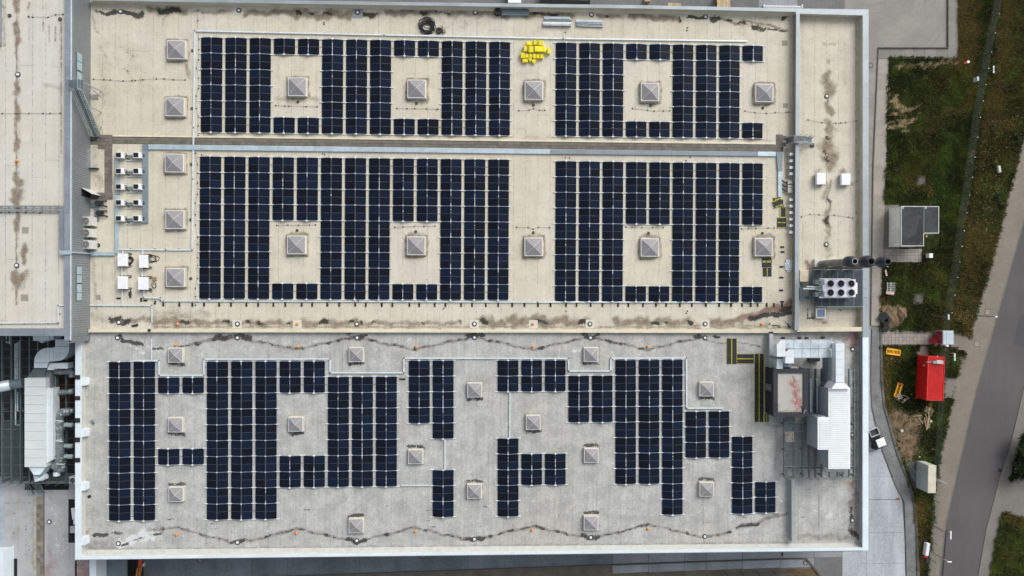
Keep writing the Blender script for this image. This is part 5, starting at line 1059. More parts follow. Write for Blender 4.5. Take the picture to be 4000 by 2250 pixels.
for k, (xx, yy) in enumerate(((391,793),(393,832))):
    X, Y = P(xx, yy, ROOF+.3); t = thing('pump_set', ('black pump with splayed hoses below the roof door, upper one','black pump with splayed hoses below the roof door, lower one')[k], 'pump', (X, Y, ROOF), 'black pumps below the door')
    B(MB().cbox(-.15,0,.01,.9,.75,.10), 'base', MAT_cache('dark_plinth', (.12,.12,.12)), t)
    B(MB().cyl(-.2,0,.11,.36,.45,16,0,.30), 'housing', black, t)
    B(MB().tube([(-.1,.1,.45),(.3,.25,.4),(.75,.30,.12)], .09, 6).tube([(-.1,-.1,.45),(.35,-.3,.4),(.8,-.42,.12)], .09, 6), 'hose', black, t)
a, c = P(345,802,ROOF+.1), P(372,790,ROOF+.1); tag(MB().box(a[0],a[1]-.25,ROOF+.01,c[0],a[1]+.25,ROOF+.22).box(c[0]-.05,a[1]-2.0,ROOF+.012,c[0]+.45,a[1]+.6,ROOF+.2).build('short_duct', galvdark), 'short slate duct between the ribbed wall and the black pumps', 'duct')
# ---------------------------------------------------------------- four white cabinets
legm = MB().tube([(-.28,-.11,.05),(.28,-.11,.05),(.36,-.06,.05),(.36,.06,.05),(.28,.11,.05),(-.28,.11,.05)], .045, 6)
def cabinet(x0, y0, x1, y1, label):
    a, c = P(x0, y0, ROOF+.75), P(x1, y1, ROOF+.75); X, Y = (a[0]+c[0])/2, (a[1]+c[1])/2; W, D = c[0]-a[0], a[1]-c[1]
    t = thing('inverter_cabinet', label, 'inverter', (X, Y, ROOF), 'four white inverter cabinets')
    B(MB().cbox(0,0,.30,W,D,.42,0,0,.025), 'hood', whitep, t)
    for s in (-1, 1):
        b = MB(); b.v = [(v[0]+W/2-.1, v[1]+s*(D/2-.03), v[2]) for v in legm.v]; b.f = list(legm.f); b.m = list(legm.m); B(b, 'support_foot', black, t)
        b = MB(); b.v = [(v[0]-W/2+.25, v[1]+s*(D/2-.03), v[2]) for v in legm.v]; b.f = list(legm.f); b.m = list(legm.m); B(b, 'support_foot', black, t)
    B(MB().cbox(0,0,.09,W*.5,D*.7,.21), 'body', MAT_cache('grey_inverter_body', (.25,.26,.27)), t)
    B(MB().cyl(W/2-.12,-D/2+.12,.72,.02,.01,8), 'screw', black, t)
cabinet(458,990,494,1040, 'white inverter cabinet, upper left of the four'); cabinet(541.5,995,573,1046, 'slightly greyer inverter cabinet, upper right of the four')
cabinet(458,1079,494,1129, 'white inverter cabinet, lower left of the four'); cabinet(538,1082,574,1132, 'white inverter cabinet, lower right of the four')
def loops(name, label, cx, cy, n, rx, ry, r, z=ROOF, turns=1, seed=1, cat='cable', jit=.35, close=True, mat=None):
    rg = random.Random(seed); X, Y = P(cx, cy, z); b = MB()
    for k in range(n):
        ox, oy = rg.uniform(-jit,jit)*rx, rg.uniform(-jit,jit)*ry; ax, ay, ph = rx*rg.uniform(.55,1), ry*rg.uniform(.55,1), rg.uniform(0,6.28)
        pts = [(X+ox+ax*math.cos(t_+ph)*(1+.1*math.sin(3*t_)), Y+oy+ay*math.sin(t_+ph), z+.03+.018*k+.01*math.sin(2*t_)) for t_ in [i*2*math.pi/22 for i in range(22)]]
        b.tube(pts, r, 5, close=True)
    return tag(b.build(name, mat or black), label, cat)
loops('loose_cable', 'black cable coil behind the upper left cabinet', 507, 1018, 6, .48, .55, .035, seed=2, jit=.2)
loops('loose_cable', 'tangle of black cable loops right of the upper right cabinet', 598, 1010, 4, .62, .5, .03, seed=3)
loops('loose_cable', 'thin black cable loops right of the lower right cabinet', 600, 1115, 2, .32, .3, .028, seed=5)
loops('loose_cable', 'frayed bundle of cable ends beside the lower right cabinet', 591, 1136, 3, .25, .2, .025, seed=8, mat=MAT_cache('grey_cable_ends', (.15,.13,.11)))
loops('loose_cable', 'dark connector bundle below the two lower cabinets', 511, 1150, 4, .15, .45, .04, seed=9, mat=MAT_cache('dark_bundle', (.05,.045,.045)))
for i, (x, y, rz, l) in enumerate([(462,1165,1.57,'left of the short vertical trunking'),(505,1148,0,'beside the dark connector bundle'),(551,1171,.06,'under the lower right cabinet, upright'),(567,1174,1.62,'under the lower right cabinet, lying crosswise'),(605,1182,-.25,'tilted, below the trunking step'),(637,1189,0,'right at the step of the trunking')]):
    o = link('rubber_block', padm, None, (*P(x, y, ROOF+.08), ROOF+.004), (0,0,rz)); tag(o, 'loose black rubber block ' + l, 'rubber block')
a = P(601, 1092, ROOF+.1); tag(MB().cbox(a[0], a[1], ROOF+.01, .42, .45, .25, 0, .1).build('cardboard_box', MAT_cache('cardboard', (.30,.20,.10))), 'small brown cardboard box left of the lowest large skylight', 'box') if False else None
a = P(604, 1089, ROOF+.1); tag(MB().cbox(a[0], a[1], ROOF+.01, .42, .45, .25, 0, .1).build('cardboard_box', MAT_cache('cardboard', (.28,.20,.11))), 'small brown cardboard box left of the lowest large skylight', 'box')
# ---------------------------------------------------------------- steel stair on the ribbed wall
st = thing('access_stair', 'galvanised steel stair climbing the ribbed wall to the tall left roof', 'stair', (*P(353,543), ROOF))
ox, oy, oz = st.location
topP = (XW+.95, P(290,352,ZW)[1], ZW+.05); botP = (XW+.95, P(372,536,ROOF)[1], ROOF+.05)
for s in (-.42, .42): MB().bar((topP[0]+s, topP[1], topP[2]), (botP[0]+s, botP[1], botP[2]), .05, .18).build('stringer', galv, st)
for k in range(1, 22):
    f = k/22; MB().box(topP[0]-.4, topP[1]+(botP[1]-topP[1])*f-.11, topP[2]+(botP[2]-topP[2])*f, topP[0]+.4, topP[1]+(botP[1]-topP[1])*f+.11, topP[2]+(botP[2]-topP[2])*f+.03).build('tread', steelblue, st)
for s in (-.46, .46):
    b = MB()
    for h in (.5, 1.0): b.tube([(topP[0]+s, topP[1], topP[2]+h), (botP[0]+s, botP[1], botP[2]+h)], .03, 6)
    for k in range(6): f = k/5; p = (topP[0]+s, topP[1]+(botP[1]-topP[1])*f, topP[2]+(botP[2]-topP[2])*f); b.tube([p, (p[0],p[1],p[2]+1.0)], .025, 5)
    b.build('handrail', steellite, st)
MB().box(XW-.2, topP[1]-.1, ZW+.02, topP[0]+.5, topP[1]+1.2, ZW+.08).build('landing', steelblue, st)
b = MB()
for (x, y) in ((topP[0]+.5, topP[1]-.1), (topP[0]+.5, topP[1]+1.2), (XW-.2, topP[1]+1.2)):
    b.tube([(x,y,ZW),(x,y,ZW+1.1)], .03, 6)
b.tube([(topP[0]+.5, topP[1]-.1, ZW+1.1),(topP[0]+.5, topP[1]+1.2, ZW+1.1),(XW-.5, topP[1]+1.2, ZW+1.1)], .03, 6).tube([(topP[0]+.5, topP[1]-.1, ZW+.6),(topP[0]+.5, topP[1]+1.2, ZW+.6),(XW-.5, topP[1]+1.2, ZW+.6)], .025, 6).build('landing_rail', steellite, st)
b = MB()
fx = P(382, 378, ROOF)[0]; fy = P(382, 378, ROOF)[1]
for yy in (topP[1]+1.0, topP[1]-1.6, topP[1]-3.5):
    zz = topP[2] if yy > topP[1] else topP[2]+(botP[2]-topP[2])*((topP[1]-yy)/(topP[1]-botP[1]))
    b.bar((topP[0]+.42, yy, ROOF+.02), (topP[0]+.42, yy, zz), .09, .09); b.bar((XW+.1, yy, zz-.6), (topP[0]+.42, yy, zz-.1), .06, .06)
b.bar((topP[0]+.5, topP[1]+1.0, zz:=ROOF+3.6), (topP[0]+1.0, topP[1]-.3, ROOF+.1), .07, .07).build('support_frame', galv, st)
a = P(371, 379, ROOF); MB().cbox(a[0], a[1], ROOF+.01, .9, .62, .06).build('base_pad', tufa, st)
MB().cbox(*P(364,543), ROOF+.07, 1.0, .5, .05).build('base_pad', charcoal, st)
# ---------------------------------------------------------------- bridge over the dividing parapet
bs = thing('crossing_bridge', 'small steel step bridge crossing the parapet to the narrow right strip', 'footbridge', (*P(3115,548), ROOF))
xa, xb, xc, xd = P(3068,548,9.1)[0], P(3098,548,10.2)[0], P(3140,548,10.2)[0], P(3170,548,9.1)[0]; yc = P(3115,547,10)[1]
for i, (x0, z0, x1, z1) in enumerate(((xa,9.15,xb,10.35),(xc,10.35,xd,9.15))):
    for s in (-.42,.42): MB().bar((x0,yc+s,z0),(x1,yc+s,z1),.05,.15).build('stringer', galv, bs)
    for k in range(1, 7): f = k/7; MB().box(x0+(x1-x0)*f-.1, yc-.4, z0+(z1-z0)*f, x0+(x1-x0)*f+.1, yc+.4, z0+(z1-z0)*f+.03).build('tread', steelblue, bs)
MB().box(xb, yc-.45, 10.33, xc, yc+.45, 10.38).build('deck', MAT_cache('deck_grating', (.14,.165,.175)), bs)
for s in (-.48, .48):
    b = MB()
    for h in (.5, 1.0): b.tube([(xa,yc+s,9.15+h),(xb,yc+s,10.35+h),(xc,yc+s,10.35+h),(xd,yc+s,9.15+h)], .03, 6)
    for x, z in ((xa,9.05),(xb,9.05),(xc,9.05),(xd,9.05),((xb+xc)/2,10.35)): b.tube([(x,yc+s,z),(x,yc+s,(10.15 if x in (xa,xd) else 11.35))], .025, 5)
    b.build('handrail', steellite, bs)
MB().cbox(*P(3172,568), ROOF+.01, .45, .5, .12).build('support_foot', charcoal, bs); MB().cbox(*P(3167,536), ROOF+.01, .4, .4, .12).build('support_foot', tufa, bs)
# ---------------------------------------------------------------- white boxes along the dividing wall
for i, y in enumerate((602,628,654,679)+(780,805,830.5,856,881.5,907)):
    X, Y = P(3092.5 if i < 4 else 3092, y, ROOF+.55); t = thing('white_vent_box', ('small white vent box left of the dividing parapet, upper group, %s from the top' % ORD[i]) if i < 4 else ('small white vent box left of the dividing parapet, lower group, %s from the top' % ORD[i-4]), 'vent box', (X, Y, ROOF), 'small white vent boxes')
    B(MB().cbox(0,0,.10,.46,.34,.45,0,0,.015), 'casing', whitep, t); B(MB().cbox(0,0,.004,.36,.26,.10), 'plinth', MAT_cache('grey_plinth', (.22,.22,.20)), t)
for i, (y, h) in enumerate(((712,13),(728,12),(744.5,20))):
    X, Y = P(3087, y, ROOF+.4); t = thing('grey_junction_box', ('first','second','longer third')[i]+' cream junction box fed by a black hose between the white boxes', 'junction box', (X, Y, ROOF), 'cream junction boxes')
    B(MB().cbox(0,0,.02,.64,h*M1*.95,.42,0,0,.03), 'casing', MAT_cache('cream_grey_casing', (.50,.50,.44)), t)
    B(MB().tube([(-.3,0,.3),(-.55,-.02,.24),(-.8,.10,.2),(-1.02,.28,.22)], .09, 7), 'hose', black, t)
for i, (x, y) in enumerate(((3207,698),(3304,700))):
    X, Y = P(x+1, y, ROOF+.7); t = thing('white_hood', ('white square extract hood on the narrow right strip, left one','white square extract hood on the narrow right strip, right one')[i], 'extract hood', (X, Y, ROOF), 'white extract hoods')
    B(MB().cbox(0,0,.25,1.18,1.48,.45,0,0,.03), 'hood', whitep, t); B(MB().cbox(0,0,.005,1.0,1.3,.25), 'curb', MAT_cache('grey_hood_curb', (.36,.36,.33)), t)
    if i: B(MB().cyl(0,.05,.70,.04,.02,8), 'bolt', galv, t)
# ---------------------------------------------------------------- chiller deck
cs = thing('chiller_deck', 'steel platform with railings carrying the six-fan chiller', 'steel platform', (*P(3280,1125), ROOF))
zd = ROOF+.9; a, c = P(3178,1054,zd), P(3366,1198,zd)
MB().box(a[0],c[1],zd-.12,c[0],a[1],zd).build('deck', MAT_cache('dark_wet_deck', (.045,.058,.065), sc=.8), cs)
for k in range(7): x = a[0]+(c[0]-a[0])*k/6; MB().box(x-.05,c[1]-.02,zd+.001,x+.05,a[1]+.02,zd+.03).build('deck_joint', steelblue, cs)
for k in range(3): y = c[1]+(a[1]-c[1])*(k+.5)/3; 
zr = zd+1.1; b = MB(); e0, e1 = P(3178,1054,zd), P(3366,1198,zd)
for h in (.55, 1.1): b.tube([(e0[0],e0[1],zd+h),(e1[0],e0[1],zd+h),(e1[0],e1[1],zd+h),(e0[0],e1[1],zd+h),(e0[0],e1[1]+.0,zd+h)], .03, 6)
for k in range(7):
    for y in (e0[1], e1[1]): x = e0[0]+(e1[0]-e0[0])*k/6; b.tube([(x,y,zd),(x,y,zr)], .028, 5)
for k in range(5): y = e0[1]+(e1[1]-e0[1])*k/4; b.tube([(e1[0],y,zd),(e1[0],y,zr)], .028, 5)
b.build('railing', steellite, cs)
b = MB()
for x in (e0[0]+.3, (e0[0]+e1[0])/2, e1[0]-.3):
    for y in (e0[1]-.3, e1[1]+.3): b.box(x-.08,y-.08,ROOF+.01,x+.08,y+.08,zd-.125)
b.build('post', steelblue, cs)
b = MB(); 
for xx in (3164,3169,3174,3180): a = P(xx,1054,zd); c = P(xx,1170,zd); b.bar((a[0],a[1],zd-.2),(c[0],c[1],zd-.2),.09,.12)
for yy in (1170,): b.bar((*P(3125,yy,zd),zd-.2),(*P(3180,yy,zd),zd-.2),.12,.12)
b.build('side_beam', galvdark, cs)
ch = thing('chiller', 'white chiller with six black fans in two rows on the steel platform', 'chiller', (*P(3284,1125,zd+1.3), zd))
X, Y, Z = ch.location
a, c = P(3221,1091,zd+1.5), P(3343.5,1161,zd+1.5)
MB().cbox((a[0]+c[0])/2,(a[1]+c[1])/2,zd+.02,c[0]-a[0],a[1]-c[1],1.45,0,0,.03).build('casing', MAT_cache('lavender_white_casing', (.72,.74,.82)), ch)
zt = zd+1.47
e = P(3350,1125,zt)[0]; MB().box(c[0]-.02,(a[1]+c[1])/2-.72,zt-.5,e,(a[1]+c[1])/2+.72,zt-.02).build('end_box', whitep, ch)
MB().box(a[0]-.18,(a[1]+c[1])/2-.35,zt-.4,a[0]+.02,(a[1]+c[1])/2+.4,zt-.01).build('end_box', whitep, ch)
for yy in (1088.5, 1163): p = P(3205,yy,zt), P(3327,yy,zt); MB().box(p[0][0],p[0][1]-.05,zt-.35,p[1][0],p[0][1]+.05,zt-.28).build('side_rail', whitep, ch)
for i in range(3):
    for j in range(2):
        fx, fy = P(3243.5+i*40.6, 1108+j*35.3, zt); 
        f_ = MB().ring(fx,fy,zt,.49,.43,.10,26).build('fan_ring', MAT_cache('pale_fan_ring', (.55,.56,.62)), ch)
        MB().cyl(fx,fy,zt+.003,.43,.01,26).build('fan_well', darkgap, f_)
        fan(MB(), fx, fy, zt+.06, .41, 6).build('fan_blade', MAT_cache('black_fan_blades', (.006,.006,.007)), f_)
        MB().cyl(fx,fy,zt+.07,.06,.04,10).build('fan_hub', MAT_cache('grey_hub', (.035,.033,.033)), f_)
b = MB()
a, c = P(3186,1091,zd+1.1), P(3220,1162,zd+1.1)
for k in range(3): b.cbox(a[0]+.42, c[1]+.4+k*.78, zd+.02, .7, .62, .9+.1*(k % 2))
b.build('pump_block', MAT_cache('grey_green_pump', (.22,.26,.25)), ch)
b = MB()
for yy, xx in ((1120,3150),(1128,3137)): p, q = P(xx,yy,zd+.6), P(3192,yy+1,zd+.9); b.tube([(p[0],p[1],zd+.6),(q[0],q[1],zd+.9)], .10, 8)
b.build('insulated_pipe', galvlight, ch)
b = MB()
for k in range(9): p = P(3207+random.uniform(-4,8), 1095+k*8, zd+1.1); b.tube([(p[0]-.25,p[1],zd+1.15),(p[0]+.2,p[1],zd+1.2),(p[0]+.2,p[1]-.15,zd+1.0)], .035, 5)
b.build('pipework', galv, ch)
sv, t_, b_ = None, None, None
X, Y = P(3142,1078,ROOF+1.0); t = thing('tan_tank', 'cream lidded box with rust stains left of the chiller platform', 'cabinet', (X, Y, ROOF)); B(MB().cbox(0,0,.02,1.15,1.5,.95,0,0,.04), 'casing', MAT_cache('cream_yellow_casing', (.62,.53,.38)), t); B(MB().cbox(-.3,-1.15,.2,.1,.8,.1).cbox(.1,-1.0,.2,.1,.5,.1), 'pipe', whitep, t)
pt = [(3124,1110),(3138,1110),(3138,1158),(3165,1158),(3165,1170),(3124,1170)]; tag(MB().prism(pp(pt, ROOF+.3), ROOF+.01, ROOF+.3).build('slate_duct', galvdark), 'slate angular duct between the dividing parapet and the chiller', 'duct')
X, Y = P(3208,1224,ROOF+.5); t = thing('flat_skylight', 'small blue glass skylight in a white frame below the chiller platform', 'skylight', (X, Y, ROOF)); s = .60
B(MB().cbox(0,0,.005,1.36,1.36,.35), 'curb', cream, t); b = MB()
for q in (-1, 1): b.box(-.62,q*.62,.351,.62,q*.50,.42).box(q*.62,-.50,.351,q*.50,.50,.42)
B(b, 'frame', whitep, t); B(MB().frust([(-.5,-.5),(.5,-.5),(.5,.5),(-.5,.5)],.36,[(-.42,-.42),(.42,-.42),(.42,.42),(-.42,.42)],.44), 'pane', dome, t)
# ---------------------------------------------------------------- three tall flues
flm = MAT('khaki_flue_metal', (.20,.19,.165), .4, metal=.3, var=.15, sc=.8); flb = MAT('black_flue_head', (.035,.042,.055), .45, metal=.2, var=.2, sc=2)
def solve_base(pt, h): 
    x, y = P(*pt, ROOF+h); return x, y
for i, (tx, ty, rr, h) in enumerate(((3342,1021,.68,8.8),(3407,1021,.74,8.8),(3472,1022,.66,8.8))):
    x, y = solve_base((tx-4, ty), h); t = thing('flue', 'tall round flue with black conical head, %s of the three in a row' % ('left','middle','right')[i], 'flue', (x, y, ROOF), 'three tall flues in a row')
    B(MB().cyl(0,0,.01,.42,h-1.2,24), 'pipe', flm, t, smooth=False)
    hd = MB()
    for (z0, r0, z1, r1) in ((h-1.7,rr*.86,h-1.5,rr),(h-1.5,rr,h-.8,rr),(h-.8,rr,h-.35,rr*.62),(h-.35,rr*.62,h,rr*.56)):
        n = 28; v = [(r0*math.cos(2*math.pi*k/n), r0*math.sin(2*math.pi*k/n), z0) for k in range(n)] + [(r1*math.cos(2*math.pi*k/n), r1*math.sin(2*math.pi*k/n), z1) for k in range(n)]
        hd.add(v, [(k,(k+1)%n,n+(k+1)%n,n+k) for k in range(n)])
    hd.ring(0,0,h-.02,rr*.58,rr*.46,.08,28)
    B(hd, 'head', flb, t)
    B(MB().cyl(0,0,h-.6,rr*.455,.02,24), 'mouth', darkgap, t)
    if i == 0: B(MB().ring(0,0,h+.061,rr*.50,rr*.44,.05,28), 'rim', offwhite, t)
    b = MB(); 
    for z in (2, 4, 6): b.ring(0,0,z,.45,.421,.06,20)
    B(b, 'band', MAT_cache('dull_band', (.15,.145,.13)), t)
b = MB(); w0 = P(3182,1012,ROOF+.4), P(3350,1049,ROOF+.4); b.box(w0[0][0],w0[1][1]+.2,ROOF+.01,w0[1][0],w0[0][1],ROOF+.5)
tag(b.build('flue_plinth', offwhite), 'white plinth under the feet of the tall flues', 'plinth')
for k, xx in enumerate((3205,3262,3305)): a = P(xx,1044,ROOF+1); tag(MB().bar((a[0],a[1]+.6,ROOF+2.5),(a[0],a[1]-.5,ROOF+2.5),.12,.12).bar((a[0],a[1]-.5,ROOF+.02),(a[0],a[1]-.5,ROOF+2.55),.12,.12).build('flue_bracket', steelblue), 'steel bracket holding the flues, %s from the left' % ORD[k], 'bracket', 'flue brackets')
# ---------------------------------------------------------------- dark plant room with beige roof
ZP2 = zof(2988, 3022, 1500); r0 = P(3022,1441,ZP2); r1 = P(3158,1627,ZP2)
ph = thing('plant_room', 'dark charcoal plant room with beige roof and a pink stain', 'plant room', ((r0[0]+r1[0])/2, (r0[1]+r1[1])/2, ROOF))
b = MB(); n = 22
y = r1[1]; 
x0, x1 = r0[0]+.05, r1[0]-.05; yt, yb = r0[1]-.05, r1[1]+.05
b.box(x0,yb,ROOF+.01,x1,yt,ZP2-.4)
b.build('wall', MAT_cache('black_wall_cladding', (.012,.013,.015)), ph)
b = MB()
for k in range(26): yy = yb+(yt-yb)*k/26; b.box(x0-.03,yy,ROOF+.02,x0-.001,yy+.10,ZP2-.42)
b.build('wall_rib', MAT_cache('black_wall_rib', (.02,.021,.024)), ph)
wdt = .55
fr = MB(); fr.box(r0[0],r1[1],ZP2-.4,r1[0],r1[1]+wdt,ZP2).box(r0[0],r0[1]-wdt,ZP2-.4,r1[0],r0[1],ZP2).box(r0[0],r1[1]+wdt,ZP2-.4,r0[0]+wdt,r0[1]-wdt,ZP2).box(r1[0]-wdt*1.2,r1[1]+wdt,ZP2-.4,r1[0],r0[1]-wdt,ZP2)
fr.build('fascia', charcoal, ph)
ps = [(R_,30,1.6,[(3102,1500),(3110,1540),(3116,1600)]), (R_,24,1.6,[(3112,1540),(3122,1570),(3126,1600)]), (R_,8,1,[(3101,1470),(3102,1500)]), (D_,8,.9,[(3100,1472),(3106,1490)]), (M_,6,.9,[(3128,1588),(3132,1600)]), (D_,6,.6,[(3045,1606),(3130,1606)])]
o = sheet('roof_membrane', (r0[0]+wdt, r1[1]+wdt, r1[0]-wdt*1.2, r0[1]-wdt), ZP2-.15, .12, [], roof_cream)
# stains are given in photo pixels at roof level: restate at this height
bpy.data.objects.remove(o)
roof_ph = stainmat('grey_beige_plant_roof', (.47,.455,.41), (.45,.44,.41), rust=(.33,.13,.13))
_P = P
def P(px, py, z=9.0): return _P(px, py, ZP2-.15 if z == 'ph' else z)
def psheet():
    x0, y0, x1, y1 = r0[0]+wdt, r1[1]+wdt, r1[0]-wdt*1.2, r0[1]-wdt
    return sheet('roof_membrane', (x0, y0, x1, y1), 'ph', .12, ps, roof_ph)
_link = link
def link(name, data, parent=None, loc=None, rot=None):
    if loc is not None and len(loc) == 3 and loc[2] == 'ph': loc = (loc[0], loc[1], ZP2-.15)
    return _link(name, data, parent, loc, rot)
o = psheet(); del o['kind']; o.parent = ph; o.location = Vector(o.location)-Vector(ph.location)
P = _P; link = _link
MB().box(x0-.10, P(3000,1497,10)[1]-.9, ROOF+.05, x0-.04, P(3000,1497,10)[1]-.05, ROOF+2.1).build('door', MAT_cache('grey_door', (.12,.125,.13)), ph)
bl_ = MB(); a = P(3102,1431,ZP2-.3)
for k in range(2): bl_.box(a[0]-.7+k*.25,a[1]-.1-.12*k,ZP2-.35,a[0]+.35+k*.2,a[1]-.02-.12*k,ZP2-.2)
bl_.build('light_bar', offwhite, ph)
for (x, y) in ((3142,1605),(3140,1612),(3146,1602)): MB().cyl(*P(x,y,ZP2), ZP2, .05, .12, 8).build('sensor', whitep, ph)
for k in range(4): y = P(3020,1570+k*8,11)[1]; MB().tube([(x0-.05,y,11.2),(x0+.1,y-.1,ZP2+.05),(x0+.7,y-.25,ZP2+.04)], .025, 5).build('cable', black, ph)
# ---------------------------------------------------------------- shiny ducts
def rduct(parent, pts, wd, ht, mat, seam=1.0, name='duct_section'):
    """rectangular duct along 3-d points in flanged sections"""
    for p, q in zip(pts, pts[1:]):
        p, q = Vector(p), Vector(q); L = (q-p).length; n = max(1, round(L/seam)); 
        for j in range(n):
            a = p.lerp(q, j/n); c = p.lerp(q, (j+1)/n); d = (q-p).normalized()
            MB().bar(a+d*.012, c-d*.012, wd, ht).build(name, mat, parent)
            if j: MB().bar(a-d*.011, a+d*.011, wd+.05, ht+.05).build('flange', galv, parent)
zD = 12.2
sd_ = thing('ventilation_duct', 'pair of shiny square ducts looping from the plant room to the white air unit', 'duct', (*P(3150,1360,zD), ROOF))
q = lambda x, y, z=zD: (*P(x, y, z), z)
wd = 34*(99-zD)/FPX
rduct(sd_, [q(3045,1364),q(3045,1392)], wd, 1.0, ductmat)
MB().prism([q(3028,1364)[:2],q(3028,1344)[:2],q(3045,1327)[:2],q(3062,1327)[:2],q(3062,1364)[:2]], zD-.5, zD+.5).build('duct_elbow', ductmat, sd_)
rduct(sd_, [q(3062,1343.5),q(3225,1343.5)], wd, 1.0, duct)
MB().prism([q(3225,1327)[:2],q(3240,1327)[:2],q(3258,1345)[:2],q(3258,1361)[:2],q(3225,1361)[:2]], zD-.5, zD+.5).build('duct_elbow', duct, sd_)
zE = zD-.3
rduct(sd_, [q(3078,1392),q(3078,1418)], wd, 1.0, ductmat)
MB().prism([q(3061,1392)[:2],q(3061,1376)[:2],q(3075,1362.5)[:2],q(3095,1362.5)[:2],q(3095,1392)[:2]], zD-.5, zD+.5).build('duct_elbow', ductmat, sd_)
rduct(sd_, [q(3095,1378.5),q(3222,1378.5)], wd, 1.0, duct)
MB().prism([q(3222,1362.5)[:2],q(3232,1362.5)[:2],q(3239,1374)[:2],q(3239,1394)[:2],q(3222,1394)[:2]], zD-.5, zD+.5).build('duct_elbow', duct, sd_)
# drop into plant room
z = ZP2+.2
a = P(3034,1402,z), P(3058,1441,z); MB().box(a[0][0],a[1][1],ZP2-.6,a[1][0],a[0][1],z).build('duct_drop', duct, sd_)
a = P(3026,1392,z), P(3060,1402,z); MB().box(a[0][0],a[1][1],10.5,a[1][0],a[0][1]-.02,z-.1).build('duct_drop', galvdark, sd_)
a = P(3062,1419,z), P(3094,1434,z); MB().box(a[0][0],a[1][1],10.8,a[1][0],a[0][1],z-.2).build('duct_drop', galvdark, sd_)
# lower run: dark box along the side of the white riser
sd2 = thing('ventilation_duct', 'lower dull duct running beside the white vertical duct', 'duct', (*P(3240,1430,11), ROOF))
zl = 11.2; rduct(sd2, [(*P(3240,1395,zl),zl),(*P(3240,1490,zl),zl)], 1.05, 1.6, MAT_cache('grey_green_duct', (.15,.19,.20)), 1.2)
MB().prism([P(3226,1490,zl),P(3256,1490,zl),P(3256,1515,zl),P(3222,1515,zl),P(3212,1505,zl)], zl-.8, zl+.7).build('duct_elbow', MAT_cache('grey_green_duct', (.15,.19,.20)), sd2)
sd3 = thing('ventilation_duct', 'matt white vertical duct entering the top of the white air unit', 'duct', (*P(3274,1420,13), ROOF))
zc = 13.3; wd3 = 34.5*(99-zc)/FPX
rduct(sd3, [(*P(3274,1341,zc),zc),(*P(3274,1492,zc),zc)], wd3, 1.0, ductmat, 1.0)
MB().frust([P(3259,1341,zc),P(3291,1341,zc),P(3285,1331,zc-1),P(3263,1331,zc-1)], zc-1.4, [P(3258,1341.5,zc),P(3291,1341.5,zc),P(3288,1340,zc),P(3261,1340,zc)], zc+.45).build('end_cap', duct, sd3)
MB().frust([P(3257,1493,zc),P(3292,1493,zc),P(3315,1517,zc),P(3240,1517,zc)], zc-1.5, [P(3257,1493,zc),P(3292,1493,zc),P(3315,1517,zc),P(3240,1517,zc)], zc+.5).build('transition', whitep, sd3)
MB().box(*P(3258,1489,zc+.5), zc-.49, P(3296,1448,zc)[0]-.0, P(3296,1449,zc)[1], zc+.2).build('access_door', ductmat, sd3) if False else MB().cbox(*P(3293,1460,zc), zc-.4, .25, .75, .5).build('access_door', ductmat, sd3)
# platform under the air unit
gp = thing('plant_platform', 'large open steel grid platform carrying the white ribbed air unit', 'steel platform', (*P(3200,1700,10), ROOF))
zp = 10.0; b = MB()
Q = lambda x, y, z=zp: (*P(x, y, z), z)
for x in (3062,3100,3135,3160,3185,3209,3240,3273,3292,3316,3336): MB().bar(Q(x,1636 if x < 3158 else 1440), Q(x,1864), .17 if x != 3062 else .10, .22).build('main_beam', steelblue, gp)
for y in (1592,1654,1827): MB().bar((*P(3062,y,zp-.25),zp-.25), (*P(3338,y,zp-.25),zp-.25), .16, .2).build('cross_beam', steelblue, gp)
for i in range(12):
    y = 1446+i*34.2; b = MB(); p, q2 = Q(3062 if y > 1636 else 3160, y), Q(3338, y)
    b.bar((p[0],p[1],zp+.14),(q2[0],q2[1],zp+.14), .05, .04); b.build('grating_bar', MAT_cache('pale_teal_bar', (.26,.32,.32)), gp)
# grating panels on part of the deck: real bars, too small to single out
b = MB(); x0, x1 = Q(3064,1640)[0], Q(3098,1640)[0]; y0, y1 = Q(3064,1640)[1], Q(3064,1862)[1]
y = y1
while y < y0: b.box(x0,y,zp+.06,x1,y+.03,zp+.09); y += .12
x0, x1 = Q(3160,1450)[0], Q(3222,1450)[0]; y0, y1 = Q(3160,1442)[1], Q(3160,1620)[1]; y = y1
while y < y0: b.box(x0,y,zp+.06,x1,y+.03,zp+.09); y += .10
x0, x1 = Q(3136,1640)[0], Q(3210,1640)[0]; y0, y1 = Q(3160,1640)[1], Q(3160,1760)[1]; y = y1
while y < y0: b.box(x0,y,zp+.06,x1,y+.03,zp+.09); y += .20
o = b.build('grating', steelblue, gp); o['kind'] = 'stuff'
b = MB(); c4 = [Q(3062,1640),Q(3062,1864),Q(3336,1864),Q(3336,1420)]
for h in (.3,.7,1.1): b.tube([(x,y,zp+h) for x,y,_ in c4], .025, 5)
for p, q2, n in ((c4[0],c4[1],8),(c4[1],c4[2],9),(c4[2],c4[3],12)):
    for k in range(n+1): x, y = p[0]+(q2[0]-p[0])*k/n, p[1]+(q2[1]-p[1])*k/n; b.tube([(x,y,zp-.1),(x,y,zp+1.1)], .03, 5)
b.build('railing', MAT_cache('dull_green_grey_rail', (.16,.19,.19)), gp)
b = MB()
for x in (3068,3140,3210,3290,3334):
    for y in (1660,1760,1858): p = Q(x,y); b.box(p[0]-.09,p[1]-.09,ROOF+.012,p[0]+.09,p[1]+.09,zp-.1)
b.build('leg', steelblue, gp)
b = MB()
for x in (3165,3171,3192): b.tube([(*P(x,1482,zp+.5),zp+.5),(*P(x,1612,zp+.5),zp+.5)], .06, 7)
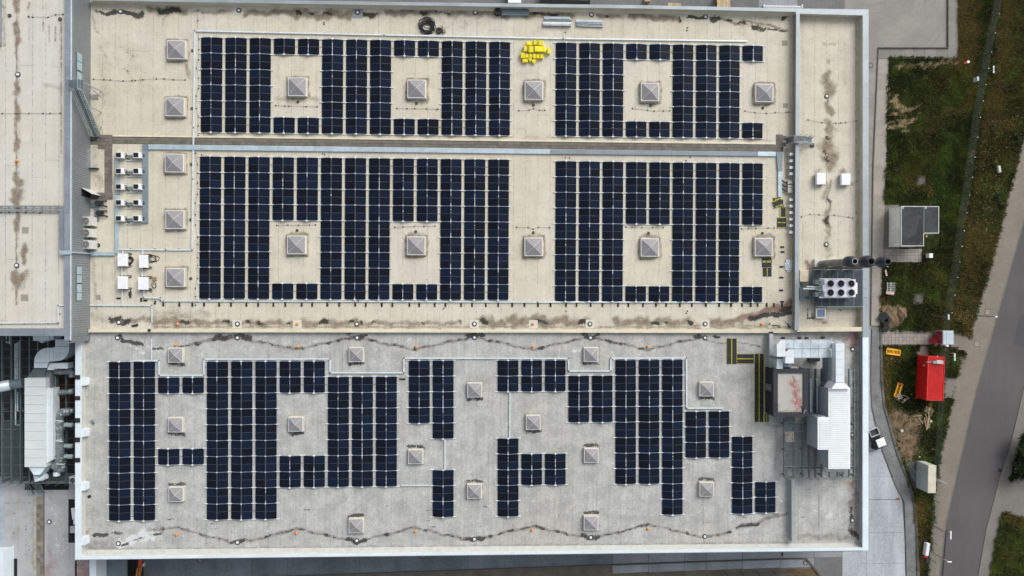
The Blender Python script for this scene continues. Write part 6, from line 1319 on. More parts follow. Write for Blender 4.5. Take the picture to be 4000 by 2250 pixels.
b.tube([(*P(3163,1482,zp+.5),zp+.5),(*P(3172,1482,zp+.5),zp+.5)], .06, 6).tube([(*P(3186,1482,zp+.5),zp+.5),(*P(3193,1482,zp+.5),zp+.5)], .06, 6)
tag(b.build('pipe_run', galvlight), 'thin pale pipes between the plant room and the white air unit', 'pipe')
# white ribbed air unit
ZA = 13.4; A_ = lambda x, y, z=ZA: P(x, y, z)
au = thing('air_unit', 'large white air handling unit with finely ribbed roof on the grid platform', 'air handling unit', (*A_(3270,1680), zp))
wallm = MAT('grey_unit_side', (.34,.39,.41), .5, metal=.2, var=.08, sc=.8)
main = [A_(3237,1517),A_(3322,1517),A_(3322,1832),A_(3237,1832)]; ext = [A_(3195,1630),A_(3237,1630),A_(3237,1757),A_(3195,1757)]
ins = lambda Lq, d: [(a+(d if i in (0,3) else -d), c-(d if i in (0,1) else -d)) for i, (a, c) in enumerate(Lq)]
MB().prism(ins(main, .08), zp+.25, ZA-.15).build('casing', wallm, au); MB().prism(ins(ext, .04), zp+.25, ZA-.16).build('casing', wallm, au)
roofw = MAT('white_unit_roof', (.72,.77,.77), .45, metal=.05, var=.05, sc=1)
MB().prism(main, ZA-.15, ZA-.05).build('roof_edge', whitep, au); MB().prism([(a+.001 if i in (1,2) else a, c) for i, (a, c) in enumerate(ext)], ZA-.153, ZA-.053).build('roof_edge', whitep, au)
def ribs(x0, y0, x1, y1, pitch, name='roof_rib'):
    a, c = A_(x0, y0), A_(x1, y1); y = c[1]; b = MB()
    while y < a[1]: b.box(a[0], y, ZA-.049, c[0], y+pitch*.62, ZA-.005); y += pitch
    return b.build(name, roofw, au)
ribs(3244,1526,3315,1825,.26); 
a = ribs(3203,1638,3243.5,1750,.26); a['kind'] = 'stuff'
b = MB(); w1 = A_(3236.5,1833), A_(3308,1846); b.frust([A_(3240,1833),A_(3312,1833),A_(3308,1846,12),A_(3234,1846,12)], 11.6, [A_(3240,1832.5),A_(3312,1832.5),A_(3312,1833.5),A_(3240,1833.5)], ZA-.2); b.build('rain_hood', MAT_cache('pale_grey_hood', (.48,.52,.52)), au)
for k in range(4): MB().cyl(*A_(3209+k*5,1627,12.8), 12.0, .08, .9, 8).build('stub_pipe', galvlight, au)
# dividers on the side walls
for y in (1560,1790): p = A_(3236,y,12); 
# pallet lying on the grid
def pallet(cx, cy, z, L, Wd, rz, label, mat=woodold, n=5, m=3, grp=None, name='pallet', cat='pallet', tilt=0):
    x, y = P(cx, cy, z); t = thing(name, label, cat, (x, y, z), grp, rz)
    if tilt: t.rotation_euler[0] = tilt
    for k in range(n): B(MB().cbox(-L/2+L*(k+.5)/n, 0, .105, L/n*.62, Wd, .022), 'board', mat, t)
    for k in range(m): B(MB().cbox(0, -Wd/2+.06+(Wd-.12)*k/(m-1), .02, L, .09, .08), 'bearer', mat, t)
    return t
pallet(3083.5,1707,zp+.12, 1.2, 1.25, .06, 'weathered wooden pallet lying on the steel grid left of the white air unit')
# hatch ladder at plant room foot
t = thing('short_steps', 'short grating steps at the lower left corner of the plant room', 'steps', (*P(3030,1640,9.6), ROOF))
b = MB(); a, c = P(3005,1622,9.6), P(3058,1658,9.6)
for k in range(6): x = a[0]+.1+k*.34; b.box(x,c[1],9.5,x+.05,a[1],9.56)
b.box(a[0],c[1],9.45,c[0],c[1]+.06,9.6).box(a[0],a[1]-.06,9.45,c[0],a[1],9.6); b.box(a[0],c[1],ROOF+.01,a[0]+.06,c[1]+.06,9.45).box(c[0]-.06,c[1],ROOF+.01,c[0],c[1]+.06,9.45)
b.build('grating', steellite, t)
for k, (x, y) in enumerate(((3061,1320),(3125,1320),(3153,1321),(3217,1319))): p = P(x,y,9.2); tag(MB().cbox(p[0],p[1],ROOF+.012,.4,.25,.18,0,.0).build('duct_foot', black), 'black rubber foot above the shiny ducts, %s from the left' % ORD[k], 'rubber foot', 'feet above the ducts')
a, c = P(3157,1399,9.3), P(3201,1411,9.3); tag(MB().box(a[0],c[1],ROOF+.014,c[0],a[1],9.5).build('black_crate', black), 'black flat crate under the shiny ducts', 'crate')
# ---------------------------------------------------------------- rubber mats with yellow stripes
mm = black
def matrow(px0, py0, px1, py1, n, axis, label, extra=None):
    a, c = P(px0, py0, ROOF+.06), P(px1, py1, ROOF+.06); x0, x1, y1, y0 = a[0], c[0], a[1], c[1]
    t = thing('rubber_walkway', label, 'rubber walkway', ((x0+x1)/2, (y0+y1)/2, ROOF), 'black rubber walkway on the grey roof')
    for k in range(n):
        for h in range(2):
            if axis == 'y':
                ya, yb = y0+(y1-y0)*k/n+.01, y0+(y1-y0)*(k+1)/n-.01; xm = (x0+x1)/2
                xa, xb = (x0+.07, xm-.07) if h == 0 else (xm+.07, x1-.07)
            else:
                xa, xb = x0+(x1-x0)*k/n+.01, x0+(x1-x0)*(k+1)/n-.01; ym = (y0+y1)/2
                ya, yb = (y0+.07, ym-.07) if h == 0 else (ym+.07, y1-.07)
            MB().cbox((xa+xb)/2,(ya+yb)/2,ROOF+.006,xb-xa,yb-ya,.06,0,0,.012).build('mat', mm, t)
    if axis == 'y':
        for x in ((x0+x1)/2-.06, x0, x1-.05): MB().box(x,y0,ROOF+.007,x+(.12 if x not in (x0, x1-.05) else .05),y1,ROOF+.05).build('yellow_strip', yellowline, t)
    else:
        for y in ((y0+y1)/2-.06, y0, y1-.05): MB().box(x0,y,ROOF+.007,x1,y+(.12 if y not in (y0, y1-.05) else .05),ROOF+.05).build('yellow_strip', yellowline, t)
    return t
matrow(2838,1322,2879,1422,3,'y','black rubber walkway with yellow centre line, short upper leg')
matrow(2880,1382,2945,1421,2,'x','black rubber walkway with yellow lines, horizontal link')
matrow(2947,1382,2984,1648,8,'y','long black rubber walkway with yellow centre line beside the plant room')
matrow(2987,1616,3004,1648,1,'y','short black rubber mat stub at the foot of the plant room')
def mat1(cx, cy, w, h, rz, label, z=0.0, strips=(0,1)):
    X, Y = P(cx, cy, ROOF+.08); t = thing('rubber_mat', label, 'rubber mat', (X, Y, ROOF+.006+z), 'spare rubber mats beside the middle right field', rz)
    W, H = w*M1, h*M1; B(MB().cbox(0,0,0,W,H,.06,0,0,.012), 'mat', mm, t)
    for s in strips: B(MB().box(-W/2,(H/2 if s else -H/2-.12),.005,W/2,(H/2+.12 if s else -H/2),.05), 'yellow_strip', yellowline, t)
    for k in range(3): B(MB().cyl(-W/2+W*k/2, -H/2-.10 if 0 in strips else H/2+.1, 0, .07, .05, 8), 'lug', mm, t)
mat1(3029,781,18,14,.0,'spare rubber mat tucked under the end of the blue grey duct'); mat1(3044,792,32,22,.05,'spare rubber mat, straight one at the right of the crossed pair', .065); mat1(3037,793,34,20,.42,'spare rubber mat lying askew on top of the crossed pair', .13)
mat1(3060,829,16,34,0,'spare upright rubber mat above the double mat',0,()); 
X, Y = P(3049.5,829,9.1); tag(MB().box(X-.09,Y-.55,ROOF+.01,X+.02,Y+.55,ROOF+.06).build('yellow_edge', yellowline), 'yellow edge strip left of the upright spare mat', 'edge strip')
X, Y = P(3071,829,9.1); tag(MB().box(X-.05,Y-.5,ROOF+.01,X+.06,Y+.5,ROOF+.06).build('yellow_edge', yellowline), 'yellow edge strip right of the upright spare mat', 'edge strip')
mat1(3054,859.5,36,16,0,'upper half of the double spare mat by the white boxes',0,(1,0)); mat1(3054,879.5,36,16,0,'lower half of the double spare mat by the white boxes',0,(0,))
mat1(2996,1012,38,12,0,'spare mat right under the rightmost middle skylight',0,(0,)); mat1(2996,1034,38,18,0,'second spare mat under the rightmost middle skylight',0,())
mat1(2988,1063,15,34,0,'left upright mat of the lower pair under the rightmost skylight',0,()); mat1(3007,1063,15,34,0,'right upright mat of the lower pair under the rightmost skylight',0,())
X, Y = P(2997.5,1063,9.1); tag(MB().box(X-.05,Y-.58,ROOF+.012,X+.05,Y+.58,ROOF+.055).build('yellow_edge', yellowline), 'yellow strip between the two upright mats', 'edge strip')
for i, (x, y) in enumerate(((3056,965),(3057,984),(3054,1042),(3053,1084),(3052,1134),(3056,1179))):
    o = link('rubber_block', padm, None, (*P(x,y,ROOF+.08), ROOF+.004), (0,0,1.57)); tag(o, 'black rubber block in the vertical row by the dividing parapet, %s from the top' % ORD[i], 'rubber block', 'rubber blocks in a vertical row')
# crumpled film
b = MB(); X, Y = P(3082,1038,9.2); rg = random.Random(4); n = 13; g_ = {}
for i in range(n):
    for j in range(n):
        u, v = (i/(n-1)-.5)*1.15, (j/(n-1)-.5)*1.7; rr = math.hypot(u/.6, v/.85); g_[i,j] = (X+u+rg.uniform(-.05,.05), Y+v+rg.uniform(-.05,.05), ROOF+.02+max(0, (1-rr))*.15+rg.uniform(0,.16), rr)
idx = {k: i for i, k in enumerate(g_)}; b.add([g_[k][:3] for k in g_], [(idx[i,j],idx[i+1,j],idx[i+1,j+1],idx[i,j+1]) for i in range(n-1) for j in range(n-1) if g_[i,j][3] < 1.0+.15*math.sin(i*2.1+j)])
tag(b.build('plastic_film', plastic), 'crumpled white plastic film beside the dividing parapet', 'plastic film')
# ---------------------------------------------------------------- yellow packages, coils, stacked profiles
YP = [(2068,169,24,14,.08,.35,'leftmost of the top row'),(2091,166,16,18,.0,.4,'middle of the top row'),(2112,167,20,19,.0,.45,'right of the top row, with a dark lower edge'),(2052,189,14,23,.02,.5,'left end of the long row'),(2074,192,20,25,.0,.6,'second in the long row'),(2111,191,46,22,-.03,.62,'the long one in the middle'),
      (2144,198,12,22,-.05,.5,'right end of the long row'),(2042,216,17,22,0,.5,'left end of the third row'),(2058,218,14,16,0,.4,'second of the third row'),(2073,217,13,18,.1,.42,'third of the third row'),(2088,219,14,18,0,.42,'fourth of the third row'),(2102,219,13,18,0,.4,'fifth of the third row'),(2116,219,13,19,-.04,.42,'right end of the third row'),
      (2051,236,21,14,.06,.4,'alone at the bottom left'),(2071,231,14,16,.5,.35,'small tilted one at the bottom'),(2086,238,17,15,.9,.35,'rotated one at the very bottom')]
for (x, y, w_, h_, rz, ht, l) in YP:
    X, Y = P(x, y, ROOF+ht); t = thing('yellow_package', 'bright yellow wrapped package, ' + l, 'package', (X, Y, ROOF), 'yellow packages on the cream roof', rz)
    W, H = w_*M1*.96, h_*M1*.96; B(MB().cbox(0,0,.004,W,H,ht,0,0,.05), 'wrapped_load', yellow, t); b = MB()
    for s in (-.28,.28): b.box(W*s-.02,-H/2-.005,.01,W*s+.02,H/2+.005,ht+.006)
    B(b, 'strap', MAT_cache('ochre_strap', (.45,.36,.01)), t)
loops('cable_coil', 'large tangled coil of black cable near the top parapet', 1673, 104, 11, 1.0, .95, .045, seed=11, jit=.30)
X, Y = P(1673,98,9); b = MB()
for k in range(9): a0 = k*.7; b.tube([(X-.05+.55*math.cos(a_+a0)*(1+.07*k/9), Y+.5*math.sin(a_+a0), ROOF+.2+.012*k) for a_ in [i*2*math.pi/20 for i in range(20)]], .045, 5, close=True)
b.tube([(X-.9,Y-1.0,ROOF+.05),(X-1.1,Y-.4,ROOF+.06),(X-.95,Y+.3,ROOF+.1),(X-.4,Y+.7,ROOF+.2)], .045, 5); tag(b.build('cable_coil', black), 'dense inner coil of black cable within the large tangle', 'coil')
X, Y = P(1715,121,9); tag(MB().ring(X,Y,ROOF+.01,.40,.15,.22,24).ring(X,Y,ROOF+.02,.34,.2,.26,24).build('cable_ring', black), 'compact black cable ring right of the large coil', 'coil')
X, Y = P(1727,118,9); tag(MB().bar((X,Y+.55,ROOF+.05),(X+.05,Y-.6,ROOF+.05),.07,.07).build('black_stick', black), 'thin black rod standing beside the compact cable ring', 'rod')
X, Y = P(1736,120,9.1); tag(MB().cbox(X,Y,ROOF+.01,.3,.5,.2,0,.1).build('cardboard_scrap', MAT_cache('cardboard', (.28,.20,.11))), 'small cardboard scrap right of the cable ring', 'cardboard')
X, Y = P(1944,46,9.3); t = thing('cable_drum', 'black cable drum beside the grey ribbed sheets', 'cable drum', (X, Y, ROOF)); B(MB().cyl(0,0,.01,.45,.06,24).cyl(0,0,.07,.34,.4,24).ring(0,0,.47,.45,.28,.06,24), 'drum', black, t)
b = MB()
for k in range(5): a0 = k*2*math.pi/5; b.bar((0,0,.51),(.3*math.cos(a0),.3*math.sin(a0),.51),.05,.03)
B(b, 'spoke', black, t)
def profiles(px0, py0, px1, py1, n, label, mats, z=.0, slope=0, ht=.12, name='metal_profiles', board='profile'):
    a, c = P(px0, py0, ROOF+.2), P(px1, py1, ROOF+.2); t = thing(name, label, 'metal profiles', ((a[0]+c[0])/2, (a[1]+c[1])/2, ROOF), None, slope)
    W = c[0]-a[0]; H = a[1]-c[1]
    for k in range(n):
        y = -H/2+H*(k+.5)/n; d = random.uniform(-.15,.15); l = W-abs(d); hh = ht+random.uniform(0,.1)
        B(MB().cbox(d/2, y, .01, l, H/n*.86, hh).box(-l/2+d/2+.02,y-H/n*.12,hh+.011,l/2+d/2-.02,y+H/n*.12,hh+.03), board, mats[k % len(mats)], t)
profiles(1960,32,2067,63,9,'stack of slate grey ribbed sheets by the top parapet',[galvdark],ht=.3)
profiles(2124,64,2229,74,2,'upper bundle of bright steel profiles, left stack',[galvlight])
profiles(2123,76,2236,83,3,'middle bundle of bright steel profiles, left stack',[galv, MAT_cache('dull_steel', (.30,.33,.34))])
profiles(2121,85,2231,103,2,'white wrapped profile bundle at the bottom of the left stack',[galv, whitep],ht=.25)
profiles(2250,78,2353,87,2,'upper bundle of bright steel profiles, right stack',[galvlight],slope=-.02)
profiles(2251,87,2356,105,5,'lower bundle of dull steel profiles, right stack',[galv, MAT_cache('dull_steel', (.30,.33,.34))],slope=-.02)
# small debris on the roofs
for (x, y, w_, h_, rz, m, l, nm) in [(361,1650,10,17,.5,galvdark,'small slate sheet lying left of the lower left arrays','metal_sheet'),(348,1940,12,10,.5,black,'small black square pad left of the lower left arrays','black_plate'),(525,1272,22,8,.1,black,'small black scrap heap at the kerb wall','scrap'),(582,1290,10,10,0,black,'black bracket on the kerb wall where the trunking crosses','bracket'),(339,1291,8,14,0,black,'black end piece of the kerb wall at its left end','bracket'),(3013,1299,16,7,0,black,'dark end piece between kerb wall and short parapet','bracket'),(1572,1481,24,6,0,black,'small black connector bar beside the conduit notch','connector')]:
    z0 = ROOF+(.46 if 'kerb wall' in l and 'bracket' == nm else .006); X, Y = P(x, y, z0+.1); tag(MB().cbox(X,Y,z0,w_*M1,h_*M1,.10,0,rz,.01).build(nm, m), l, nm.replace('_',' '))
# ---------------------------------------------------------------- yard between the buildings: steel grid, ducts
zg = 6.0; G = lambda x, y, z=zg: (*P(x, y, z), z)
pg = thing('pipe_bridge', 'dark steel grid platform between the buildings at the left edge', 'steel platform', (*P(150,1600,zg), ZP))
for x in (10,46,82,117,150,190,225,260): MB().bar(G(x,1316), G(x,1886), .16, .3).build('main_beam', steelblue, pg)
for k in range(17):
    y = 1330+k*34.7; MB().bar((*P(-60,y,zg+.2),zg+.2),(*P(290,y,zg+.2),zg+.2), .045, .04).build('cross_bar', steelblue, pg)
b = MB()
for x in (10,82,150,260):
    for y in (1330,1600,1880): p = G(x,y); b.box(p[0]-.12,p[1]-.12,ZP+.01,p[0]+.12,p[1]+.12,zg-.15)
b.build('leg', steelblue, pg)
b = MB(); x0, x1 = G(12,1500)[0], G(95,1500)[0]; y0, y1 = G(0,1640)[1], G(0,1884)[1]; y = y1
while y < y0: b.box(x0,y,zg+.16,x1,y+.025,zg+.19); y += .11
x0, x1 = G(150,1500)[0], G(288,1500)[0]; y0, y1 = G(0,1850)[1], G(0,1886)[1]; y = y1
while y < y0: b.box(x0,y,zg+.16,x1,y+.03,zg+.19); y += .09
o = b.build('grating', steelblue, pg); o['kind'] = 'stuff'
b = MB()
for h in (.3,.7,1.1): b.tube([(*P(-40,1888,zg+h),zg+h),(*P(288,1888,zg+h),zg+h)], .03, 5)
for k in range(9): p = G(-30+k*38,1888); b.tube([p,(p[0],p[1],zg+1.15)], .035, 5)
b.build('railing', MAT_cache('dark_rail', (.12,.15,.16)), pg)
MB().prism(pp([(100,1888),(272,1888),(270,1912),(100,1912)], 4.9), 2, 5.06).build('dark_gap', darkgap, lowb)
# descending stair
b = MB()
for k in range(8):
    p, q2 = P(112+k*3+8,1890+k*4,5.5-k*.0), P(150+k*3,1886+k*4.5,5.5); b.bar((*P(122+k*3.5,1892+k*4.6,5.6),5.6),(*P(158+k*2.3,1890+k*4.3,5.6),5.6),.10,.04)
b.tube([(*P(100,1892,6.4),6.4),(*P(112,1938,6.4),6.4),(*P(140,1928,6.4),6.4)], .04, 5).tube([(*P(106,1890,6.0),6.0),(*P(118,1932,6.0),6.0)], .03, 5).tube([(*P(158,1890,6.4),6.4),(*P(174,1925,6.4),6.4)], .04, 5).bar((*P(112,1890,5.4),5.4),(*P(132,1930,5.4),5.4),.08,.2).bar((*P(156,1890,5.4),5.4),(*P(172,1928,5.4),5.4),.08,.2)
tag(b.build('steel_steps', steelblue), 'small steel steps leading from the grid platform down to the low roof', 'steps')
# pipes under the grid
for k, (pts, r_) in enumerate([([(60,1342),(60,1500)],.10),([(68,1338),(68,1490)],.10),([(77,1332),(77,1490)],.09),([(25,1314),(25,1338),(40,1338)],.08),([(38,1312),(38,1345)],.08),([(61,1520),(61,1660),(80,1660)],.09),([(69,1530),(69,1605),(92,1605)],.09)]):
    tag(MB().tube([(*P(a, c, 5.0),5.0) for a, c in pts], r_, 8).build('pipe', galvlight), 'pale steel pipe under the dark grid, ' + ['left of the long trio','middle of the long trio','right of the long trio','hooked one at the top left','short one at the top','left one of the lower pair','right one of the lower pair'][k], 'pipe', 'pale pipes under the grid')
b = MB(); 
zq = 7.4
bd = thing('s_bend_duct', 'wide pale sheet duct curving in an S towards the long white unit', 'duct', (*P(200,1380,zq), zg))
def ribbon(pl, pr, z0, z1, name, m, par):
    L_ = [P(*a, z1) for a in pl]; Rr = [P(*a, z1) for a in pr]; MB().prism(L_+Rr[::-1], z0, z1).build(name, m, par)
arc = lambda cx, cy, rx, ry, a0, a1, n=10: [(cx+rx*math.cos(R(a0+(a1-a0)*k/n)), cy-ry*math.sin(R(a0+(a1-a0)*k/n))) for k in range(n+1)]
ribbon([(215.5,1326),(215.5,1352)], [(270,1326),(270,1352)], 6.4, 7.9, 'duct_section', galvlight, bd)
MB().prism(pp([(215.5,1353.5),(270,1353.5),(270,1362)] + arc(222,1362,48,48,0,-90)[1:] + [(211,1411),(211,1358)], 7.9), 6.4, 7.9).build('duct_elbow', galvlight, bd)
ribbon([(193,1358.5),(210,1358.5)], [(193,1411),(210,1411)], 6.4, 7.89, 'duct_section', galvlight, bd)
MB().prism(pp([(192,1358.5)] + arc(188,1414,55,55.5,90,180) + [(133,1416),(190,1416),(192,1411)], 7.9), 6.4, 7.9).build('duct_elbow', galvlight, bd)
ribbon([(133,1417.5),(133,1437)], [(187,1417.5),(183,1437)], 6.4, 7.9, 'duct_section', galvlight, bd)
MB().prism(pp([(133,1438.5),(183,1438.5),(178,1474),(106,1474)], 7.6), 6.4, 7.6).build('transition', MAT_cache('dark_zinc_transition', (.10,.13,.135)), bd)
b = thing('top_duct', 'short pale duct with pointed tip under the edge of the tall roof', 'duct', (*P(165,1318,zq), zg)); ribbon([(129,1308),(129,1331)], [(191,1308),(191,1331)], 6.4, 7.8, 'duct_section', galvlight, b); ribbon([(150,1332),(162,1340)], [(173,1332),(163,1340)], 6.4, 7.7, 'duct_tip', galvlight, b)
ribbon([(192,1310),(192,1328)], [(209,1310),(209,1326)], 6.4, 7.7, 'duct_section', duct, b); ribbon([(210,1306),(210,1325)], [(240,1306),(240,1324)], 6.4, 7.6, 'duct_section', galvdark, b)
lu = thing('long_air_unit', 'long pale air unit in ten sections between the two buildings', 'air handling unit', (*P(137,1650,8.4), zg))
for k in range(10):
    y0 = 1477+k*34.75; y1 = y0+33.9 if k < 9 else 1824; ribbon([(96,y0),(96,y1)], [(178.5,y0),(178.5,y1)], 6.3, 8.4, 'unit_section', MAT_cache('pale_grey_unit', (.58,.62,.62), sc=.5, var=.04), lu)
ribbon([(112,1824.5),(131,1855)], [(178,1824.5),(157,1855)], 6.6, 8.2, 'end_cone', galvlight, lu)
MB().tube([(*P(144,1855,7.4),7.4),(*P(144,1872,7.2),7.2),(*P(165,1866,7.0),7.0),(*P(181,1858,7),7)], .40, 14).build('round_elbow', galvlight, lu)
MB().prism(pp([(89,1642),(96,1642),(96,1684),(89,1684)], 7.5), 7.0, 7.5).build('side_box', darkgap, lu)
sd4 = thing('white_side_duct', 'narrow white duct alongside the long pale air unit', 'duct', (*P(195,1650,8.2), zg))
for k in range(10): y0 = 1517+k*33.4; y1 = y0+33; x0, x1 = 181.5, 207.5; ribbon([(x0,y0),(x0,y1)], [(x1,y0),(x1,y1)], 6.8, 8.15, 'duct_section', ductmat, sd4) if k < 8 else None
ribbon([(179,1775),(179,1811)], [(207.5,1775),(207.5,1795)], 6.8, 8.1, 'duct_section', ductmat, sd4)
MB().prism(pp([(184,1445),(196,1420),(265,1418),(265,1440),(210,1440),(208,1446)], 8.2), 7.0, 8.2).build('duct_elbow', ductmat, sd4)
MB().bar((*P(197,1448,7.2),7.2),(*P(197,1515,7.2),7.2),.75,.8).build('duct_section', MAT_cache('slate_duct', (.13,.145,.165)), sd4)
fw = thing('foil_duct', 'fat crumpled foil-wrapped duct with four side branches', 'duct', (*P(230,1700,7.2), zg))
def fat(pts, r_, name, m=ductfoil, par=fw, n=12):
    # subdivide and crumple
    rg = random.Random(int(pts[0][0]*7)); q_ = []
    for (a, c) in zip(pts, pts[1:]):
        for k in range(6): q_.append([a[i]+(c[i]-a[i])*k/6 for i in range(3)])
    q_.append(list(pts[-1])); w_ = [(*P(x, y, z), z) for x, y, z in q_]; b = MB(); b.tube(w_, [r_*rg.uniform(.88,1.1) for _ in w_], n)
    b.v = [(x+rg.uniform(-.03,.03), y+rg.uniform(-.03,.03), z+rg.uniform(-.03,.03)) for x, y, z in b.v]; return b.build(name, m, par)
fat([(275,1607,7),(245,1610,7.2),(233,1625,7.2),(232,1700,7.2),(233,1780,7.2),(236,1800,7.2)], .55, 'trunk')
fat([(240,1795,7.2),(215,1828,7.2)], .62, 'trunk'); fat([(215,1828,7.2),(245,1836,7.0),(246,1800,7.0)], .4, 'trunk')
for y in (1605,1660,1742,1783): fat([(250,y,7.0),(285,y,6.9)], .30, 'branch', MAT_cache('foil_bright', (.42,.50,.50), metal=.5))
MB().tube([(*P(222,1842,6.9),6.9),(*P(222,1858,6.9),6.9)], .42, 14).build('round_stub', galvlight, fw)
for y in (1643,1722,1812): MB().bar((*P(219,y,7.85),7.85),(*P(246,y+2,7.85),7.85),.08,.02).build('tape_band', whitep, fw)
fw2 = thing('green_wrapped_duct', 'upper grey-green wrapped duct ending in an elbow by the white coping', 'duct', (*P(250,1455,7), zg))
fat([(212,1452,7.0),(240,1453,7.0),(285,1450,7.0)], .38, 'trunk', par=fw2); fat([(282,1445,7),(282,1470,6.8)], .42, 'elbow', par=fw2)
fw3 = thing('green_wrapped_duct', 'second grey-green wrapped duct crossing below the upper one', 'duct', (*P(250,1532,7), zg)); fat([(210,1534,7.0),(275,1531,7.0)], .34, 'trunk', par=fw3); fat([(272,1529,7),(285,1529,7)], .32, 'end', MAT_cache('foil_bright', (.42,.50,.50), metal=.5), par=fw3)
fp_ = thing('big_silver_pipe', 'large shiny round pipe entering from the left edge', 'pipe', (*P(20,1508,8), zg)); b = MB(); b.tube([(*P(-160,1524,8.6),8.6),(*P(6,1510,8.6),8.6),(*P(38,1504,8.2),8.2)], .68, 24); b.build('pipe', duct, fp_, smooth=False); MB().tube([(*P(36,1505,7.4),7.4),(*P(92,1495,7.2),7.2)], .62, 20).build('pipe', galvdark, fp_)
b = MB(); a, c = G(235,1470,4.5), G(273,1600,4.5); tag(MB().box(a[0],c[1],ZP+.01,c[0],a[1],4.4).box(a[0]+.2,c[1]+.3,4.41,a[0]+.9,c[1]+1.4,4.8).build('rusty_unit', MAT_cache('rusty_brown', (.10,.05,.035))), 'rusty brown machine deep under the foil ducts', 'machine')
X, Y = P(280,1878,7.2); t = thing('corner_condenser', 'square condenser with round fan at the lower corner of the dark grid', 'condenser', (X, Y, zg+.2)); B(MB().cbox(0,0,0,.85,.95,.8,0,0,.03), 'casing', offwhite, t); B(MB().ring(0,0,.8,.36,.31,.05,20), 'fan_ring', galv, t); B(MB().cyl(0,0,.801,.31,.01,20), 'fan_well', MAT_cache('brown_dark_fan_well', (.05,.04,.035)), t); B(fan(MB(), 0,0,.84,.3,5), 'fan_blade', MAT_cache('dark_fan_blades', (.09,.08,.07)), t)
# low roof pieces
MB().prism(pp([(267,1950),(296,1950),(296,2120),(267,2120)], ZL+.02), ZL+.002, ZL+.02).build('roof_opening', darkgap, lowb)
X = P(286,2008,ZL+.4); tag(MB().cbox(X[0],X[1],ZL+.03,.5,1.5,.35,0,.12,.05).cbox(X[0]+.1,X[1]-1.0,ZL+.03,.3,.8,.3,0,0,.04).build('white_bags', plastic), 'white bags lying in the dark opening beside the white coping', 'bags')
X = P(284,2070,ZL+.4); tag(MB().cbox(X[0],X[1],ZL+.03,.8,.85,.3).build('loose_sheet', MAT_cache('grey_panel_plain', (.36,.39,.41))), 'pale grey panel in the dark opening', 'panel')
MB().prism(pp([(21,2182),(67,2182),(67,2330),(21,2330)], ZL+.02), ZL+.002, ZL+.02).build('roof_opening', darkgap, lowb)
MB().prism(pp([(-60,2160),(0,2160),(13,2152),(14,2330),(-60,2330)], 7), ZL, 7).build('white_wall', capwhite, lowb)
a = P(349.5,2190,ZL+1), P(375,2330,ZL+1); MB().box(a[0][0],a[1][1],0,a[1][0],a[0][1]+1,ZL+1).build('parapet', capwhite, lowb)
flat('low_roof_edge', [(-60,1890),(19,1890),(19,2150),(-60,2150)], ZL+.006, MAT_cache('smooth_grey_strip', (.34,.38,.41), sc=.3), th=.004)
MB().prism(pp([(293,2190),(349,2190),(349,2400),(293,2400)], ZL), 0, ZL).build('annexe_roof', roof_low, lowb)
cv = thing('ribbed_canopy', 'slate grey ribbed canopy roof at the bottom left', 'canopy', (*P(430,2220,3.5), 0))
b = MB(); x0, y1 = P(375,2150,3.6); x1, y0 = P(493,2420,3.6); x = x0
while x < x1-.1: b.box(x,y0,3.5,x+.11,y1,3.54).box(x+.11,y0,3.46,x+.2,y1,3.5); x += .2
b.build('ribbed_sheet', galvdark, cv); MB().box(x0,y0,3.2,x1,y1,3.45).build('frame', steelblue, cv); b = MB()
for x in (x0+.2,x1-.2): b.box(x-.1,y0+.2,0,x+.1,y0+.4,3.2).box(x-.1,y1-.4,0,x+.1,y1-.2,3.2)
b.build('post', steelblue, cv)
flat('dark_ground_gap', [(490,2170),(560,2170),(560,2400),(490,2400)], .02, MAT_cache('near_black_ground', (.02,.02,.02)))  # near-black strip of ground beside the canopy
lf = thing('lifting_boom', 'orange and red lattice boom of a lift reaching out below the bottom parapet', 'boom lift', (*P(540,2240,2), 0))
p0, p1, p2 = (*P(551,2178,3.4),3.4), (*P(548,2214,2.8),2.8), (*P(534,2300,1.6),1.6)
MB().bar(p0, p1, .42, .5).build('upper_boom', MAT_cache('red_boom', (.40,.05,.03)), lf)
orb = MAT_cache('orange_boom', (.50,.22,.03)); b = MB()
for s in (-.2,.2):
    for h in (0,.4): b.bar((p1[0]+s,p1[1],p1[2]+h),(p2[0]+s,p2[1],p2[2]+h),.08,.08)
for k in range(9): f = k/9; g_ = (k+1)/9; u = [p1[i]+(p2[i]-p1[i])*f for i in range(3)]; v = [p1[i]+(p2[i]-p1[i])*g_ for i in range(3)]; s = .2 if k % 2 else -.2; b.bar((u[0]-s,u[1],u[2]+.4),(v[0]+s,v[1],v[2]+.4),.06,.06)
b.build('lattice_boom', orb, lf); MB().cbox(*P(562,2205,2.6),2.5,.4,.35,.3,0,.5).build('lamp', offwhite, lf); MB().cbox(p2[0],p2[1],0,1.6,2.2,1.1,0,0,.1).build('chassis', orb, lf)
flat('asphalt_by_canopy', [(557,2150),(760,2150),(760,2400),(557,2400)], .013, MAT_cache('dark_smooth_asphalt', (.10,.10,.095), sc=.3)) if False else None
# ---------------------------------------------------------------- things on the ground, east side
def Wg(x, y, z=0): return (*P(x, y, z), z)
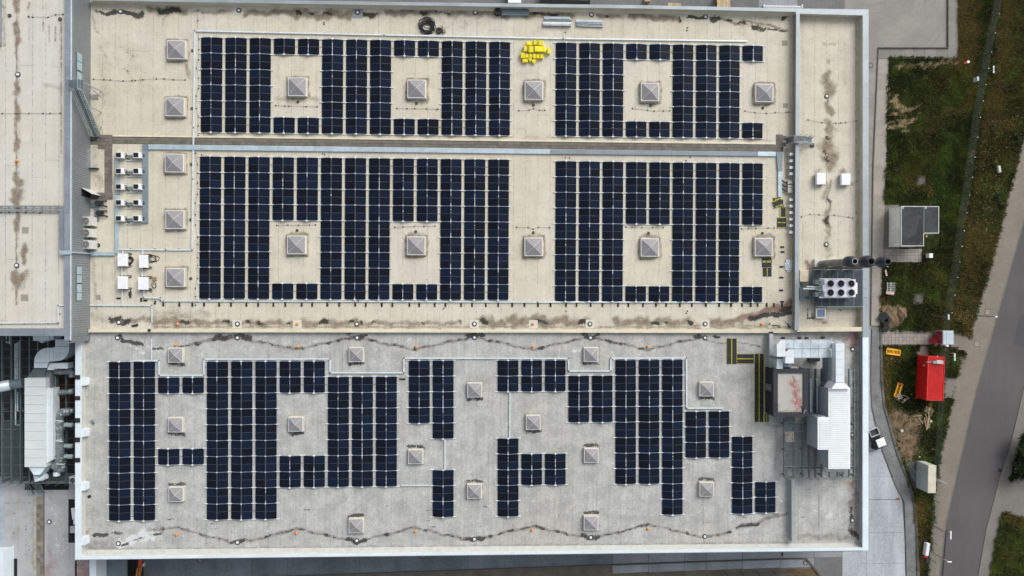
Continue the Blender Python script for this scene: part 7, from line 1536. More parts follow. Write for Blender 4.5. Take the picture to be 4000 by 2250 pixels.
# transformer house
zt = 3.0
th_ = thing('transformer_house', 'small white transformer house with black felt roof in the grass', 'small building', (*P(3560,880,zt), 0))
Am = P(3518,805,zt), P(3608,962,zt); Bm = P(3608,805,zt), P(3667,912,zt)
MB().box(Am[0][0]+.05,Am[1][1]+.05,0,Am[1][0]-.05,Am[0][1]-.05,zt-.1).box(Am[1][0]-.051,Bm[1][1]+.05,0,Bm[1][0]-.05,Am[0][1]-.051,zt-.101).build('wall', MAT_cache('cream_white_render', (.86,.86,.80), sc=.5), th_)
MB().box(Am[0][0],Am[1][1],zt-.1,Am[1][0],Am[0][1],zt).build('roof', felt, th_); MB().box(Am[1][0]+.002,Bm[1][1],zt-.1,Bm[1][0],Bm[0][1],zt-.001).build('roof', felt, th_)
b = MB(); e = .10
for (x0, y0, x1, y1) in ((Am[0][0],Am[1][1],Am[0][0]+e,Am[0][1]),(Am[0][0]+e,Am[0][1]-e,Bm[1][0],Am[0][1]),(Am[0][0]+e,Am[1][1],Am[1][0],Am[1][1]+e),(Am[1][0]-e,Am[1][1]+e,Am[1][0],Bm[1][1]),(Am[1][0],Bm[1][1],Bm[1][0],Bm[1][1]+e),(Bm[1][0]-e,Bm[1][1]+e,Bm[1][0],Am[0][1]-e)): b.box(x0,y0,zt+.001,x1,y1,zt+.07)
b.build('roof_edge', MAT_cache('pale_edge_trim', (.52,.54,.53)), th_)
MB().box(Am[1][0]-.06,Bm[1][1]+.1,zt+.002,Am[1][0]+.06,Am[0][1]-.1,zt+.05).build('roof_seam', MAT_cache('slate_seam', (.15,.18,.19)), th_)
for x, y in ((3525,812),(3614,812)): MB().ring(*P(x,y,zt), zt+.01, .16, .09, .12, 14).build('roof_vent', offwhite, th_)
pt = MB().prism([P(*q, zt+.004) for q in [(3545,935),(3560,950),(3590,952),(3606,935),(3604,900),(3600,860),(3594,855),(3585,880),(3580,915),(3560,925)]], zt+.002, zt+.005).build('water_patch', MAT_cache('black_wet_patch', (.012,.013,.015)), th_)
flat('transformer_apron', [(3448,800),(3512,800),(3512,972),(3440,972)], .035, MAT_cache('pebble_strip', (.13,.125,.11), sc=4), th=.03)
xs = [3445+i*14.3 for i in range(12)]; ys_ = [972+i*13.2 for i in range(5)]
slabs('transformer_path', '', [[(a,c),(b_,c),(b_,d),(a,d)] for a, b_ in zip(xs, xs[1:]) for c, d in zip(ys_, ys_[1:])], .05, pavegate, gap=.03)
X = Wg(3631,1000,1.2); t = thing('white_meter_box', 'small white meter box on a post right of the transformer path', 'meter box', (*P(3628,999,0.6), 0)); B(MB().cbox(0,0,0,.45,.6,1.1,0,0,.03), 'box', whitep, t); B(MB().cbox(0,0,1.1,.5,.65,.05), 'lid', whitep, t)
# manholes
for x, y, s, l in ((3596,705,.95,'upper'),(3586,1167,1.05,'lower')):
    t = thing('manhole', f'square stone manhole sunk in the grass, {l} one', 'manhole', Wg(x, y)); B(MB().cbox(0,0,0,s*1.5,s*1.6,.10), 'concrete_ring', MAT_cache('mossy_concrete', (.13,.125,.10)), t); B(MB().cbox(.1,.1,.10,s*.8,s,.04), 'cover', MAT_cache('brown_cover', (.10,.085,.08)), t)
for x, y, l in ((3858,1219,'by the street lamp'),(3816,1343,'below the gate drive')):
    t = thing('inspection_cover', 'square inspection cover in the block paving ' + l, 'cover', Wg(x, y, .05)); B(MB().cbox(0,0,0,.82,.82,.012,0,-.1), 'frame', MAT_cache('dark_frame', (.08,.075,.065)), t); B(MB().cbox(0,0,.012,.66,.66,.008,0,-.1), 'lid', MAT_cache('beige_lid', (.28,.25,.20)), t)
t = thing('round_cover', 'round inspection cover at the edge of the far pavement', 'cover', Wg(3892,2108,.07)); B(MB().ring(0,0,0,.40,.32,.014,24), 'frame', MAT_cache('dark_frame', (.08,.075,.065)), t); B(MB().cyl(0,0,0,.32,.008,24), 'lid', MAT_cache('taupe_lid', (.17,.155,.13)), t)
t = thing('round_cover', 'round cover with pale lid in the slabs below the bottom parapet', 'cover', Wg(3146,2199,.03)); B(MB().ring(0,0,0,.36,.24,.03,24), 'frame', MAT_cache('dark_frame', (.08,.075,.065)), t); B(MB().cyl(0,0,0,.24,.02,20), 'lid', MAT_cache('pinkish_lid', (.32,.27,.24)), t)
t = thing('round_cover', 'round dark ring cover beside the upper right corner of the building', 'cover', Wg(3401,255,.02)); B(MB().ring(0,0,0,.40,.28,.03,24), 'frame', MAT_cache('dark_frame', (.08,.075,.065)), t); B(MB().cyl(0,0,0,.28,.02,20), 'lid', MAT_cache('grey_lid', (.22,.21,.20)), t)
t = thing('round_cover', 'dark round ring cover half hidden under the bottom parapet, left', 'cover', Wg(782,2188,.03)); B(MB().ring(0,0,0,.44,.30,.03,24), 'frame', MAT_cache('dark_frame', (.08,.075,.065)), t); B(MB().cyl(0,0,0,.30,.02,20), 'lid', MAT_cache('grey_lid', (.22,.21,.20)), t)
t = thing('round_cover', 'dark round ring cover half hidden under the bottom parapet, centre', 'cover', Wg(1652,2172,.03)); B(MB().ring(0,0,0,.44,.30,.03,24), 'frame', MAT_cache('dark_frame', (.08,.075,.065)), t); B(MB().cyl(0,0,0,.30,.02,20), 'lid', MAT_cache('grey_lid', (.22,.21,.20)), t)
tag(MB().cbox(*P(3906,1837,.03), .026, .5, .5, .02, 0, -.2).build('gully_grate', black), 'small dark gully grate at the right edge of the road', 'gully')
tag(MB().cbox(*P(3056,2165,.03), .02, .22, .48, .03).build('gully_grate', MAT_cache('brown_grate', (.03,.015,.012))), 'narrow dark gully grate just below the bottom parapet', 'gully')
t = thing('red_hydrant_lid', 'small red lid in the pale slabs right of the building', 'cover', Wg(3507,1949.5,.02)); B(MB().cbox(0,0,0,.45,.26,.03), 'lid', MAT_cache('dull_red', (.28,.04,.035)), t)
b = MB()
for k in range(9): a = P(3396+k*12,1952,.03); b.box(a[0],a[1]-.03,.013,a[0]+.26,a[1]+.03,.035)
tag(b.build('slot_drain', MAT_cache('dark_slot', (.10,.10,.10))), 'dashed slot drain crossing the slabs to the small red lid', 'drain')
# soil heaps and bitumen sheets
def heap(cx, cy, rx, ry, h, label, m, seed):
    rg = random.Random(seed); X, Y = P(cx, cy, 0); n = 26; b = MB(); v = []; ph = [rg.uniform(0,6) for _ in range(6)]
    for i in range(n+1):
        for j in range(n+1):
            u, w_ = (i/n*2-1), (j/n*2-1); r = math.hypot(u, w_); a = math.atan2(w_, u); lim = .82+.10*math.sin(3*a+ph[0])+.07*math.sin(5*a+ph[1])
            z = max(-.03, h*(1-(r/lim)**2))*(1+.25*math.sin(u*9+ph[2])*math.cos(w_*8+ph[3])) + rg.uniform(-.03,.03); v.append((X+u*rx, Y+w_*ry, .03+z if r < lim else -.05))
    b.add(v, [(i*(n+1)+j,(i+1)*(n+1)+j,(i+1)*(n+1)+j+1,i*(n+1)+j+1) for i in range(n) for j in range(n)]); return tag(b.build('soil_heap', m), label, 'soil heap')
earth = MAT('loose_sandy_earth', (.13,.09,.05), .95, var=.3, sc=2, bump=.8, col2=(.24,.17,.10))
heap(3520,1227,.95,1.3,.45,'small sandy earth heap right of the black sheets', earth, 3); heap(3480,1235,1.5,1.9,.35,'larger sandy earth heap behind the black sheets', earth, 5)
for (x, y, w_, h_, rz, l) in ((3454,1241,1.35,1.3,.72,'larger upper'),(3466,1256,.5,.8,.75,'narrow middle'),(3462,1283,.95,.82,.80,'smaller lower')): tag(MB().cbox(*P(x,y,.45), .42, w_, h_, .05, 0, rz).build('black_sheet', matblack), f'{l} black board lying tilted on the sandy earth', 'board', 'black boards on the earth')
# barrier boards
def striped(cx, cy, L, Wd, rz, z, label, extra=False):
    X, Y = P(cx, cy, z); t = thing('barrier_board', label, 'barrier board', (X, Y, z), None, rz); n = 6
    B(MB().cbox(0,0,0,L,Wd,.04), 'board', whitep, t)
    for k in range(n):
        x0 = -L/2+L*k/n; s = L/n*.5; B(MB().prism([(x0,-Wd/2+.003),(x0+s,-Wd/2+.003),(min(L/2,x0+s+.15),Wd/2-.003),(x0+.15,Wd/2-.003)], .0405, .045), 'red_stripe', redflat, t)
    return t
striped(3461,1066,.85,.24,-1.35,.25,'upright red and white striped board below the right flue'); striped(3477,1145,1.15,.38,-.08,.25,'red and white striped board lying under the pale fence panel')
t = thing('fence_panel', 'pale slatted fence panel lying in the grass', 'panel', Wg(3480,1122,.2)); 
for k in range(5): B(MB().cbox(.02,-.55+k*.28,.03,1.2,.07,.03), 'slat', offwhite, t)
for s in (-.55,0,): B(MB().cbox(s,0,0,.07,1.4,.03), 'rail', offwhite, t)
for x, y, l in ((3450,1040,'first'),(3473,1042,'second')): a, c = P(x,y,1.6), P(x-12,y-10,.2); tag(MB().bar((a[0],a[1],1.4),(a[0]-.3,a[1]+.3,.05),.07,.07).build('white_stake', whitep), f'{l} white stake leaning below the right flue', 'stake')
# amber barriers
def amber(cx, cy, L, Wd, rz, label, redend=False):
    X, Y = P(cx, cy, .2); t = thing('road_barrier', label, 'barrier', (X, Y, .06), 'amber plastic barriers', rz)
    for s in (-1, 1): B(MB().cbox(0, s*(Wd/2-Wd*.13), .05, L, Wd*.26, .07, 0, 0, .012), 'rail', ambercap, t)
    n = 11
    for k in range(n): B(MB().cbox(-L/2+.05+(L-.1)*k/(n-1), 0, .06, .075 if k not in (0, 5, n-1) else .14, Wd*.5, .045), 'bar', ambercap, t)
    if redend: B(MB().cbox(L/2-.12, 0, .12, .2, Wd*.8, .02), 'reflector', redflat, t)
    B(MB().cbox(-L/2+.3,0,0,.10,Wd*1.1,.05).cbox(L/2-.3,0,0,.10,Wd*1.1,.05), 'foot', black, t)
amber(3491,1375,2.1,.92,-.15,'amber plastic barrier lying flat below the gate drive'); amber(3510,1524,2.1,.80,1.24,'amber plastic barrier lying in tall grass left of the red container', True)
# pallet and lumber
pallet(3627,1604,.06,.95,1.35,1.05,'slanted wooden pallet lying below the red container', wood, 5, 3); pallet(3512,1548,.08,.7,.8,.4,'broken pallet pieces beside the lower amber barrier', woodold, 3, 2)
def planks(cx, cy, n, L, rz, spread, label, seed, m=wood, nm='plank_pile'):
    rg = random.Random(seed); X, Y = P(cx, cy, 0); t = thing(nm, label, 'planks', (X, Y, .04))
    for k in range(n):
        l = L*rg.uniform(.5,1); a = rz+rg.uniform(-spread, spread); B(MB().cbox(rg.uniform(-.35,.35), rg.uniform(-.5,.5), .02+.03*k, l, rg.uniform(.06,.13), .03, 0, a), 'plank', m, t)
planks(3618,1644,11,1.9,1.5,.35,'heap of loose pale planks below the slanted pallet', 3); planks(3532,1554,6,1.1,.2,.7,'scattered broken boards by the lower amber barrier', 6, woodold)
pallet(3624,1652,.10,.55,1.5,.05,'narrow ladder-like pallet standing in the plank heap', wood, 6, 2)
tag(MB().bar((*P(3568,1627,.3),.25),(*P(3602,1622,.3),.25),.07,.04).build('long_batten', wood), 'long pale batten left of the plank heap', 'batten'); tag(MB().bar((*P(3590,1630,.3),.3),(*P(3608,1657,.3),.12),.07,.04).build('long_batten', wood), 'short slanting batten left of the plank heap', 'batten'); tag(MB().bar((*P(3632,1623,.3),.3),(*P(3656,1626,.3),.12),.05,.04).build('long_batten', woodold), 'thin batten right of the plank heap', 'batten')
tag(MB().cbox(*P(3505,1560,.2),.06,1.1,.07,.05,0,-.7).build('long_batten', wood), 'slanting batten under the lower amber barrier', 'batten')
b = MB(); X, Y = P(3638,1645,.2); b.cyl(X,Y,.03,.24,.25,7,0,.15); tag(b.build('white_sack', plastic), 'small white sack right of the plank heap', 'sack')
t = thing('white_block', 'small square white block on the dry earth', 'block', Wg(3522,1682,.06), None, .5); B(MB().cbox(0,0,0,.38,.38,.12,0,0,.02), 'block', offwhite, t); B(MB().ring(0,0,.121,.09,.05,.01,10), 'ring', galv, t)
for i, (x, y, l) in enumerate(((3484,1401,'below the upper amber barrier'),(3562,1541,'left of the red container'),(3579,1556,'at the lower left corner of the red container'),(3594,1785,'above the pale container'),(3574,1921,'below the dark pad'),(3645,1755,'beside the fence'))): tag(MB().cyl(*P(x,y,.2), .05, .10, .12, 8, 0, .07).build('litter', plastic), 'small white piece of litter ' + l, 'litter', 'white litter in the grass')
flat('dark_pad', [(3540,1806),(3594,1800),(3594,1912),(3572,1912),(3552,1868)], .035, MAT_cache('dark_pad_asphalt', (.075,.075,.078), sc=2), th=.03)
b = MB()
for k in range(5): p = P(3556+k*3,1815+k*4,.1); b.tube([(p[0],p[1],.06),(p[0]+.15*k,p[1]-.9,.07),(p[0]+.35,p[1]-1.9,.06)], .02, 4)
tag(b.build('wire_scraps', galv), 'thin silver wires lying on the dark pad beside the pale container', 'wires')
flat('container_pad', [(3688,1475),(3738,1475),(3716,1556),(3684,1556)], .055, fp2_mat, th=.03)
flat('entrance_slabs', [(3577,1374),(3594,1374),(3594,1353),(3627,1353),(3628,1388),(3577,1388)], .045, fp2_mat, th=.03)
# ---------------------------------------------------------------- red container
zc_ = 2.75; c0, c1 = P(3622,1393,zc_), P(3688,1565,zc_)
rc = thing('red_container', 'bright red steel container with an air conditioner on its roof', 'container', ((c0[0]+c1[0])/2, (c0[1]+c1[1])/2, .05), None, -.035)
W, L = c1[0]-c0[0], c0[1]-c1[1]
b = MB(); b.box(-W/2+.06,-L/2+.06,.02,W/2-.06,L/2-.06,zc_-.12); B(b, 'body', red, rc)
b = MB(); y = -L/2+.15
while y < L/2-.2: b.box(-W/2+.02,y,.15,-W/2+.059,y+.12,zc_-.2).box(W/2-.059,y,.15,W/2-.02,y+.12,zc_-.2); y += .25
B(b, 'side_corrugation', red, rc)
x = -W/2+.12; k = 0
while x < W/2-.18: B(MB().box(x,-L/2+.14,zc_-.119,x+.09,L/2-.14,zc_-.06), 'roof_rib', red, rc); x += .152
b = MB()
for s in (-1, 1): b.box(s*(W/2-.10),-L/2,zc_-.16,s*W/2,L/2,zc_-.03).box(-W/2+.101,s*(L/2-.12),zc_-.161,W/2-.101,s*L/2,zc_-.03)
B(b, 'roof_rail', red, rc)
for sx in (-1,1):
    for sy in (-1,1): B(MB().cbox(sx*(W/2-.08),sy*(L/2-.09),.0,.17,.19,zc_-.0), 'corner_post', MAT_cache('darker_red', (.50,.015,.015)), rc)
ac = link('air_conditioner', MB().cbox(.35,L/2-.75,zc_-.05,.95,.48,.32,0,0,.04).mesh('air_conditioner', offwhite), rc); B(MB().cbox(-.35,L/2-.78,zc_-.05,.5,.4,.25,0,0,.03).cbox(-.95,L/2-.80,zc_-.03,.9,.10,.08), 'duct', MAT_cache('grey_ac_duct', (.32,.34,.33)), ac); B(MB().cyl(-.25,L/2-.55,zc_-.055,.12,.2,10), 'valve', black, ac)
B(MB().cbox(-W/2-.05,L/2-1.35,1.8,.12,.18,.18), 'sensor_box', offwhite, rc); B(MB().cbox(.4,L/2+.04,2.2,.12,.12,.14), 'sensor_box', offwhite, rc)
# pale container
zc2 = 2.75; c0, c1 = P(3625,1818,zc2), P(3656,1926,zc2); W, L = abs(c1[0]-c0[0]), c0[1]-c1[1]
pc = thing('pale_container', 'pale cream site container between the grass and the footpath', 'container', ((c0[0]+c1[0])/2, (c0[1]+c1[1])/2, .03), None, -.02)
B(MB().cbox(0,0,.01,W-.04,L-.04,zc2-.1), 'body', MAT_cache('pale_grey_green_wall', (.42,.45,.43), sc=.4), pc); B(MB().cbox(0,0,zc2-.09,W,L,.09,0,0,.02), 'roof', MAT_cache('warm_cream_roof', (.58,.54,.43), sc=.7), pc)
for sx in (-1,1):
    for k in range(4): B(MB().cyl(sx*(W/2-.14),-L/2+.25+(L-.5)*k/3,zc2,.05,.02,8), 'bolt', MAT_cache('bolt_grey', (.25,.24,.22)), pc)
b = MB()
for k in range(7): b.box(-W/2-.02,-L/2+.2+k*(L-.4)/7,.2,-W/2+.02,-L/2+.26+k*(L-.4)/7,zc2-.3)
B(b, 'wall_joint', MAT_cache('joint_grey', (.34,.36,.35)), pc)
# gate house: red and glass shelter
gh = thing('gate_kiosk', 'small kiosk with pale glass roof and red flank at the gate', 'kiosk', Wg(3704,1316,0)); z = 2.4; a, c = P(3685,1293,z), P(3725,1345,z); X, Y = gh.location[0], gh.location[1]
MB().box(a[0]+.06,c[1]+.06,.06,c[0]-.06,a[1]-.06,z-.1).build('wall', MAT_cache('dull_red_wall', (.25,.03,.035)), gh)
xm = a[0]+(c[0]-a[0])*.3; MB().box(a[0],c[1],z-.1,xm-.02,a[1],z).build('roof_panel', MAT_cache('pale_blue_roof', (.46,.55,.60)), gh); MB().box(xm+.02,c[1],z-.1,c[0],a[1],z).build('roof_panel', MAT_cache('pale_blue_roof', (.46,.55,.60)), gh)
MB().box(a[0]-.04,c[1]-.04,z-.2,c[0]+.04,a[1]+.04,z-.101).build('roof_frame', offwhite, gh)
a2, c2 = P(3650,1323,1.2), P(3684,1341,1.2); MB().cbox((a2[0]+c2[0])/2,(a2[1]+c2[1])/2,.06,c2[0]-a2[0],a2[1]-c2[1],1.1,0,0,.08).build('side_box', MAT_cache('crimson', (.40,.02,.035)), gh)
b = MB(); w0 = [P(*q, 1.5) for q in ((3688,1290),(3665,1293),(3650,1300),(3655,1307),(3688,1311))]; b.tube([(x,y,1.5) for x,y in w0], .035, 5).tube([(x,y,.9) for x,y in w0], .03, 5); b.build('turnstile_bar', MAT_cache('dark_bar', (.08,.07,.07)), gh)
for x, y in ((3658,1340),(3664,1341)): MB().bar((*P(x,y,1),1.0),(*P(x,y+14,.6),.1),.08,.05).build('white_leg', whitep, gh)
t = thing('small_white_cabinet', 'tiny white cabinet at the lower corner of the gate kiosk', 'cabinet', Wg(3693,1351,.05)); B(MB().cbox(0,0,0,.35,.28,.5,0,.3,.05), 'box', whitep, t)
# ---------------------------------------------------------------- utility vehicle
uv = thing('utility_vehicle', 'small dark green utility vehicle with white cab roof and open load bed', 'utility vehicle', (*P(3423,1713,.9), .01), None, R(22)); 
B(MB().cbox(0,-.1,.38,1.35,2.75,.42,0,0,.08), 'body', vehgreen, uv)
B(MB().cbox(0,-1.35,.55,1.25,.45,.35,0,0,.12), 'bonnet', vehgreen, uv)
b = MB(); 
for s in (-1,1): b.box(s*.66,.45,.80,s*.60,1.52,1.12)
b.box(-.60,.45,.80,.60,.51,1.12).box(-.60,1.46,.80,.60,1.52,1.12); B(b, 'bed_side', offwhite, uv); B(MB().box(-.60,.51,.80,.60,1.46,.84), 'bed_floor', MAT_cache('dark_bed', (.04,.045,.05)), uv)
b = MB()
for sx in (-1,1):
    for y in (-.95,.30): b.tube([(sx*.60,y,.8),(sx*.56,y+(.08 if y<0 else 0),1.85)], .035, 6)
B(b, 'roll_cage', black, uv); B(MB().cbox(0,-.38,1.85,1.25,1.15,.07,0,0,.03), 'cab_roof', whitep, uv); B(MB().add([(-.56,-1.0,.85),(.56,-1.0,.85),(.53,-.90,1.82),(-.53,-.90,1.82)], [(0,1,2,3)]), 'windscreen', MAT_cache('dark_glass', (.03,.04,.05)), uv)
for sx in (-1,1):
    for y in (-1.15,1.0):
        wv = MB(); n = 16; r_ = .30
        for s in (0,1): wv.v += [(sx*(.56+.2*s), y+r_*math.cos(2*math.pi*k/n), .30+r_*math.sin(2*math.pi*k/n)) for k in range(n)]
        wv.f = [(k,(k+1)%n,n+(k+1)%n,n+k) for k in range(n)] + [tuple(range(n)), tuple(range(n,2*n))[::-1]]; wv.m = [0]*len(wv.f); B(wv, 'wheel', black, uv)
    B(MB().cbox(sx*.28,-.3,.8,.5,.5,.15,0,0,.04).cbox(sx*.28,-.02,.95,.5,.1,.45,0,0,.03), 'seat', black, uv)
    B(MB().bar((sx*.6,-.9,1.5),(sx*.92,-1.0,1.5),.04,.04).cbox(sx*.92,-1.0,1.42,.16,.05,.14), 'mirror', black, uv)
B(MB().bar((-.6,-1.65,.5),(.6,-1.65,.5),.07,.12), 'bumper', black, uv)
# ---------------------------------------------------------------- white-red trailer-like bin in the verge
t = thing('white_bench_box', 'long narrow white box with red end in the lower right verge', 'box', Wg(3608,2148,.05), None, R(-8)); B(MB().cbox(0,.35,.25,.50,1.75,.65,0,0,.05), 'cover', whitep, t); B(MB().cbox(0,-.68,.25,.50,.28,.6,0,0,.04), 'red_end', redflat, t); B(MB().cyl(-.2,-.95,.02,.12,.2,10).cyl(.15,-.95,.02,.1,.2,10), 'wheel', MAT_cache('brown_wheel', (.2,.14,.1)), t)
X = Wg(3618,2190,.05); tag(MB().cbox(X[0],X[1],.03,.45,.7,.35,0,-.3,.08).build('dark_bag', MAT_cache('slate_bag', (.03,.035,.045))), 'dark bag beside the lower verge near the white box', 'bag')
X = P(3424,1550,.1); b = MB(); 
for k in range(4): b.tube([(X[0]-.2+.05*k,X[1]-.3,.04),(X[0]+.15,X[1]-.2+.12*k,.06),(X[0]+.05*k,X[1]+.35,.04)], .02, 4)
tag(b.build('tangled_wire', MAT_cache('greenish_wire', (.20,.26,.24))), 'small tangle of greenish wire on the narrow lane', 'wire')
# ---------------------------------------------------------------- things beyond the top parapet
def place_box(x0, y0, x1, y1, z, name, m, label, cat): a, c = P(x0,y0,z), P(x1,y1,z); return tag(MB().box(a[0],c[1],.01,c[0],a[1],z).build(name, m), label, cat)
place_box(1985,-40,2036,11,1.0,'white_pallet_load', whitep, 'white wrapped load beyond the top parapet', 'load')
a, c = P(2110,-30,1.2), P(2306,13,1.2); t = thing('black_trailer', 'black flatbed trailer edge beyond the top parapet', 'trailer', ((a[0]+c[0])/2, (a[1]+c[1])/2, 0)); W, H = c[0]-a[0], a[1]-c[1]; B(MB().cbox(0,0,.5,W,H,.5), 'bed', darkgap, t); B(MB().cbox(0,H*.15,1.01,W*.96,H*.6,.03), 'deck', MAT_cache('grey_green_deck', (.20,.22,.21)), t)
b = MB()
for s in (-1,1): b.cyl(s*W*.3,0,0,.4,.5,14)
B(b, 'wheel', black, t)
def crate(cx, cy, w_, h_, z, label, n=8):
    X, Y = P(cx, cy, z); t = thing('wooden_pallet_stack', label, 'pallet', (X, Y, 0)); 
    for k in range(n): B(MB().cbox(-w_/2+w_*(k+.5)/n,0,z-.03,w_/n*.85,h_,.03), 'board', wood, t)
    for s in (-1,0,1): B(MB().cbox(0,s*(h_/2-.08),.01,w_,.1,z-.04), 'bearer', wood, t)
crate(2827,2,1.9,1.9,1.0,'stack of yellow planks beyond the top parapet, right one'); crate(2634,24,1.9,.9,.9,'low stack of reddish planks beyond the top parapet', 6); crate(2530,-4,.9,.6,.6,'small plank piece at the top edge', 4)
t = thing('white_trough', 'long white perforated trough beyond the top parapet', 'trough', Wg(3055,28,0)); L = 5.3; B(MB().cbox(0,0,.02,L,.12,.35).cbox(0,-.35,.02,L,.05,.35), 'side', whitep, t)
b = MB()
for k in range(26): b.cbox(-L/2+.1+k*(L-.2)/25,-.18,.32,.08,.3,.05)
B(b, 'slat', whitep, t); B(MB().cbox(L/2+.1,0,.02,.12,.5,.45).cbox(-L/2-.1,0,.02,.12,.4,.4), 'end_plate', whitep, t)
flat('slab_apron_north', [(2962,-300),(3110,-300),(3115,60),(2965,60)], .014, slabmat)
# ---------------------------------------------------------------- street lamps
polem = MAT_cache('dark_pole', (.10,.11,.11))
def lamp(bx, by, tx, ty, h, label, heads, arm=0):
    x0, y0 = P(bx, by, 0); x1, y1 = P(tx, ty, h); t = thing('street_lamp', label, 'street lamp', (x0, y0, 0)); B(MB().cyl(0,0,0,.10,.5,10,0,.07).tube([(0,0,.5),(0,0,h)], [.065,.045], 8), 'pole', polem, t)
    for dx, dy, L, Wd in heads: B(MB().cbox(dx,dy,h-.02,L,Wd,.10,0,0,.03), 'lamp_head', whitep, t); B(MB().bar((0,0,h),(dx,dy,h+.02),.05,.04), 'arm', galv, t)
    return t
def lampz(bx, tx, y): return zof(bx, tx, y, 0)
lamp(3638,1234,3705,1243,lampz(3638,3705,1240),'street lamp by the fence above the gate, single flat head',[(0,.0,.2,.75)])
lamp(3812,1233,3887,1237,lampz(3812,3887,1235),'dark street lamp on the footpath right of the gate lamp',[(.15,0,.35,.2)])
lamp(3648,1382,3729,1385,lampz(3648,3729,1384),'street lamp with four small round heads beside the red container',[(0,.35,.2,.25),(0,.12,.2,.2),(0,-.15,.2,.2),(0,-.42,.2,.25)])
lamp(3824,296,3881,268,lampz(3824,3881,280),'street lamp with three bright heads at the upper right fence',[(0,.35,.2,.3),(0,0,.18,.25),(0,-.35,.2,.3)])
lamp(3642,2052,3695,2080,4.0,'street lamp with two pairs of white heads at the lower right',[(0,.38,.2,.35),(0,.10,.18,.2),(0,-.12,.18,.2),(0,-.42,.2,.35)])
lamp(3628,2149,3676,2170,3.2,'thin dark lamp with a dull red joint at the lower right',[(.9,-.45,.6,.16)])
X = P(3821,307,1.8); t = thing('sign_plate', 'small pale plate on the upper right fence', 'sign', (X[0], X[1], 0)); B(MB().cbox(0,0,1.0,.28,.6,.8), 'plate', MAT_cache('pale_plate', (.45,.55,.58)), t); B(MB().cyl(0,0,0,.04,1.0,8), 'post', polem, t)
t = thing('red_white_post', 'fallen red and white marker post in the upper grass', 'post', Wg(3772,246,.1), None, .4); B(MB().tube([(-.35,0,.12),(.18,0,.15)], .13, 10), 'red_tube', redflat, t); B(MB().cyl(.25,0,.02,.20,.25,14), 'white_foot', whitep, t)
t = thing('white_canister', 'pale canister lying in the weeds beside the upper footpath', 'canister', Wg(3899,662,.1), None, .15); B(MB().cbox(0,0,0,.45,1.0,.35,0,0,.1), 'body', offwhite, t); B(MB().box(-.2,-.02,.351,.2,.02,.36), 'band', galv, t)
t = thing('ochre_cap', 'small ochre cap beside the transformer house', 'cap', Wg(3618,923,.1)); B(MB().cyl(0,0,0,.14,.1,10), 'cap', MAT_cache('ochre', (.45,.30,.12)), t)
for k, (x, y, rz) in enumerate(((3706,1671,.2),)): tag(MB().ring(*P(x,y,.06), .055, .14, .10, .02, 12).build('small_ring', polem), 'small dark ring lying on the footpath', 'ring')
tag(MB().bar((*P(3657,1870,.1),.10),(*P(3700,1890,.1),.08),.04,.03).build('white_batten', whitep), 'thin white line of cord on the footpath beside the pale container', 'cord')
# ---------------------------------------------------------------- fence
fm = MAT('dark_green_fence', (.035,.075,.055), .5, var=.1, sc=2, bump=0); fmg = MAT('grey_green_fence_wire', (.09,.13,.115), .5, var=.1, sc=2, bump=0)
def fence(pts, label, step, h=1.75, caps=True, dark=False):
    w = [P(*q, 0) for q in pts]; o = w[0]; t = thing('mesh_fence', label, 'fence', (o[0], o[1], 0), 'green wire mesh fence')
    for (x0, y0), (x1, y1) in zip(w, w[1:]):
        L = math.hypot(x1-x0, y1-y0); n = max(1, round(L/step))
        for k in range(n):
            a = (x0+(x1-x0)*k/n, y0+(y1-y0)*k/n); c = (x0+(x1-x0)*(k+1)/n, y0+(y1-y0)*(k+1)/n)
            b = MB()
            for j in range(9): z = .12+j*(h-.15)/8; b.bar((*a,z),(*c,z),.010,.010)
            m = 10
            for j in range(1, m): f = j/m; b.bar((a[0]+(c[0]-a[0])*f,a[1]+(c[1]-a[1])*f,.05),(a[0]+(c[0]-a[0])*f+.001,a[1]+(c[1]-a[1])*f,h+.02),.007,.007)
            b.build('mesh_panel', fmg, t)
            p = MB().box(a[0]-.035,a[1]-.035,.0,a[0]+.035,a[1]+.035,h+.08).build('post', fm, t)
            if caps: MB().box(a[0]-.06,a[1]-.045,h+.08,a[0]+.06,a[1]+.045,h+.11).build('post_cap', whitep, p)
    return t
fence([(3902,-90),(3882,0),(3838,220),(3795,470),(3764,700),(3733,905),(3708,1085),(3675,1288)], 'long green wire fence along the upper verge', 2.62)
fence([(3676,1353),(3668,1480),(3658,1600)], 'green wire fence behind the red container', 2.6, caps=False)
fence([(3658,1600),(3649,1800),(3641,1950),(3631,2110),(3624,2250),(3618,2330)], 'green wire fence beside the lower footpath', 2.9, 1.6, caps=False)
fence([(2830,2234),(3080,2231)], 'green wire fence below the bottom parapet', 2.6, 1.3, caps=False)
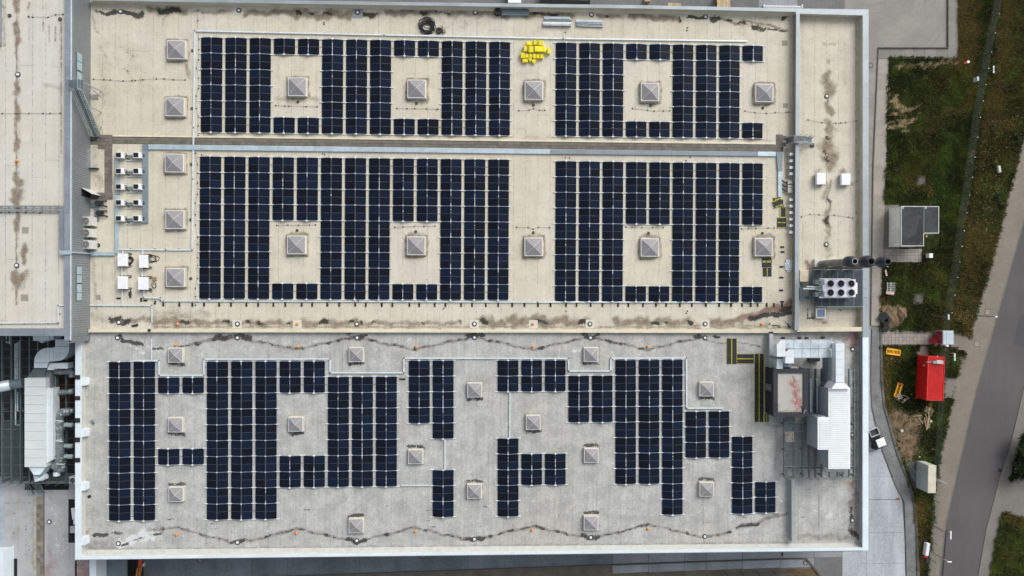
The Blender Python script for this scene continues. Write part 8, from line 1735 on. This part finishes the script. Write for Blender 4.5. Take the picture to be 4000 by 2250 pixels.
# ---------------------------------------------------------------- trees and shrubs at the right edge
lm, t_, b_ = nodes('leaf'); g = NT(t_); at = g.n('Attribute'); at.attribute_name = 'tint'; g.L(at.outputs['Color'], b_.inputs['Base Color']); b_.inputs['Roughness'].default_value = .6; b_.inputs['Specular IOR Level'].default_value = .25
def leafmass(name, parent, cx, cy, cz, rx, ry, rz, n, size, cols, seed, clumps=24):
    rg = np.random.default_rng(seed); cc = rg.normal(0, 1, (clumps, 3)); cc /= np.linalg.norm(cc, axis=1)[:, None]; cc *= rg.uniform(.35, .95, (clumps, 1)); cc[:, 2] = np.abs(cc[:, 2])*.9-.2
    k = rg.integers(0, clumps, n); p = cc[k]+rg.normal(0, .17, (n, 3)); ctr = p*np.array([rx, ry, rz])+np.array([cx, cy, cz])
    a = rg.normal(0, 1, (n, 3)); a /= np.linalg.norm(a, axis=1)[:, None]; b2 = np.cross(a, rg.normal(0, 1, (n, 3))); b2 /= np.linalg.norm(b2, axis=1)[:, None]; s = size*rg.uniform(.6, 1.3, (n, 1))
    V = np.stack([ctr-a*s, ctr-b2*s*.45, ctr+a*s, ctr+b2*s*.45], 1).reshape(-1, 3).astype(np.float32)
    me = bpy.data.meshes.new(name); me.vertices.add(4*n); me.loops.add(4*n); me.polygons.add(n); off = np.array(WL(parent)); me.vertices.foreach_set('co', (V-off).ravel()); me.loops.foreach_set('vertex_index', np.arange(4*n)); me.polygons.foreach_set('loop_start', np.arange(0, 4*n, 4)); me.polygons.foreach_set('loop_total', np.full(n, 4)); me.update()
    cl = np.array(cols)[k % len(cols)]*rg.uniform(.6, 1.5, (n, 1)); A = np.ones((n, 4, 4), np.float32); A[:, :, :3] = cl[:, None, :]; at = me.color_attributes.new('tint', 'FLOAT_COLOR', 'POINT'); at.data.foreach_set('color', A.ravel()); me.materials.append(lm); return link(name, me, parent)
bark = MAT('brown_bark', (.07,.05,.035), .9, var=.3, sc=5)
def tree(px, py, h, r, label, cols, seed, n=5200):
    x, y = P(px, py, 0); t = thing('broadleaf_tree', label, 'tree', (x, y, 0), 'trees at the right edge'); rg = random.Random(seed); b = MB(); b.tube([(x,y,0),(x+.1,y,h*.3),(x,y+.1,h*.6)], [.18,.13,.08], 8)
    for k in range(7): a = k*.9+rg.uniform(0,.4); b.tube([(x,y,h*rg.uniform(.25,.5)),(x+r*.5*math.cos(a),y+r*.5*math.sin(a),h*.65),(x+r*.8*math.cos(a),y+r*.8*math.sin(a),h*.85)], [.07,.05,.02], 5)
    b.build('trunk', bark, t); leafmass('crown', t, x, y, h*.62, r, r, h*.38, n, .13, cols, seed); return t
gr = [(.020,.036,.010),(.012,.022,.007),(.032,.046,.012),(.016,.028,.008)]
tree(3990,1720,3.6,1.9,'dark green tree at the right edge beside the road, upper one',gr,11,7000); tree(3978,1815,3.4,2.0,'dark green tree at the right edge beside the road, lower one',gr,12,7000); tree(4055,1770,4.2,2.4,'tree just beyond the right edge',gr,13,4000)
def shrub(px, py, r, label, cols, seed, n=700): x, y = P(px, py, 0); t = thing('shrub', label, 'shrub', (x, y, 0)); MB().tube([(x,y,0),(x,y,r*.6)], .04, 5).build('stem', bark, t); leafmass('foliage', t, x, y, r*.45, r, r, r*.6, n, .09, cols, seed, 12)
shrub(3970,545,.75,'round pale green shrub near the upper footpath',[(.06,.085,.03),(.045,.07,.025)],21); shrub(3897,770,.7,'pale green shrub beside the footpath, middle',[(.05,.075,.025),(.035,.055,.02)],22); shrub(3912,805,.5,'small green shrub beside the footpath below the middle one',[(.05,.07,.025),(.035,.055,.02)],23); shrub(3880,640,.6,'yellow-green weeds around the pale canister',[(.10,.11,.015),(.06,.075,.02)],24)
# small flower heads in the verge
b = MB(); rg = random.Random(5); cl = [(3965,470,60,90,22),(3890,740,50,60,14),(3860,850,60,110,22),(3760,1240,40,40,16),(3900,520,80,200,14)]
for cx, cy, sx, sy, n in cl:
    for k in range(n):
        x, y = P(cx+rg.gauss(0,sx*.4), cy+rg.gauss(0,sy*.4), .3)
        if pin(np.array([x]), np.array([y]), GP[0])[0]: b.cbox(x, y, .28, .06, .06, .02, 0, rg.uniform(0,1.5))
o = tag(b.build('wild_flowers', MAT_cache('pale_yellow_flower', (.50,.48,.30))), 'scattered small pale flower heads in the verge by the footpath', 'flowers'); o['kind'] = 'stuff'
